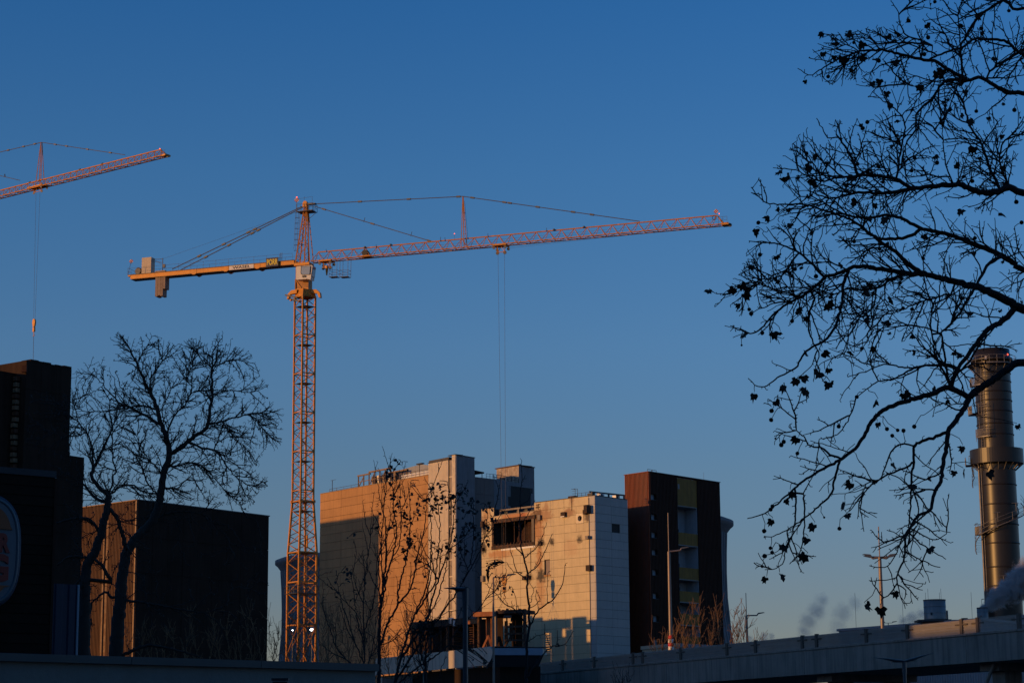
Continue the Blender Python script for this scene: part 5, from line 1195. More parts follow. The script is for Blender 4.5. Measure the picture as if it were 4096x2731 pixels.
# sign, a rounded plate with a tube rim; only its right side is in view
sx = WX.hit(-100, 2205)[0]; sz = WX.hit(20, 2208)[1]
ex = WX.hit(62, 2205)[0]-sx; ez = (WX.hit(5, 2014)[1]-WX.hit(5, 2410)[1])/2
M_srim = mat('sign_blue_rim', (.10, .14, .17), .35, var=.05); M_sface = mat('sign_face', (.13, .16, .19), .45, var=.05); M_bun = mat('sign_bun_orange', (.34, .085, .02), .45, var=.05); M_sred = mat('sign_red', (.32, .022, .012), .45, var=.05)
def rrect(hx, hz, n=10, pw=3.2):
    P = []
    for k in range(n*4): a = 2*math.pi*k/(n*4); c, s = math.cos(a), math.sin(a); P.append((math.copysign(abs(c)**(2/pw), c)*hx, math.copysign(abs(s)**(2/pw*1.15), s)*hz))
    return P
sg = thing('wall_sign', 'round cornered burger sign with red letters on the black boarded wall', 'sign', WX.pt(sx, sz))
hzz = ez*1.10
mb = MB(); mb.prism([WX.pt(sx+x, sz+z_, .02) for x, z_ in rrect(ex*.97, hzz*.98)], WX.n*.10); mb.build('sign_plate', M_sface, sg)
mb = MB(); O = rrect(ex, hzz)
for i in range(len(O)): p, q = O[i], O[(i+1) % len(O)]; mb.bar(WX.pt(sx+p[0]*.96, sz+p[1]*.97, .10), WX.pt(sx+q[0]*.96, sz+q[1]*.97, .10), .032, 8)
mb.build('sign_rim', M_srim, sg)
mb = MB(); O = rrect(ex, hzz)
for i in range(len(O)): p, q = O[i], O[(i+1) % len(O)]; mb.bar(WX.pt(sx+p[0]*1.0, sz+p[1]*1.0, .06), WX.pt(sx+q[0]*1.0, sz+q[1]*1.0, .06), .05, 8)
mb.build('sign_casing', mat('sign_casing_dark', (.035, .06, .10), .5), sg)
zb1_, zb0_ = WX.hit(30, 2117, .12)[1]-sz, WX.hit(30, 2341, .12)[1]-sz
O = [(x*.80, z_*.84) for x, z_ in rrect(ex, hzz, 14)]
mb = MB(); top_ = [(x, z_) for x, z_ in O if z_ > zb1_]; top_ = [(O[0][0], zb1_)]+top_+[(-O[0][0], zb1_)]
mb.prism([WX.pt(sx+x, sz+z_, .12) for x, z_ in top_], WX.n*.02); mb.build('sign_bun', M_bun, sg)
bot_ = [(x, z_) for x, z_ in O if z_ < zb0_]; bot_ = [(-O[0][0], zb0_)]+bot_+[(O[0][0], zb0_)]
mb = MB(); mb.prism([WX.pt(sx+x, sz+z_, .12) for x, z_ in bot_], WX.n*.02); mb.build('sign_bun', M_bun, sg)
zr1, zr0 = WX.hit(20, 2131, .12)[1], WX.hit(20, 2210, .12)[1]; zg1, zg0 = WX.hit(20, 2215, .12)[1], WX.hit(20, 2327, .12)[1]
for (s_, z1_, z0_, prx) in (('BURGER', zr1, zr0, 39), ('KING', zg1, zg0, 36)):
    t_ = text_mesh('sign_lettering', s_, WX.pt(0, (z0_+z1_)/2, .125), WX.d, Z3, z1_-z0_, M_sred, sg, stretch=.86 if s_ == 'BURGER' else .92, bold=.05)
    ur = WX.hit(prx, 2170, .12)[0]; mx_ = max((v.co-WX.A).dot(WX.d) for v in t_.data.vertices); mn_ = min((v.co-WX.A).dot(WX.d) for v in t_.data.vertices)
    want = 2*(ur-sx); sc_ = want/(mx_-mn_)
    for v in t_.data.vertices: u_ = (v.co-WX.A).dot(WX.d); v.co += WX.d*(ur-(mx_-u_)*sc_-u_)
# low white wall
LWn = PY(197, 2616, 25); LWf = PZ(1506, 2655, LWn.z); WQ = Wall(LWn-(LWf-LWn).normalized()*.8, LWf); zq = LWn.z
M_lw = mat('blue_white_render', (.27, .27, .24), .85, var=.08, scale=.8, streak=.12, bump=.2, bscale=10); M_lc = mat('slate_capping', (.12, .12, .11), .6, var=.1)
lw = thing('low_wall', 'low pale rendered wall with a slate capping along the bottom left', 'wall', (WQ.pt(3, 0).x, WQ.pt(3, 0).y, 0))
hc = zq-WQ.hit(800, 2668)[1]
for k in range(3): WQ.block('coping_slab', WQ.L*k/3+.003, WQ.L*(k+1)/3-.003, zq-.09, zq, -.35, .06, M_lc, lw)
WQ.block('wall_face', 0, WQ.L-.02, 0, zq-.092, -.3, 0, M_lw, lw)
hv = PY(1122, 2716, 24.5); hvz = hv.z; hx = thing('vent_hood', 'small dark vent hood standing before the low pale wall', 'vent', (hv.x, hv.y, 0)); box('hood_cap', hv, .19, .16, .025, M_dksteel, hx); box('hood_body', (hv.x, hv.y, hv.z/2-.012), .165, .13, hv.z-.026, M_dksteel, hx)
# navy annex
n0, n1 = PY(150, 2329, 40), PY(316, 2340, 40.6); zn = n0.z; WN = Wall(n0, n1)
na = thing('navy_annex', 'navy blue sheet annex with a pale corner strip beside the restaurant', 'building', (n0.x, n0.y, 0))
corrugated(WN, 0, WN.L-.04, .1, zn, .25, .02, 0, mat('navy_sheet', (.012, .018, .045), .6, var=.1), na); WN.block('corner_strip', WN.L-.04, WN.L, .1, zn, -.1, .03, bpy.data.materials['pale_blue_trim'], na)
core('annex_core', [WN.A-WN.n*.02, WN.B-WN.n*.02, WN.B-WN.n*4-WN.d*1.2, WN.A-WN.n*4], 0, zn-.03, M_void, na)

# ------------------------------------------------------------------ two work lights behind the mast base
for (px, py, s_, lab) in ((1247, 2517, 1.05, 'bright white work light seen low right inside the crane mast'), (1170, 2519, .5, 'smaller white work light low at the left leg of the crane mast')):
    p = PY(px, py, 300); wl_ = thing('work_light', lab, 'work light', (p.x, p.y, 0)); me_ = mat('work_light_glow', (1, 1, 1), .5, var=0, emit=((.9, .97, 1.0), 9)) if s_ > 1 else bpy.data.materials['work_light_glow']
    mb = MB(); mb.lathe([(.001, -.15), (.16, -.12), (.26, 0), (.16, .12), (.001, .15)], (0, 0, 0), 12); 
    mb.V = [tuple(Vector(v)*s_+p) for v in mb.V]; mb.build('lamp_lens', me_, wl_); box('lamp_housing', p+Vector((0, .25, .02)), .5*s_, .2, .5*s_, M_head, wl_); bar('post', (p.x, p.y+.3, 0), (p.x, p.y+.3, p.z), .06, M_rail, wl_)

# ------------------------------------------------------------------ unseen blocks added out of view to cast shade and cut skylight
tanE = math.tan(SUN_EL)
M_ext = mat('shade_caster_brown', (.22, .15, .11), .9, var=.2, scale=.5, streak=.2)
nS = Vector((-SUN_H.y, SUN_H.x, 0)); nS = nS if nS.y > 0 else -nS
def caster(label, pts, z_t, depth=8, name='shade_caster', kind=None):
    """pts: ground positions of the shaded line; shade caster stands t metres towards the sun"""
    root = thing(name, label, 'building', pts[0]); return root
def shade_block(root, A, B, t, zA, dep, base=0):
    a = Vector((A.x, A.y, 0))+SUN_H*t; b = Vector((B.x, B.y, 0))+SUN_H*t; H = zA+t*tanE
    mb = MB(); mb.prism([Vector((p.x, p.y, base)) for p in (a, b, b+SUN_H*dep, a+SUN_H*dep)], (0, 0, H-base)); return mb.build('wall', M_ext, root)
# a) block added to throw straight-edged shade on the tan concrete building
gE = GL.P(1519, 2072); gL_ = GL.pt(-1.5, 0); ob = thing('shade_caster_tan', 'unseen tall building added outside the left edge to shade the tan building', 'building', (gL_.x-60, gL_.y-25, 0))
zs_ = GL.hit(1400, 2076)[1]
shade_block(ob, gE, Vector((gL_.x, gL_.y, 0))+nS*14, 62, zs_, 12)
# b) thin wall added, its gaps shaped to pattern the shade on the white building
ru = thing('shade_caster_slotted', 'slotted shade wall added out of sight behind the rusty hall', 'building', (-45, 258, 0))
T = 45
def wp(px, py): return WL.P(px, py, .1)
def seg(px0, px1, pyt, pyb=2760):
    a, b = wp(px0, pyt), wp(px1, pyt); A = Vector((a.x, a.y, 0))+SUN_H*T; B = Vector((b.x, b.y, 0))+SUN_H*T
    z1_ = (wp(px0, pyt).z+wp(px1, pyt).z)/2+T*tanE; z0_ = max(0, wp((px0+px1)/2, pyb).z+T*tanE) if pyb < 2750 else 0
    mb = MB(); mb.prism([Vector((p.x, p.y, z0_)) for p in (A, B, B+SUN_H*.3, A+SUN_H*.3)], (0, 0, z1_-z0_)); mb.build('shade_caster_piece', M_ext, ru)
seg(1930, 2110, 2500); seg(2110, 2130, 2460); seg(2130, 2172, 2468); seg(2172, 2285, 2476, 2515); seg(2172, 2176, 2514); seg(2202, 2250, 2514)
seg(2176, 2202, 2606); seg(2250, 2262, 2545); seg(2262, 2288, 2514); seg(2288, 2346, 2465); seg(2346, 2400, 2476, 2484)
seg(2346, 2364, 2565)
cpt = lambda px, py: PY(px, py, 270.2)
# c) row of blocks added, heights stepped to shade foreground, bridge and chimney foot
fr = thing('shade_caster_row', 'unseen row of blocks added outside the left edge to shade the foreground', 'building', (-90, 60, 0))
def off_block(o0, o1, dist, H, dep=14, nm='wall'):
    P = lambda o, d: nS*o+SUN_H*d
    mb = MB(); pts = [P(o0, dist), P(o1, dist), P(o1, dist+dep), P(o0, dist+dep)]; mb.prism([Vector((p.x, p.y, 0)) for p in pts], (0, 0, H)); return mb.build(nm, M_ext, fr)
off_block(-60, 60, 50, 24); off_block(60, 118, 30, 22); off_block(118, 126.4, 10, 21.5); off_block(126.4, 134.5, 10, 19.0); off_block(134.5, 139, 10, 20.4); off_block(139, 195, 5, 20.3); off_block(208, 238, -35, 35.0)
# d) tall block added behind the camera to cut skylight on the foreground
bh = thing('skylight_blocker', 'unseen block added behind the camera to dim the skylight', 'building', (0, -24, 0))
mb = MB(); mb.box((0, -28, 17), 130, 14, 34); mb.build('wall', M_ext, bh)
# e) far block added outside the left edge to shade the cooling tower by the mast
ps = thing('shade_caster_far', 'unseen far block added outside the left edge to shade the cooling tower', 'building', (-190, 470, 0))
P_ = lambda o, d: nS*o+SUN_H*d
mb = MB(); mb.prism([P_(440, -90), P_(520, -90), P_(520, -70), P_(440, -70)], (0, 0, 62)); mb.build('wall', M_ext, ps)
# ------------------------------------------------------------------ trees: traced main limbs, twigs grown by space colonisation
M_bark = mat('dark_bark', (.030, .026, .024), .9, var=.3, scale=6, bump=.4, bscale=20)
M_barkl = mat('brown_bark', (.042, .028, .020), .9, var=.3, scale=3, bump=.3, bscale=10)
M_leafd = mat('withered_leaf', (.055, .033, .018), .8, var=.4, scale=12)
M_leafg = mat('dark_poplar_leaf', (.030, .036, .028), .7, var=.4, scale=9)
M_ball = mat('seed_ball_brown', (.035, .025, .018), .95, var=.3, scale=30)

def inpoly(x, y, P):
    r = np.zeros(len(x), bool); n = len(P)
    for i in range(n):
        x1, y1 = P[i]; x2, y2 = P[(i+1) % n]
        if y1 == y2: continue
        c = ((y1 > y) != (y2 > y)) & (x < (x2-x1)*(y-y1)/(y2-y1)+x1); r ^= c
    return r
def scatter(P, n, rs):
    P = [tuple(p) for p in P]; xs = [p[0] for p in P]; ys = [p[1] for p in P]; out = []
    while sum(len(o) for o in out) < n:
        x = rs.uniform(min(xs), max(xs), n*2); y = rs.uniform(min(ys), max(ys), n*2); k = inpoly(x, y, P); out.append(np.stack([x[k], y[k]], 1))
    return np.concatenate(out)[:n]

class Tree:
    """everything is laid out in photo pixels plus a depth offset (same unit); world() turns it into metres at distance Y"""
    def __init__(s, Y, seed=1, depth=120):
        s.Y = Y; s.P = []; s.par = []; s.R = []; s.sk = []; s.rs = np.random.RandomState(seed); s.depth = depth; s.lines = []; s.nsk = 0
    def world(s, p):
        Y = s.Y+p[2]*s.Y/FP; return PY(p[0], p[1], Y)
    def limb(s, pts, r0, r1, step=12, dz=None, root=False):
        """polyline in px; r0 / r1 half widths in px"""
        pts = [np.array(p, float) for p in pts]
        if s.P and not root:
            A = np.array(s.P)[:, :2]; j = int(np.argmin(((A-pts[0][:2])**2).sum(1))); z0 = s.P[j][2]; par = j
        else: par = -1; z0 = 0.
        L = sum(np.linalg.norm(b-a) for a, b in zip(pts[:-1], pts[1:])); zt = z0+(dz if dz is not None else s.rs.uniform(-1, 1)*min(L*.45, s.depth))
        # Catmull-Rom resample
        Q = [pts[0]]+pts+[pts[-1]]; out = []
        for i in range(1, len(Q)-2):
            n = max(2, int(np.linalg.norm(Q[i+1]-Q[i])/step))
            for k in range(n):
                t = k/n; a, b, c, d = Q[i-1], Q[i], Q[i+1], Q[i+2]
                out.append(.5*((2*b)+(-a+c)*t+(2*a-5*b+4*c-d)*t*t+(-a+3*b-3*c+d)*t**3))
        out.append(pts[-1]); n = len(out); idx = []
        for k, q in enumerate(out):
            f = k/max(1, n-1); w_ = s.rs.normal(0, 1.6, 2) if 0 < k < n-1 else (0, 0)
            s.P.append(np.array([q[0]+w_[0], q[1]+w_[1], z0+(zt-z0)*f])); s.par.append(par); s.R.append(r0+(r1-r0)*f); par = len(s.P)-1; idx.append(par)
        s.lines.append((idx, s.par[idx[0]])); s.nsk = len(s.P)
        return idx
    def grow(s, att, D=11, di=80, dk=15, jit=.35, iters=80, maxn=14000, grav=0.):
        P = np.array(s.P); A = att.copy(); n0 = len(P)
        def near(A, N, base):
            bd_ = np.full(len(A), 1e18); bi = np.zeros(len(A), int)
            for c in range(0, len(N), 400):
                d = ((A[:, None, :]-N[None, c:c+400, :])**2).sum(2); k = d.argmin(1); m = d[np.arange(len(A)), k]; u = m < bd_; bd_[u] = m[u]; bi[u] = k[u]+c+base
            return bd_, bi
        bd_, bi = near(A, P, 0); kids = {}
        for it in range(iters):
            if not len(A): break
            act = bd_ < di*di
            if not act.any(): break
            dirs = A[act]-P[bi[act]]; dirs /= np.linalg.norm(dirs, axis=1)[:, None]+1e-9
            ids = bi[act]; u, inv = np.unique(ids, return_inverse=True); S = np.zeros((len(u), 3)); np.add.at(S, inv, dirs)
            S /= np.linalg.norm(S, axis=1)[:, None]+1e-9; par_ = np.array(s.par)[u]; hd_ = np.where((par_ >= n0)[:, None], P[u]-P[np.maximum(par_, 0)], 0); hd_ /= np.linalg.norm(hd_, axis=1)[:, None]+1e-9; S = S*.62+hd_*.55; S += s.rs.normal(0, jit, S.shape)*[1, 1, .6]; S[:, 1] += grav; S /= np.linalg.norm(S, axis=1)[:, None]+1e-9
            new = []; 
            for q, dvec in zip(u, S):
                if kids.get(q, 0) > 3: continue
                kids[q] = kids.get(q, 0)+1; new.append((q, P[q]+dvec*D*s.rs.uniform(.75, 1.2)))
            if not new: break
            N = np.array([x[1] for x in new]); base = len(P)
            P = np.concatenate([P, N]); s.par += [int(x[0]) for x in new]
            d2, i2 = near(A, N, base); better = d2 < bd_; bd_[better] = d2[better]; bi[better] = i2[better]
            keep = bd_ > dk*dk; A, bd_, bi = A[keep], bd_[keep], bi[keep]
            if len(P) > maxn: break
        s.P = [p for p in P]
    def shoots(s, n, l0, l1, D=12, ang=(20, 65), turn=.16, sub=.35, minr=0, poly=None, up=.0, outline=None):
        cand = [i for i in range(s.nsk) if s.par[i] >= 0 and s.R[i] < 14 and (poly is None or inpoly(np.array([s.P[i][0]]), np.array([s.P[i][1]]), poly)[0])]
        q = []
        for _ in range(n):
            i = cand[s.rs.randint(len(cand))]; d = s.P[i]-s.P[s.par[i]]; nn_ = np.linalg.norm(d)
            if nn_ < 1e-6: continue
            q.append((i, d/nn_, s.rs.uniform(l0, l1), 0))
        while q:
            i, d, L, lev = q.pop(); a = math.radians(s.rs.uniform(*ang))*s.rs.choice([-1, 1]); c, sn = math.cos(a), math.sin(a)
            h = np.array([d[0]*c-d[1]*sn, d[0]*sn+d[1]*c, s.rs.uniform(-.5, .5)]); h /= np.linalg.norm(h); cur = i; l = 0; ph = s.rs.uniform(0, 6.3); wl = s.rs.uniform(3, 7)
            while l < L:
                w_ = turn*math.sin(ph+l/D/wl*6.28)+s.rs.normal(0, turn*.6); c, sn = math.cos(w_), math.sin(w_); h = np.array([h[0]*c-h[1]*sn, h[0]*sn+h[1]*c-up, h[2]*.95]); h /= np.linalg.norm(h)
                st_ = D*s.rs.uniform(.7, 1.2); q_ = s.P[cur]+h*st_
                if outline is not None and not inpoly(np.array([q_[0]]), np.array([q_[1]]), outline)[0]: break
                s.P.append(s.P[cur]+h*st_+s.rs.normal(0, .9, 3)); s.par.append(cur); cur = len(s.P)-1; l += st_
                if lev < 2 and s.rs.rand() < sub*st_/20 and L-l > 18: q.append((cur, h, (L-l)*s.rs.uniform(.45, 1.0), lev+1))
    def spurs(s, prob, l0, l1, start=None):
        n = len(s.P); st = start if start is not None else 0
        for i in range(st, n):
            if s.par[i] < 0 or s.rs.rand() > prob: continue
            if i < s.nsk and s.R[i] > 7: continue
            d = s.P[i]-s.P[s.par[i]]; d /= np.linalg.norm(d)+1e-9; pn = np.array([-d[1], d[0], 0])*s.rs.choice([-1, 1]); q = d*s.rs.uniform(.1, .8)+pn*s.rs.uniform(.6, 1.1); q /= np.linalg.norm(q)
            L = s.rs.uniform(l0, l1); a = s.P[i]+q*L*.55+s.rs.normal(0, .8, 3); s.P.append(a); s.par.append(i); b = a+(q+np.array([0, s.rs.uniform(-.5, .2), 0]))*L*.5; s.P.append(b); s.par.append(len(s.P)-2)
    def finish(s, root, m, tip=1.5, expo=2.6, cap=6., sides=4, trunk_idx=(0,), name_twigs='twigs'):
        n = len(s.P); ch = [[] for _ in range(n)]
        for i in range(n):
            if s.par[i] >= 0: ch[s.par[i]].append(i)
        R = np.zeros(n); acc = np.zeros(n)
        order = sorted(range(n), key=lambda i: -s._dep(i)) if False else list(range(n-1, -1, -1))
        for i in order:
            r = tip if not ch[i] else max(tip, acc[i]**(1/expo))
            if i < s.nsk: r = max(s.R[i], tip)
            else: r = min(r, cap)
            R[i] = r
            if s.par[i] >= 0: acc[s.par[i]] += min(r, cap)**expo
        Wp = [s.world(p) for p in s.P]; k = s.Y/FP
        def tube(mb, ids, sd, r_first=None):
            pts = [Wp[i] for i in ids]; rr_ = [R[i]*k for i in ids]
            if r_first is not None: rr_[0] = r_first
            kp = [0]+[i for i in range(1, len(pts)) if (pts[i]-pts[i-1]).length > 1e-4]
            pts = [pts[i] for i in kp]; rr_ = [rr_[i] for i in kp]
            if len(pts) < 2: return
            V = []; F = []; t0 = (pts[1]-pts[0]).normalized(); x = t0.cross(Vector((0, 1, 0)));
            if x.length < .1: x = t0.cross(Vector((1, 0, 0)))
            x.normalize()
            for i, p in enumerate(pts):
                t = (pts[min(i+1, len(pts)-1)]-pts[max(i-1, 0)]).normalized(); x = (x-t*x.dot(t)).normalized(); y = t.cross(x)
                for a in range(sd): an = 2*math.pi*a/sd; V.append(p+(x*math.cos(an)+y*math.sin(an))*rr_[i])
            for i in range(len(pts)-1):
                for a in range(sd): b = (a+1) % sd; F.append((i*sd+a, i*sd+b, (i+1)*sd+b, (i+1)*sd+a))
            F.append(tuple(range((len(pts)-1)*sd, len(pts)*sd)))
            mb.add(V, F, True)
        for li, (ids, p0) in enumerate(s.lines):
            mb = MB(); tube(mb, ([p0]+ids) if p0 >= 0 else ids, 8, R[ids[0]]*k)
            mb.build('trunk' if li in trunk_idx else 'limb', m, root)
        mb = MB(); done = np.zeros(n, bool); done[:s.nsk] = True
        # chains: follow the thickest child
        for i in range(s.nsk, n):
            if done[i]: continue
            ids = [i]; done[i] = True; c = i
            while ch[c]:
                c = max(ch[c], key=lambda q: R[q]) 
                if done[c]: break
                done[c] = True; ids.append(c)
            p0 = s.par[i]; tube(mb, [p0]+ids, sides, min(R[p0], R[i]*1.25)*k)
        s.Rn = R; s.ch = ch; s.Wp = Wp; s.twb = mb; s.m = m; s.root = root; s.tn = name_twigs
    def close(s):
        o = s.twb.build(s.tn, s.m, s.root); o['kind'] = 'stuff'; return o
    def nearest(s, px, py, above=0):
        A = np.array(s.P); d = (A[:, 0]-px)**2+(A[:, 1]-(py-above))**2; j = int(d.argmin()); return j, math.sqrt(d[j])

def leaf_mesh(kind, m, seed):
    rs = random.Random(seed); V = [Vector((0, 0, 0))]; n = 0; out = []
    if kind == 'plane': prof = [(0, .12), (25, .35), (38, .82), (55, .50), (72, .95), (88, .55), (100, .62)]
    else: prof = [(0, .10), (30, .42), (60, .48), (80, .62), (90, .95)]
    pts = []
    for a, r in prof: pts.append((a, r*rs.uniform(.85, 1.12)))
    left = [(180-a, r*rs.uniform(.75, 1.2)) for a, r in prof[::-1] if a < 90 or kind == 'plane' and a < 88]
    allp = [(a-90+0, r) for a, r in pts]+[(a-90, r) for a, r in left]
    # polar around the leaf base, pointing down (0 deg = straight down)
    ring = []
    half = [(20, .80), (40, 1.10), (62, .78), (88, 1.0), (108, .68), (130, .60), (160, .2)] if kind == 'plane' else [(0, 1.0), (25, .72), (50, .60), (85, .50), (130, .28)]
    for a, r in half: ring.append((a, r*rs.uniform(.8, 1.1)))
    for a, r in half[::-1]:
        if a > 3: ring.append((-a, r*rs.uniform(.7, 1.15)))
    if kind == 'plane': ring.insert(0, (0, rs.uniform(1.05, 1.3))) 
    curl = rs.uniform(.1, .7); tw = rs.uniform(-.5, .5)
    ring.sort(key=lambda t: t[0])
    C0 = Vector((0, 0, -.35)); V = [C0]
    for a, r in ring:
        x = math.sin(math.radians(a))*r*.52; z = -.35-math.cos(math.radians(a))*r*.60
        y = curl*x*x+tw*x*z*.6+rs.uniform(-.06, .06); x *= (1-.25*curl*abs(x)); V.append(Vector((x, y, z)))
    k = len(ring); F = [(0, i, i+1) for i in range(1, k)]+[(0, k, 1)]
    V.append(Vector((0, 0, 0))); V.append(Vector((.03, .01, 0))); V.append(Vector((.02, -.02, -.3))); V.append(Vector((0, .02, -.3)))
    F += [(k+1, k+2, k+3, k+4)]
    return mesh('leaf', V, F, m)
LEAVES = [leaf_mesh('plane', M_leafd, i) for i in range(9)]; PLEAVES = [leaf_mesh('poplar', M_leafg, i+50) for i in range(6)]
bm = bmesh.new(); bmesh.ops.create_icosphere(bm, subdivisions=2, radius=1.0); 
for v in bm.verts: v.co *= random.uniform(.93, 1.07)
BALL = bpy.data.meshes.new('seed_ball'); bm.to_mesh(BALL); bm.free(); BALL.materials.append(M_ball)
def hang(tree, meshes, name, pts, size, stem, rot=1.0):
    """objects hung on thin stalks; the stalk joins the twigs"""
    k = tree.Y/FP
    for (px, py, sc) in pts:
        j, d = tree.nearest(px, py, stem)
        p = tree.P[j]; top = np.array([px, py, p[2]]); a = Vector(tree.Wp[j]); b = tree.world(top)
        if (a-b).length > 1e-4:
            mid = (a+b)/2+Vector((random.uniform(-1, 1), 0, random.uniform(0, 1)))*(a-b).length*.18
            tree.twb.bar(a, mid, 1.5*k, 4, 1.3*k); tree.twb.bar(mid, b, 1.3*k, 4, 1.2*k)
        q = Quaternion((0, 0, 1), random.gauss(0, .75)+random.choice((0, math.pi))) @ Quaternion((1, 0, 0), random.gauss(0, .45*rot)) @ Quaternion((0, 1, 0), random.gauss(0, .5*rot))
        M = Matrix.Translation(b) @ q.to_matrix().to_4x4() @ Matrix.Scale(size*k*sc, 4)
        link(name, random.choice(meshes), M, tree.root)

# ---- big plane tree overhanging from the right ----
pt = thing('plane_tree', 'big leafless plane tree with hanging seed balls reaching in from the right', 'tree', PY(5060, 3050, 20.5)); 
W[pt] = Matrix.Translation((PY(5060, 3050, 20.5).x, 20.5, 0)); pt.matrix_basis = W[pt]
T1 = Tree(20.5, 3, 260)
T1.limb([(5120, 3745), (5090, 2900), (5060, 1900), (5060, 900), (5000, -300)], 130, 60, 60, 0, True)
z4 = lambda L: [(2800+x/1.7423, y/1.7423) for x, y in L]
z5 = lambda L: [(2800+x/1.7423, 700+y/1.7423) for x, y in L]
z6 = lambda L: [(2900+x/1.5677, 1400+y/1.5677) for x, y in L]
ov = lambda L: [(x*1.7415, y*1.7415) for x, y in L]
E_ = lambda y: [(5055, y+500), (4700, y+260), (4350, y+70)]
T1.limb(E_(772)+z4([(2258, 1345), (2160, 1312), (2020, 1345), (1900, 1325), (1800, 1290), (1600, 1300), (1480, 1312), (1370, 1250), (1200, 1222), (1100, 1225), (960, 1240), (850, 1262), (760, 1235), (680, 1182)]), 30, 2.2, 12, -160)
T1.limb(z4([(1480, 1312), (1300, 1350), (1150, 1340), (1040, 1352), (900, 1380), (760, 1330)]), 9, 2)
T1.limb(E_(1078)+z5([(2258, 660), (2180, 610), (2040, 530), (1900, 480), (1780, 430), (1640, 395), (1530, 370), (1420, 310), (1300, 280), (1180, 300), (1060, 290), (930, 235), (800, 160), (690, 150)]), 26, 2, 12, 120)
T1.limb(z5([(1540, 372), (1450, 430), (1300, 445), (1200, 420), (1100, 340), (1000, 290), (850, 240), (700, 200), (600, 205), (450, 185), (355, 85)]), 7.5, 2)
T1.limb(E_(1230)+z5([(2258, 935), (2170, 890), (2050, 830), (1960, 790), (1800, 750), (1650, 710), (1540, 680), (1440, 610), (1380, 550), (1250, 460), (1180, 400), (1080, 330)]), 42, 4, 12, 60)
T1.limb(z5([(1560, 690), (1440, 685), (1300, 660), (1160, 640), (1050, 650), (960, 690), (880, 710), (800, 780), (700, 850), (560, 930), (430, 1060), (350, 1105), (210, 1050)]), 11, 1.8)
T1.limb(z5([(860, 705), (760, 600), (650, 520), (540, 480), (430, 470), (340, 460)]), 6, 1.8)
T1.limb(z5([(640, 600), (580, 690), (500, 720), (400, 720), (330, 700), (290, 660)]), 4, 1.6)
T1.limb(z5([(720, 860), (600, 820), (500, 790), (380, 740), (240, 790), (180, 830), (100, 820)]), 4, 1.6)
T1.limb(z5([(1040, 650), (1000, 760), (990, 880), (960, 1000), (930, 1080), (870, 1150), (760, 1210), (700, 1280), (660, 1350), (560, 1400), (430, 1480), (335, 1415)]), 7.5, 1.8)
T1.limb(z5([(800, 860), (765, 950), (755, 1050), (790, 1170), (830, 1240), (810, 1330), (790, 1430)]), 5, 1.8)
T1.limb(z5([(1440, 690), (1350, 720), (1250, 780), (1150, 800), (1040, 790), (940, 830), (820, 870)]), 6, 1.8)
T1.limb(z5([(1230, 790), (1220, 880), (1190, 940), (1100, 990), (1040, 1060), (1030, 1170), (1000, 1260)]), 4, 1.6)
T1.limb(z5([(2200, 930), (2120, 1005), (2010, 1080), (1930, 1170), (1870, 1250), (1800, 1340), (1770, 1400), (1740, 1480)]), 13, 6)
T1.limb(E_(1450)+z5([(2258, 1310), (2150, 1350), (2050, 1420), (1960, 1480), (1880, 1540)])+z6([(1580, 262), (1530, 295)]), 25, 13, 12, -120)
T1.limb(z6([(1530, 295), (1430, 245), (1370, 240), (1300, 275), (1150, 315), (1050, 350), (970, 390), (900, 480), (860, 560), (800, 630), (720, 690), (640, 730), (550, 780), (480, 830), (420, 880), (330, 960), (250, 1020), (140, 1055)]), 12, 1.8)
T1.limb(z6([(1530, 295), (1500, 360), (1440, 450), (1400, 510), (1390, 600), (1370, 700), (1355, 820), (1320, 880), (1285, 1000), (1220, 1030), (1160, 1110), (1130, 1170), (1125, 1300), (1080, 1400), (1075, 1460), (1040, 1520), (980, 1562)]), 11, 2)
T1.limb(z6([(1400, 510), (1300, 550), (1190, 595), (1185, 700), (1165, 850), (1165, 960), (1150, 1110)]), 7, 2.5)
T1.limb(z6([(1185, 705), (1100, 750), (980, 800), (880, 880), (780, 1010)]), 4.5, 1.8)
T1.limb(z6([(1190, 600), (1100, 590), (1030, 660), (980, 800), (900, 860), (820, 960)]), 4, 1.6)
T1.limb(z6([(725, 680), (660, 655), (600, 610), (540, 600), (480, 530), (400, 480)]), 5, 1.6)
T1.limb(z6([(715, 710), (690, 800), (670, 890), (600, 970), (500, 1050), (400, 1120), (290, 1170), (245, 1165)]), 5, 1.6)
T1.limb(z6([(440, 880), (445, 1000), (430, 1130), (380, 1240), (370, 1320), (320, 1370), (250, 1375)]), 4, 1.6)
T1.limb(z6([(490, 900), (500, 1020), (490, 1180), (470, 1270), (405, 1340)]), 4, 1.6)
T1.limb(z6([(1165, 850), (1210, 980), (1205, 1100)]), 4, 2)
T1.limb(z6([(1285, 1000), (1200, 1080), (1110, 1180), (1060, 1300), (1000, 1360), (905, 1350)]), 3.5, 1.6)
T1.limb(z6([(1160, 1150), (1220, 1210), (1300, 1260), (1385, 1310)]), 3.5, 1.6); T1.limb(z6([(1170, 1120), (1260, 1170), (1320, 1190), (1390, 1150)]), 3, 1.6)
T1.limb(z6([(1125, 1250), (1200, 1300), (1290, 1340), (1350, 1360)]), 3, 1.6); T1.limb(z6([(1080, 1470), (1130, 1500), (1125, 1560)]), 3, 1.6)
T1.limb(z6([(1420, 245), (1380, 150), (1330, 60), (1310, -20), (1290, -160), (1310, -300)]), 5, 2.5)
T1.limb(z6([(1420, 240), (1450, 160), (1540, 60), (1600, -40), (1700, -150)]), 6, 3)
T1.limb(z6([(1420, 95), (1330, 90), (1240, 100), (1150, 130), (1060, 180), (960, 200), (880, 250), (820, 300)]), 5.5, 1.8)
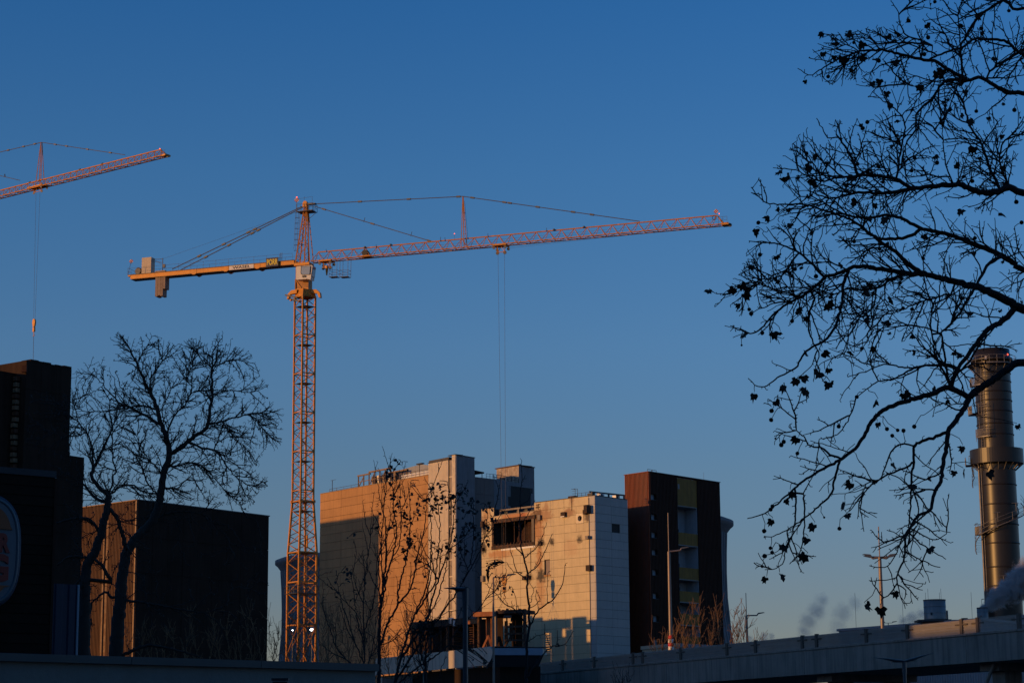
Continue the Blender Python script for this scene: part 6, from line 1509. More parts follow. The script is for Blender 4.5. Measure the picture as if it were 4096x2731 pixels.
T1.limb(z6([(1470, 110), (1300, 95), (1150, 110), (1000, 90), (900, 130), (770, 168)]), 5, 1.8)
T1.limb(z6([(820, 300), (800, 370), (760, 460), (700, 530), (590, 560)]), 3, 1.6)
T1.limb(z5([(1680, 1100), (1780, 1000), (1860, 880), (1930, 765), (2010, 620), (2100, 560)]), 4, 7)
T1.limb(z5([(1680, 1110), (1560, 1060), (1400, 1050), (1200, 1080)]), 3.5, 1.6)
T1.limb(z5([(1680, 1100), (1700, 1240), (1720, 1380), (1745, 1480)]), 4, 5)
T1.limb(z5([(1750, 830), (1650, 850), (1500, 900), (1350, 960), (1200, 980), (1100, 990)]), 4, 1.6)
# upper part
T1.limb(E_(373)+z4([(2258, 650), (2150, 650), (2040, 590), (1960, 545), (1860, 560), (1700, 570), (1620, 690), (1560, 740), (1510, 800), (1500, 900), (1440, 1000), (1400, 1150)]), 22, 2.5, 12, 150)
T1.limb(z4([(1860, 560), (1740, 490), (1640, 430), (1560, 420), (1400, 380), (1250, 350), (1100, 365), (950, 420), (850, 480), (780, 525), (730, 510), (680, 478)]), 9, 1.7)
T1.limb(E_(223)+z4([(2258, 385), (2140, 295), (1990, 270), (1900, 280), (1830, 330), (1700, 370), (1600, 415)]), 13, 4, 12, -100)
T1.limb([(4900, -100), (4400, -60)]+z4([(2258, 60), (2150, 20), (2110, 5), (1990, 80), (1900, 170), (1850, 260), (1815, 340), (1830, 560)]), 12, 4, 12, 80)
T1.limb(z4([(1830, 540), (1820, 400), (1810, 250), (1800, 100), (1840, -20)]), 4, 2.5)
T1.limb(z4([(1990, 560), (2040, 480), (2150, 410), (2260, 345)]), 4, 7)
T1.limb(z4([(1100, 1222), (1060, 1100), (1010, 1020), (950, 940)]), 7, 3.5); T1.limb(z4([(970, 960), (890, 960), (850, 890), (812, 825)]), 3, 1.6)
T1.limb(z4([(2080, 1300), (2000, 1120), (1950, 980), (1880, 880), (1830, 700), (1760, 600)]), 7, 3)
T1.limb(z4([(2170, 1320), (2090, 1150), (2110, 1000), (2200, 920)]), 5, 3)
T1.limb(z4([(1370, 1250), (1390, 1100), (1415, 980), (1425, 850), (1360, 760), (1260, 690), (1200, 640)]), 5, 1.8)
T1.limb(z4([(1770, 1290), (1720, 1180), (1700, 1050), (1690, 900)]), 3.5, 1.8)
T1.limb(z4([(1320, 1180), (1200, 1150), (1100, 1080)]), 3, 1.6); T1.limb(z4([(850, 1260), (780, 1120), (730, 1060), (685, 945)]), 4, 1.5)
T1.limb(z4([(900, 1240), (850, 1100), (800, 1000), (750, 960)]), 3, 1.5); T1.limb(z4([(1560, 290), (1420, 230), (1380, 90), (1330, 10)]), 4, 1.6)
T1.limb(z4([(1620, 320), (1500, 300), (1350, 300), (1200, 300), (1100, 240), (1070, 235)]), 4.5, 1.6); T1.limb(z4([(1110, 360), (1040, 320), (960, 280), (920, 240)]), 3, 1.5)
T1.limb(z4([(1200, 350), (1100, 400), (1000, 450), (950, 480)]), 3, 1.5); T1.limb(z4([(1400, 420), (1280, 450), (1200, 500), (1130, 535)]), 3.5, 1.5)
T1.limb(z4([(1820, 600), (1700, 560), (1600, 580), (1500, 600), (1410, 575)]), 4, 1.5)
A_ = ov([(2060, -40), (2420, -40), (2420, 260), (2150, 235), (2030, 140), (1900, 160), (1905, 85), (2050, 70)])
B_ = ov([(2110, 220), (2420, 250), (2420, 760), (2000, 765), (1850, 750), (1700, 785), (1680, 680), (1750, 600), (1740, 450), (1870, 340), (2000, 260)])
C_ = ov([(1745, 880), (1850, 790), (2420, 760), (2420, 1010), (2240, 1060), (2180, 1100), (2110, 1260), (2060, 1340), (2040, 1130), (1900, 1050), (1820, 1240), (1740, 1270), (1750, 1180), (1790, 1120), (1770, 980)])
D_ = ov([(2180, 760), (2420, 760), (2420, 1150), (2330, 1250), (2240, 1000)])
rs = np.random.RandomState(5)
att = np.concatenate([scatter(A_, 620, rs), scatter(B_, 1750, rs), scatter(C_, 760, rs), scatter(D_, 160, rs)])
T1z = np.array(T1.P); zz_ = []
for (x, y) in att:
    j = int(((T1z[:, 0]-x)**2+(T1z[:, 1]-y)**2).argmin()); zz_.append(T1z[j, 2]+rs.uniform(-60, 60))
att = np.concatenate([att, np.array(zz_)[:, None]], 1)
O_ = ov([(2035, -90), (2060, 60), (1880, 75), (1833, 168), (1990, 225), (2040, 240), (1960, 275), (1872, 272), (1828, 320), (1775, 385), (1722, 425), (1725, 520), (1705, 620), (1620, 665), (1690, 805), (1810, 790), (1713, 900), (1780, 970), (1770, 1100), (1712, 1190), (1740, 1345), (1860, 1320), (1960, 1180), (2010, 1300), (1950, 1400), (2100, 1400), (2180, 1260), (2300, 1180), (2440, 1250), (2440, -90)])
T1.shoots(250, 70, 200, 14, (22, 60), .13, .30, outline=O_)
T1.shoots(260, 70, 190, 14, (22, 60), .13, .30, poly=B_, outline=O_); T1.shoots(90, 70, 190, 14, (22, 60), .13, .30, poly=A_, outline=O_)
T1.grow(att[::2], D=14, di=75, dk=20, jit=.20, iters=40)
T1.spurs(.20, 5, 12)
T1.finish(pt, M_bark, tip=1.5, expo=3.0, cap=3.6, sides=5)
balls = z4([(893, 535), (1055, 494), (1563, 380), (1245, 424), (1072, 298), (1119, 875), (1166, 852), (1134, 895), (742, 1070), (407, 1552), (1169, 1197), (1098, 1144), (1243, 1159), (1742, 765), (1651, 1135), (2191, 768), (1925, 776), (2153, 77), (1637, 14), (1683, 858), (1897, 1263), (2205, 1408), (1960, 200), (1966, 234), (1590, 262), (1475, 1190), (1495, 1098), (1836, 1232)])+z5([(418, 555), (343, 936), (356, 965), (434, 1100), (642, 1018), (1128, 1208), (1075, 464), (662, 656), (625, 684), (639, 704), (1250, 515), (1916, 440), (2241, 332), (1394, 752), (1405, 722), (1823, 860), (738, 998), (1415, 928), (1478, 935), (808, 706)])+z6([(289, 437), (292, 380), (713, 478), (826, 293), (454, 647), (353, 594), (368, 574), (1049, 536), (1083, 502), (1119, 504), (1187, 479), (1015, 494), (717, 1118), (246, 1133), (249, 1290), (295, 1268), (285, 1240), (297, 978), (286, 998)])
hang(T1, [BALL], 'seed_ball', [(x, y, random.uniform(.85, 1.08)) for x, y in balls], 9.2, 25)
hang(T1, [BALL], 'seed_ball', [(x, y, .5) for x, y in z6([(232, 1358), (316, 554), (622, 1048)])+z4([(1362, 797), (920, 275), (2232, 822)])+z5([(290, 1186), (560, 552), (998, 450)])], 9.2, 18)
lv = z4([(858, 240), (1015, 243), (943, 310), (1465, 145), (1375, 240), (1300, 262), (1147, 303), (1570, 185), (1600, 45), (858, 378), (858, 425), (993, 400), (935, 405), (1145, 408), (1207, 430), (1355, 430), (1197, 583), (1255, 563), (1300, 650), (1325, 725), (1223, 912), (1328, 922), (1400, 860), (1813, 812), (1868, 840), (1845, 640), (1700, 550), (1540, 600), (1480, 578), (790, 1080), (768, 1162), (570, 1200), (632, 1235), (562, 1255), (543, 1455), (460, 1515), (785, 1260), (2057, 415), (1910, 1030), (2107, 955), (1630, 1100), (1770, 1160), (1085, 1250), (2108, 1165), (1800, 180), (1790, 247), (2050, 60), (1940, 110), (2080, 1500), (1650, 505), (1700, 490)])
lv += z5([(390, 385), (635, 350), (530, 575), (365, 640), (275, 770), (248, 800), (203, 858), (265, 908), (330, 798), (300, 835), (65, 815), (550, 745), (600, 820), (870, 905), (675, 940), (733, 998), (237, 1082), (295, 1128), (507, 1100), (560, 1112), (1110, 550), (980, 630), (1185, 765), (1137, 820), (1155, 1005), (1280, 1035), (1335, 1045), (1325, 860), (843, 1250), (727, 1258), (1003, 1250), (1230, 1228), (905, 1360), (840, 1380), (720, 1405), (680, 1430), (740, 1500), (905, 1458), (583, 1475), (1497, 1235), (1765, 1245), (1830, 1270), (1610, 1280), (1545, 430), (1860, 960), (1630, 1485), (1415, 1530), (870, 290), (1040, 210), (1220, 210), (1410, 340), (1170, 300), (1290, 300), (800, 240), (1010, 70), (1830, 250)])
lv += z6([(185, 280), (270, 355), (308, 330), (373, 228), (500, 258), (655, 215), (463, 562), (790, 372), (960, 325), (1110, 285), (1385, 322), (1490, 612), (1043, 718), (1440, 768), (1265, 805), (802, 840), (752, 960), (408, 893), (375, 945), (760, 1040), (300, 1070), (565, 1100), (522, 1188), (383, 1230), (520, 1290), (262, 1435), (342, 1412), (1280, 1245), (1060, 1520), (1165, 858), (1645, 765), (1830, 480), (1495, 760), (955, 465)])+[(3000+980/2.146, 2100+690/2.146), (3000+1120/2.146, 2100+712/2.146)]
hang(T1, LEAVES, 'leaf', [(x, y-14, random.uniform(.8, 1.4)) for x, y in lv], 38, 14)
tips = [i for i in range(T1.nsk, len(T1.P)) if not T1.ch[i] and T1.P[i][0] > 3050 and 300 < T1.P[i][1] < 1500]
ex_ = [T1.P[i] for i in np.random.RandomState(2).choice(tips, 60, replace=False)]
hang(T1, LEAVES, 'leaf', [(p[0], p[1]+4, random.uniform(.45, .95)) for p in ex_], 30, 3)
T1.close()

# ---- leafless trees on the left ----
def put(label, base, Y, cat='tree', nm='bare_tree'):
    b = PY(base[0], base[1], Y); return thing(nm, label, cat, (b.x, b.y, 0))
lt = put('large spreading bare tree rising in front of the rusty hall', (464, 2700), 72)
T2_ = Tree(72, 11, 110)
T2_.limb([(462, 2860), (464, 2640), (470, 2520), (481, 2400), (490, 2300), (505, 2210), (530, 2170), (565, 2130), (605, 2090), (635, 2020), (645, 1960), (658, 1880), (677, 1818), (669, 1756), (644, 1694), (631, 1640), (611, 1590), (582, 1536), (557, 1474), (532, 1424), (507, 1375), (482, 1341)], 34, 1.8, 12, 0, True)
for pts, a, b in (
 ([(677, 1818), (687, 1814), (737, 1777), (778, 1743), (815, 1723), (832, 1694), (838, 1640), (849, 1590), (849, 1532), (849, 1466), (857, 1399), (890, 1350)], 12, 1.6),
 ([(834, 1696), (882, 1687), (940, 1669), (1006, 1654), (1056, 1654), (1114, 1644)], 5, 1.3), ([(998, 1660), (1039, 1698), (1068, 1731), (1089, 1756)], 2.5, 1.2),
 ([(757, 1770), (786, 1781), (815, 1797), (857, 1801), (890, 1834), (915, 1876), (952, 1913), (1006, 1946)], 6, 1.4), ([(857, 1797), (873, 1768), (923, 1743)], 3, 1.2), ([(865, 1801), (915, 1839), (965, 1872), (1006, 1897)], 3, 1.2),
 ([(892, 1690), (920, 1730), (960, 1770), (1000, 1800)], 3, 1.2), ([(670, 1731), (687, 1681), (712, 1644), (741, 1619), (753, 1586), (778, 1565), (840, 1559)], 5, 1.5),
 ([(741, 1619), (766, 1549), (745, 1507), (787, 1441)], 3, 1.3), ([(631, 1694), (590, 1665), (549, 1644), (515, 1628), (474, 1607), (428, 1557), (395, 1516), (354, 1482)], 7, 1.3),
 ([(631, 1640), (573, 1623), (499, 1632), (416, 1644), (333, 1644), (290, 1600)], 5, 1.3), ([(607, 1565), (602, 1516), (631, 1474), (665, 1424), (694, 1379)], 4, 1.3),
 ([(549, 1449), (582, 1395), (607, 1346)], 2.5, 1.2), ([(640, 1644), (665, 1599), (694, 1549), (735, 1507)], 3, 1.2), ([(849, 1466), (800, 1430), (770, 1370)], 2.5, 1.2), ([(849, 1470), (930, 1440), (1020, 1455)], 2.5, 1.2),
 ([(845, 1580), (920, 1560), (1000, 1570), (1070, 1545)], 3, 1.2), ([(604, 2097), (661, 2058), (750, 2047), (830, 2060)], 7, 2), ([(640, 1990), (590, 1930), (560, 1850), (552, 1780)], 5, 1.5), ([(655, 1900), (590, 1830), (560, 1770), (545, 1740)], 4, 1.3),
 ([(447, 2389), (419, 2367), (380, 2400), (346, 2445)], 7, 2), ([(492, 2400), (560, 2406), (706, 2434), (820, 2450)], 7, 2), ([(475, 2640), (515, 2608), (593, 2580), (678, 2591), (800, 2625)], 9, 2.5),
 ([(660, 1870), (720, 1860), (780, 1850), (840, 1890), (900, 1960), (960, 2010)], 5, 1.4), ([(650, 1950), (710, 1950), (760, 1910), (800, 1960)], 4, 1.4)):
    T2_.limb(pts, a*.85, b*.9, 11)
rs = np.random.RandomState(9)
def attract(T, specs, dz):
    P0 = np.array(T.P); out = []
    for poly, n in specs:
        s_ = scatter(poly, n, T.rs)
        for (x, y) in s_: j = int(((P0[:, 0]-x)**2+(P0[:, 1]-y)**2).argmin()); out.append((x, y, P0[j, 2]+T.rs.uniform(-dz, dz)))
    return np.array(out)
crownL = ov([(268, 765), (310, 790), (345, 775), (400, 800), (450, 790), (510, 775), (560, 815), (590, 880), (640, 960), (635, 1000), (600, 1060), (600, 1150), (560, 1165), (330, 1150), (270, 1120), (260, 900), (300, 880)])
OL_ = ov([(250, 760), (310, 772), (345, 762), (400, 790), (450, 775), (515, 762), (575, 810), (605, 870), (655, 940), (655, 1010), (615, 1060), (625, 1400), (180, 1480), (140, 1100), (140, 880), (235, 800)])
T2_.shoots(330, 40, 120, 9, (18, 50), .10, .42, up=.02, outline=OL_)
T2_.shoots(240, 35, 100, 9, (18, 50), .10, .42, up=.02, poly=crownL, outline=OL_)
T2_.grow(attract(T2_, [(crownL, 2100), (ov([(270, 1160), (610, 1170), (620, 1480), (270, 1490)]), 260)], 45), D=8, di=70, dk=11, jit=.35, iters=70)
T2_.spurs(.35, 4, 9); T2_.finish(lt, M_barkl, tip=.8, expo=3.2, cap=2.0, sides=4)
tp_ = [T2_.P[i] for i in range(T2_.nsk, len(T2_.P)) if not T2_.ch[i]]
def seeds(T, tips_, n, size, m, nm='seed_clusters', rsd=1):
    mb = MB(); r_ = random.Random(rsd); k = T.Y/FP
    for p in r_.sample(tips_, min(n, len(tips_))):
        c = T.world(p); s_ = size*k*r_.uniform(.5, 1.3)
        V = [c+Vector((r_.uniform(-1, 1), r_.uniform(-1, 1), r_.uniform(-1.3, .7)))*s_ for _ in range(5)]; mb.add(V, [(0, 1, 2), (2, 3, 4), (0, 3, 4)])
    o = mb.build(nm, m, T.root); o['kind'] = 'stuff'
seeds(T2_, tp_, 1300, 4.5, M_leafd); T2_.close()
lt2 = put('two stemmed bare tree leaning against the dark tower on the left', (334, 2700), 66)
T3 = Tree(66, 12, 100)
T3.limb([(330, 2900), (334, 2640), (338, 2450), (346, 2277), (374, 2215), (402, 2142), (425, 2047), (436, 1979)], 34, 13, 12, 0, True)
for pts, a, b in (
 ([(436, 1979), (405, 1955), (387, 1938), (366, 1901), (387, 1847), (416, 1789), (441, 1731), (449, 1694), (437, 1648)], 11, 2), ([(370, 1880), (370, 1818), (362, 1764), (341, 1723), (316, 1690), (287, 1665)], 6, 1.5),
 ([(436, 1979), (450, 1930), (453, 1901), (466, 1885), (453, 1839), (449, 1777), (453, 1715), (460, 1660)], 5, 1.6), ([(464, 1884), (424, 1868), (391, 1851)], 3, 2.5), ([(438, 1975), (447, 1971), (481, 1945), (537, 1940), (560, 1962), (627, 1974)], 5, 3),
 ([(430, 2010), (380, 1990), (340, 1940), (320, 1930)], 9, 4), ([(436, 2030), (470, 2075), (492, 2142), (509, 2198)], 9, 9), ([(391, 2120), (357, 2075), (284, 2075), (228, 2092)], 8, 4), ([(447, 2327), (402, 2254), (352, 2232), (284, 2226), (230, 2260)], 9, 4), ([(316, 1690), (300, 1720), (276, 1745)], 3, 1.5), ([(345, 1725), (300, 1745), (200, 1730)], 3, 1.2), ([(340, 2290), (300, 2340), (260, 2400)], 5, 2)):
    T3.limb(pts, a*.85, b*.9, 11)
T3.shoots(170, 40, 110, 9, (18, 50), .10, .42, up=.02, outline=OL_)
T3.grow(attract(T3, [(ov([(150, 900), (240, 820), (300, 880), (300, 1130), (200, 1180), (60, 1020), (60, 900)]), 900), (ov([(150, 1150), (350, 1140), (350, 1400), (190, 1420)]), 260)], 40), D=8, di=80, dk=11, jit=.35, iters=60)
T3.spurs(.35, 4, 9); T3.finish(lt2, M_barkl, tip=.8, expo=3.2, cap=2.0)
seeds(T3, [T3.P[i] for i in range(T3.nsk, len(T3.P)) if not T3.ch[i]], 500, 4.5, M_leafd); T3.close()

# ---- young poplars in front of the tan building ----
zp = lambda L: [(1380+x/1.76, 1840+y/1.76) for x, y in L]
def poplar(label, seed, Y, stems, clusters, specs, leaf=26, nm='poplar', m=None, tip=.75, cnt=9, jit=.22, D=9, cap=2.6):
    root = put(label, zp([stems[0][0][0]])[0], Y, nm=nm); T = Tree(Y, seed, 60)
    for i, (pts, a, b) in enumerate(stems): T.limb(zp(pts), a, b, 11, None if i else 0, i == 0)
    T.shoots(34, 60, 170, 10, (12, 32), .06, .22, up=.04)
    if specs: T.grow(attract(T, [(zp(P), n) for P, n in [(P_, int(n_*.35)) for P_, n_ in specs]], 30), D=D, di=60, dk=12, jit=jit, iters=50, grav=-.25)
    T.spurs(.25, 4, 9); T.finish(root, m or M_bark, tip=tip, expo=2.9, cap=1.8); r_ = random.Random(seed); L = []
    for (x, y, n) in clusters:
        x, y = zp([(x, y)])[0]
        for _ in range(n): L.append((x+r_.gauss(0, 11), y+r_.gauss(0, 18), r_.uniform(.6, 1.15)))
    hang(T, PLEAVES, 'leaf', L, leaf, 3, 1.6); T.close(); return T
poplar('tall multi stemmed poplar with few dark leaves left of the stair tower', 21, 36, [
 ([(240, 1800), (240, 1568), (245, 1100), (265, 900), (290, 700), (285, 450), (240, 250), (235, 180)], 9, 1.2), ([(250, 1050), (300, 800), (360, 550), (345, 350), (335, 100), (395, 10)], 4, 1.1), ([(262, 900), (330, 700), (380, 600), (400, 400), (370, 250)], 3, 1.1),
 ([(250, 1300), (300, 1150), (370, 1020), (380, 900), (440, 650), (460, 430), (450, 200)], 5, 1.1), ([(370, 1010), (450, 920), (490, 800), (500, 700), (560, 480), (575, 250)], 4, 1.1), ([(268, 880), (255, 650), (270, 400), (290, 100)], 3, 1.1), ([(245, 1000), (240, 700), (250, 500), (195, 370)], 3, 1.1)],
 [(300, 100, 9), (320, 60, 7), (355, 90, 6), (395, 20, 5), (360, 300, 8), (350, 360, 7), (365, 270, 5), (480, 160, 3), (520, 300, 7), (460, 250, 3), (240, 400, 4), (260, 450, 2), (320, 470, 4), (450, 440, 7), (490, 405, 4), (440, 520, 6), (435, 600, 9), (465, 575, 7), (395, 380, 5), (430, 650, 4), (535, 690, 6), (560, 750, 2), (410, 450, 5)],
 [([(230, 180), (480, 150), (600, 300), (600, 900), (480, 1250), (250, 1500), (160, 1100), (170, 350)], 520)])
poplar('leaning poplar with dark leaf clusters crossing the pale stair tower', 22, 33, [
 ([(330, 1800), (350, 1568), (420, 1300), (500, 1060), (560, 930), (600, 740), (600, 560)], 7, 1.2), ([(500, 1080), (580, 950), (640, 850), (620, 750), (610, 600), (600, 300)], 4, 1.1), ([(640, 850), (650, 700), (660, 600), (665, 380), (640, 250)], 3, 1.1), ([(400, 1380), (560, 1150), (620, 950), (720, 650), (760, 480), (780, 250), (825, 190)], 5, 1.1),
 ([(460, 1220), (600, 1080), (700, 800), (740, 500), (750, 260)], 3, 1.1), ([(350, 1560), (520, 1300), (700, 1050), (850, 820), (900, 600), (905, 280)], 5, 1.1), ([(340, 1620), (450, 1500), (700, 1330), (800, 1180), (960, 1020), (1040, 860)], 4, 1.1), ([(830, 850), (930, 680), (985, 520), (1000, 400), (990, 310)], 2.4, 1), ([(975, 560), (1030, 470), (1050, 370)], 1.6, .9)],
 [(990, 350, 8), (1020, 370, 6), (1000, 460, 7), (1040, 385, 5), (985, 560, 5), (620, 230, 9), (630, 330, 11), (610, 200, 5), (680, 200, 6), (690, 300, 6), (670, 240, 4), (750, 230, 9), (770, 300, 9), (820, 200, 6), (840, 240, 6), (745, 260, 5), (890, 290, 9), (900, 370, 5), (640, 640, 7), (620, 610, 4), (720, 590, 6), (740, 610, 5), (820, 500, 9), (840, 470, 6), (820, 600, 8), (820, 650, 5), (875, 410, 6), (605, 820, 3), (605, 700, 3), (630, 350, 5), (760, 330, 5), (570, 300, 3), (770, 510, 6), (1000, 1400, 9), (920, 1380, 3), (930, 480, 7)],
 [([(580, 300), (800, 250), (900, 400), (950, 800), (800, 1200), (560, 1400), (420, 1250), (560, 900)], 460)])
poplar('dim slender bare poplar in the shade of the tan building', 23, 48, [
 ([(140, 1800), (140, 1500), (130, 1000), (160, 700), (200, 400), (180, 330)], 4, 1), ([(135, 1300), (80, 1100), (60, 900), (40, 800)], 2.5, 1), ([(135, 1200), (200, 1000), (220, 800), (230, 600)], 2.5, 1), ([(140, 1450), (60, 1250), (-20, 1000), (-60, 850)], 3, 1), ([(140, 1500), (200, 1300), (215, 1100)], 2.5, 1), ([(140, 1500), (-40, 1350), (-100, 1200), (-170, 1000)], 3, 1)],
 [(40, 540, 3), (30, 770, 5), (10, 830, 4), (65, 920, 3), (150, 800, 2), (-60, 900, 4)], [([(-150, 850), (60, 700), (200, 500), (230, 900), (200, 1450), (-150, 1450)], 330)])
poplar('scrubby bare bush with drooping leaves at the foot of the poplars', 24, 30, [
 ([(560, 1800), (565, 1500), (570, 1300), (600, 1160)], 8, 2), ([(565, 1450), (500, 1300), (460, 1180)], 3, 1.2), ([(565, 1400), (640, 1300), (720, 1250)], 2.5, 1.1)],
 [(600, 1140, 10), (570, 1170, 14), (540, 1160, 12), (560, 1200, 12), (480, 1160, 6), (520, 1280, 5), (430, 1420, 8), (540, 1190, 10)], [([(440, 1130), (660, 1130), (760, 1300), (700, 1450), (420, 1450)], 200)], leaf=27)

# ---- thin sapling in front of the burnt facade ----
sp = put('thin young bare tree standing before the burnt white facade', (2108, 2731), 28, nm='sapling')
T6 = Tree(28, 31, 40); zv = lambda L: [(1900+x/2.485, 2100+y/2.485) for x, y in L]
T6.limb(zv([(505, 1800), (510, 1568), (515, 1200), (540, 1000), (535, 800), (520, 650), (520, 480), (490, 330), (460, 200), (445, 0), (450, -150), (450, -300), (470, -450), (462, -560), (466, -640)]), 6.5, 1.1, 12, 0, True)
for pts, a, b in (([(540, 1000), (640, 840), (780, 730), (860, 600), (900, 380)], 3.4, 1.1), ([(530, 1010), (400, 840), (300, 780), (200, 665), (100, 580)], 3.0, 1.1), ([(520, 480), (620, 400), (700, 240), (770, 80)], 2.6, 1), ([(520, 550), (400, 440), (385, 360), (340, 200)], 2.2, 1), ([(500, 320), (620, 210), (680, 80), (710, -30)], 2.2, 1), ([(470, 290), (400, 210)], 2.4, 1.8),
 ([(545, 820), (600, 790), (640, 740), (610, 640)], 1.6, 1), ([(530, 1150), (640, 1090), (720, 1080)], 1.6, 1), ([(520, 1500), (620, 1350), (720, 1240), (820, 1170), (820, 1040)], 4, 1.1), ([(800, 1205), (900, 1180), (970, 1050)], 1.8, 1), ([(760, 1215), (700, 1090), (692, 980)], 1.6, 1), ([(470, 470), (380, 460), (320, 370)], 1.8, 1), ([(640, 830), (600, 700), (610, 640)], 1.4, .9), ([(720, 765), (715, 600), (730, 460)], 1.5, .9), ([(590, 420), (640, 330), (655, 270)], 1.3, .9), ([(445, 60), (350, -60), (300, -130)], 1.8, .9), ([(450, 0), (520, -100), (600, -250)], 1.7, .9), ([(455, -200), (520, -250), (560, -330)], 1.4, .9), ([(560, 760), (580, 660), (540, 560)], 1.5, .9), ([(388, 838), (360, 760)], 1.3, .9), ([(440, 870), (400, 720), (365, 610)], 1.5, .9), ([(255, 760), (260, 600), (255, 560)], 1.2, .9), ([(465, -440), (500, -500)], 1.2, .8)):
    T6.limb(zv(pts), a, b, 12)
T6.spurs(.35, 4, 12); T6.finish(sp, M_bark, tip=.9, cap=2)
L = []
for (x, y, n) in ((140, 400, 9), (125, 440, 6), (180, 390, 5), (200, 355, 4), (360, 655, 2), (375, 640, 1), (820, 1160, 2), (195, 460, 3), (215, 590, 3), (335, 590, 2)):
    for _ in range(n): L.append((1900+(x+random.gauss(0, 16))/2.485, 2100+(y+random.gauss(0, 18))/2.485, random.uniform(.7, 1.2)))
hang(T6, PLEAVES, 'leaf', L, 18, 3, 1.6); T6.close()

# ---- scrub and birches farther back ----
def scrub(label, Y, x0, x1, ytop, ybot, n, seed, m, tip=.8, lean=.25, nm='bare_shrub', D=7, cat='shrub'):
    root = put(label, ((x0+x1)/2, ybot), Y, cat, nm); T = Tree(Y, seed, 50); r_ = random.Random(seed); k = max(3, int((x1-x0)/38))
    T.limb([((x0+x1)/2, ybot+60), ((x0+x1)/2, ybot-(ybot-ytop)*.3)], 2.4, 1.6, 12, 0, True)
    for i in range(k):
        bx = x0+(x1-x0)*(i+.5)/k; h = (ybot-ytop)*r_.uniform(.6, 1.0); dx = r_.uniform(-1, 1)*lean*h
        T.limb([((bx+(x0+x1)/2)/2, ybot+50), (bx, ybot), (bx+dx*.4, ybot-h*.45), (bx+dx, ybot-h)], r_.uniform(1.3, 2.1), tip*.7, 10)
    T.shoots(int(n*.28), 25, 75, 8, (10, 30), .06, .3, up=.06)
    T.grow(attract(T, [([(x0, ybot), (x0-10, ytop+(ybot-ytop)*.5), ((x0+x1)/2-(x1-x0)*.2, ytop), ((x0+x1)/2+(x1-x0)*.25, ytop+8), (x1+10, ytop+(ybot-ytop)*.5), (x1, ybot)], int(n*.35))], 30), D=D, di=45, dk=9, jit=.2, iters=45, grav=-.3)
    T.finish(root, m, tip=tip*.75, expo=3.0, cap=1.4); T.close()
M_birch = mat('lit_birch_twigs', (.19, .105, .05), .85, var=.3, scale=2)
M_scrub = mat('brown_scrub_twigs', (.24, .12, .055), .9, var=.35, scale=2)
scrub('brown scrub behind the low wall under the rusty hall', 150, 500, 760, 2500, 2650, 420, 41, M_scrub)
scrub('taller brown scrub right of the rusty hall before the crane foot', 150, 780, 1110, 2430, 2660, 620, 42, M_scrub)
scrub('tangled brown scrub growing through the foot of the crane mast', 210, 1080, 1300, 2440, 2660, 480, 43, M_scrub)
scrub('dark scrub in the shade below the tan building', 140, 1290, 1500, 2380, 2660, 560, 44, M_scrub)
scrub('loose brown scrub left of the poplars', 120, 1210, 1420, 2260, 2660, 300, 45, M_scrub, lean=.3)
scrub('brown scrub at the lit foot of the tan building', 160, 1480, 1700, 2470, 2660, 420, 46, M_scrub)
scrub('small leafless bush poking above the low wall before the bridge', 110, 2450, 2530, 2660, 2740, 90, 47, M_bark)
scrub('clump of bronze birches before the dark brown block', 204, 2690, 2790, 2450, 2600, 330, 51, M_birch, nm='birch', cat='tree', lean=.15, D=6)
scrub('taller bronze birches by the corner of the dark brown block', 206, 2790, 2900, 2425, 2600, 330, 52, M_birch, nm='birch', cat='tree', lean=.12, D=6)
scrub('birch outlined on the sky beside the cooling tower', 209, 2912, 2985, 2420, 2590, 260, 53, M_birch, nm='birch', cat='tree', lean=.15, D=6)
scrub('low bronze bush behind the beige shed', 205, 2600, 2700, 2530, 2600, 130, 54, M_birch, D=6)
scrub('sparse bush showing above the bridge fence on the sky', 211, 2990, 3060, 2545, 2590, 60, 55, M_birch, D=6)
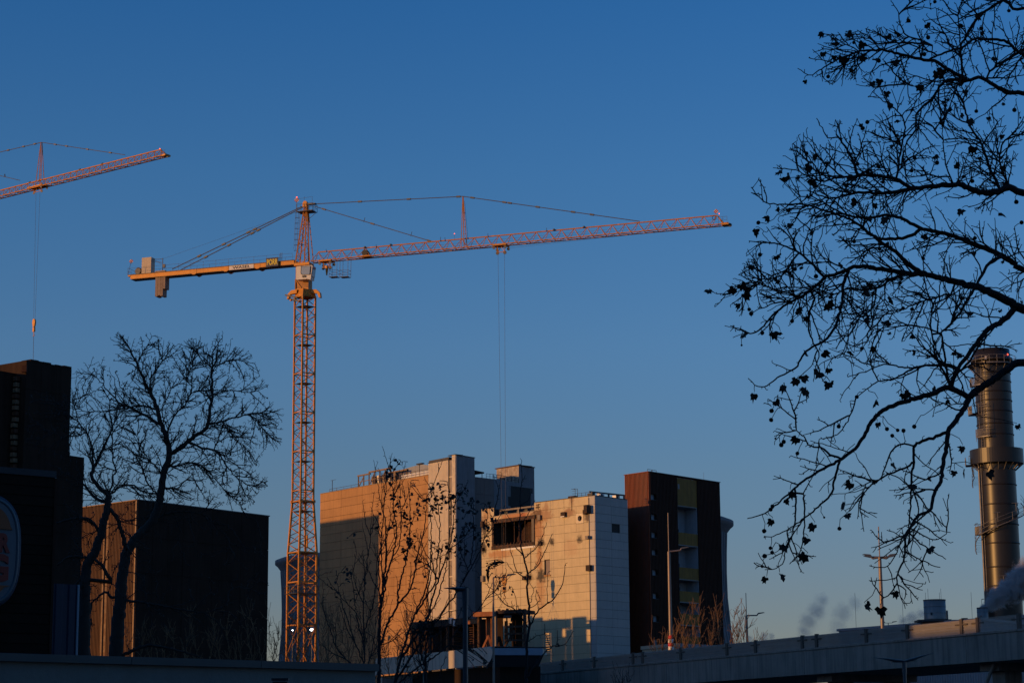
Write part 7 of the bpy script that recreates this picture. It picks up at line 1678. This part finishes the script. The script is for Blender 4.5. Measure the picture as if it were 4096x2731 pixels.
# ------------------------------------------------------------------ steam
def steam(label, blobs, dens, col, Y, nscale, seed, thick=1.0, lo=.44, hi=.62):
    """a closed box of air whose density is a cloud of soft balls broken up by noise"""
    P = [PY(x, y, Y) for x, y, r in blobs]; R_ = [1.45*r*Y/FP for x, y, r in blobs]
    mn = Vector((min(p.x-r for p, r in zip(P, R_)), Y-max(R_)*thick, min(p.z-r for p, r in zip(P, R_)))); mx = Vector((max(p.x+r for p, r in zip(P, R_)), Y+max(R_)*thick, max(p.z+r for p, r in zip(P, R_))))
    m = bpy.data.materials.new('steam'); m.use_nodes = True; n = m.node_tree.nodes; l = m.node_tree.links; n.clear()
    o = n.new('ShaderNodeOutputMaterial'); v = n.new('ShaderNodeVolumePrincipled'); l.new(v.outputs[0], o.inputs['Volume']); v.inputs['Color'].default_value = (*col, 1); v.inputs['Anisotropy'].default_value = .1
    g = n.new('ShaderNodeNewGeometry'); nz = n.new('ShaderNodeTexNoise'); nz.inputs['Scale'].default_value = nscale; nz.inputs['Detail'].default_value = 5; nz.inputs['Roughness'].default_value = .62; nz.inputs['Distortion'].default_value = .6
    mp = n.new('ShaderNodeMapping'); mp.inputs['Location'].default_value = (seed*7.3, seed*3.1, seed); l.new(g.outputs['Position'], mp.inputs[0]); l.new(mp.outputs[0], nz.inputs['Vector'])
    acc = None
    for p, r in zip(P, R_):
        s_ = n.new('ShaderNodeVectorMath'); s_.operation = 'DISTANCE'; l.new(g.outputs['Position'], s_.inputs[0]); s_.inputs[1].default_value = tuple(p)
        a = n.new('ShaderNodeMapRange'); a.interpolation_type = 'SMOOTHSTEP'; a.inputs['From Min'].default_value = r*.15; a.inputs['From Max'].default_value = r; a.inputs['To Min'].default_value = 1; a.inputs['To Max'].default_value = 0; l.new(s_.outputs['Value'], a.inputs['Value'])
        if acc is None: acc = a.outputs[0]
        else:
            x = n.new('ShaderNodeMath'); x.operation = 'MAXIMUM'; l.new(acc, x.inputs[0]); l.new(a.outputs[0], x.inputs[1]); acc = x.outputs[0]
    sm = n.new('ShaderNodeMath'); sm.operation = 'MULTIPLY_ADD'; l.new(acc, sm.inputs[0]); sm.inputs[1].default_value = .42; l.new(nz.outputs['Fac'], sm.inputs[2])
    mr = n.new('ShaderNodeMapRange'); mr.inputs['From Min'].default_value = lo+.24; mr.inputs['From Max'].default_value = hi+.36; mr.inputs['To Max'].default_value = dens; l.new(sm.outputs[0], mr.inputs['Value'])
    ml_ = n.new('ShaderNodeMath'); ml_.operation = 'MULTIPLY'; l.new(mr.outputs[0], ml_.inputs[0]); l.new(acc, ml_.inputs[1]); l.new(ml_.outputs[0], v.inputs['Density'])
    c = (mn+mx)/2; s3 = mx-mn
    ob_ = link('steam_plume', unit_box(m), frame(Vector((s3.x, 0, 0)), Vector((0, s3.y, 0)), Vector((0, 0, s3.z)), c)); tag(ob_, label, 'steam', kind='stuff'); return ob_
steam('billowing blue grey steam drifting right from the small tank across the chimney foot', [(3935, 2428, 26), (3965, 2410, 38), (3995, 2385, 50), (4035, 2365, 62), (4080, 2340, 75), (4130, 2310, 95)], 7.0, (.99, .99, 1.0), 262, 1.1, 1)
steam('faint wisp of steam standing left of the lamp mast with four heads', [(3215, 2530, 45), (3235, 2480, 50), (3265, 2440, 52), (3285, 2400, 40)], .34, (.72, .76, .92), 330, .55, 2, lo=.40, hi=.60)
steam('second fainter wisp of steam closer to the lamp mast', [(3350, 2510, 50), (3370, 2450, 55), (3420, 2410, 40)], .2, (.72, .74, .88), 332, .5, 4, lo=.40, hi=.60)
steam('low steam puffs behind the hall roof left of the big tank', [(3610, 2480, 30), (3650, 2475, 40), (3690, 2455, 36)], .5, (.74, .78, .92), 330, .6, 5)
steam('small blue puff of steam low on the horizon beside the birch', [(3060, 2550, 26), (3085, 2545, 22), (3000, 2555, 20)], .8, (.62, .66, .82), 335, .7, 6)

# groups of alike things
for nm_, g_ in (('tower_crane', 'orange tower cranes'), ('cooling_tower', 'cooling towers behind the blocks'), ('lamp_mast', 'lamp masts along the bridge'), ('street_lamp', 'grey street lamps in the foreground'), ('poplar', 'young poplars by the tan building'), ('bare_shrub', 'leafless scrub'), ('birch', 'bronze birches behind the bridge'), ('bare_tree', 'bare trees on the left'), ('tank', 'galvanised tanks on the hall roof'), ('work_light', 'work lights by the crane foot'), ('steam_plume', 'steam plumes')):
    for o_ in bpy.data.objects:
        if o_.parent is None and 'label' in o_ and o_.name.split('.')[0] == nm_: o_['group'] = g_
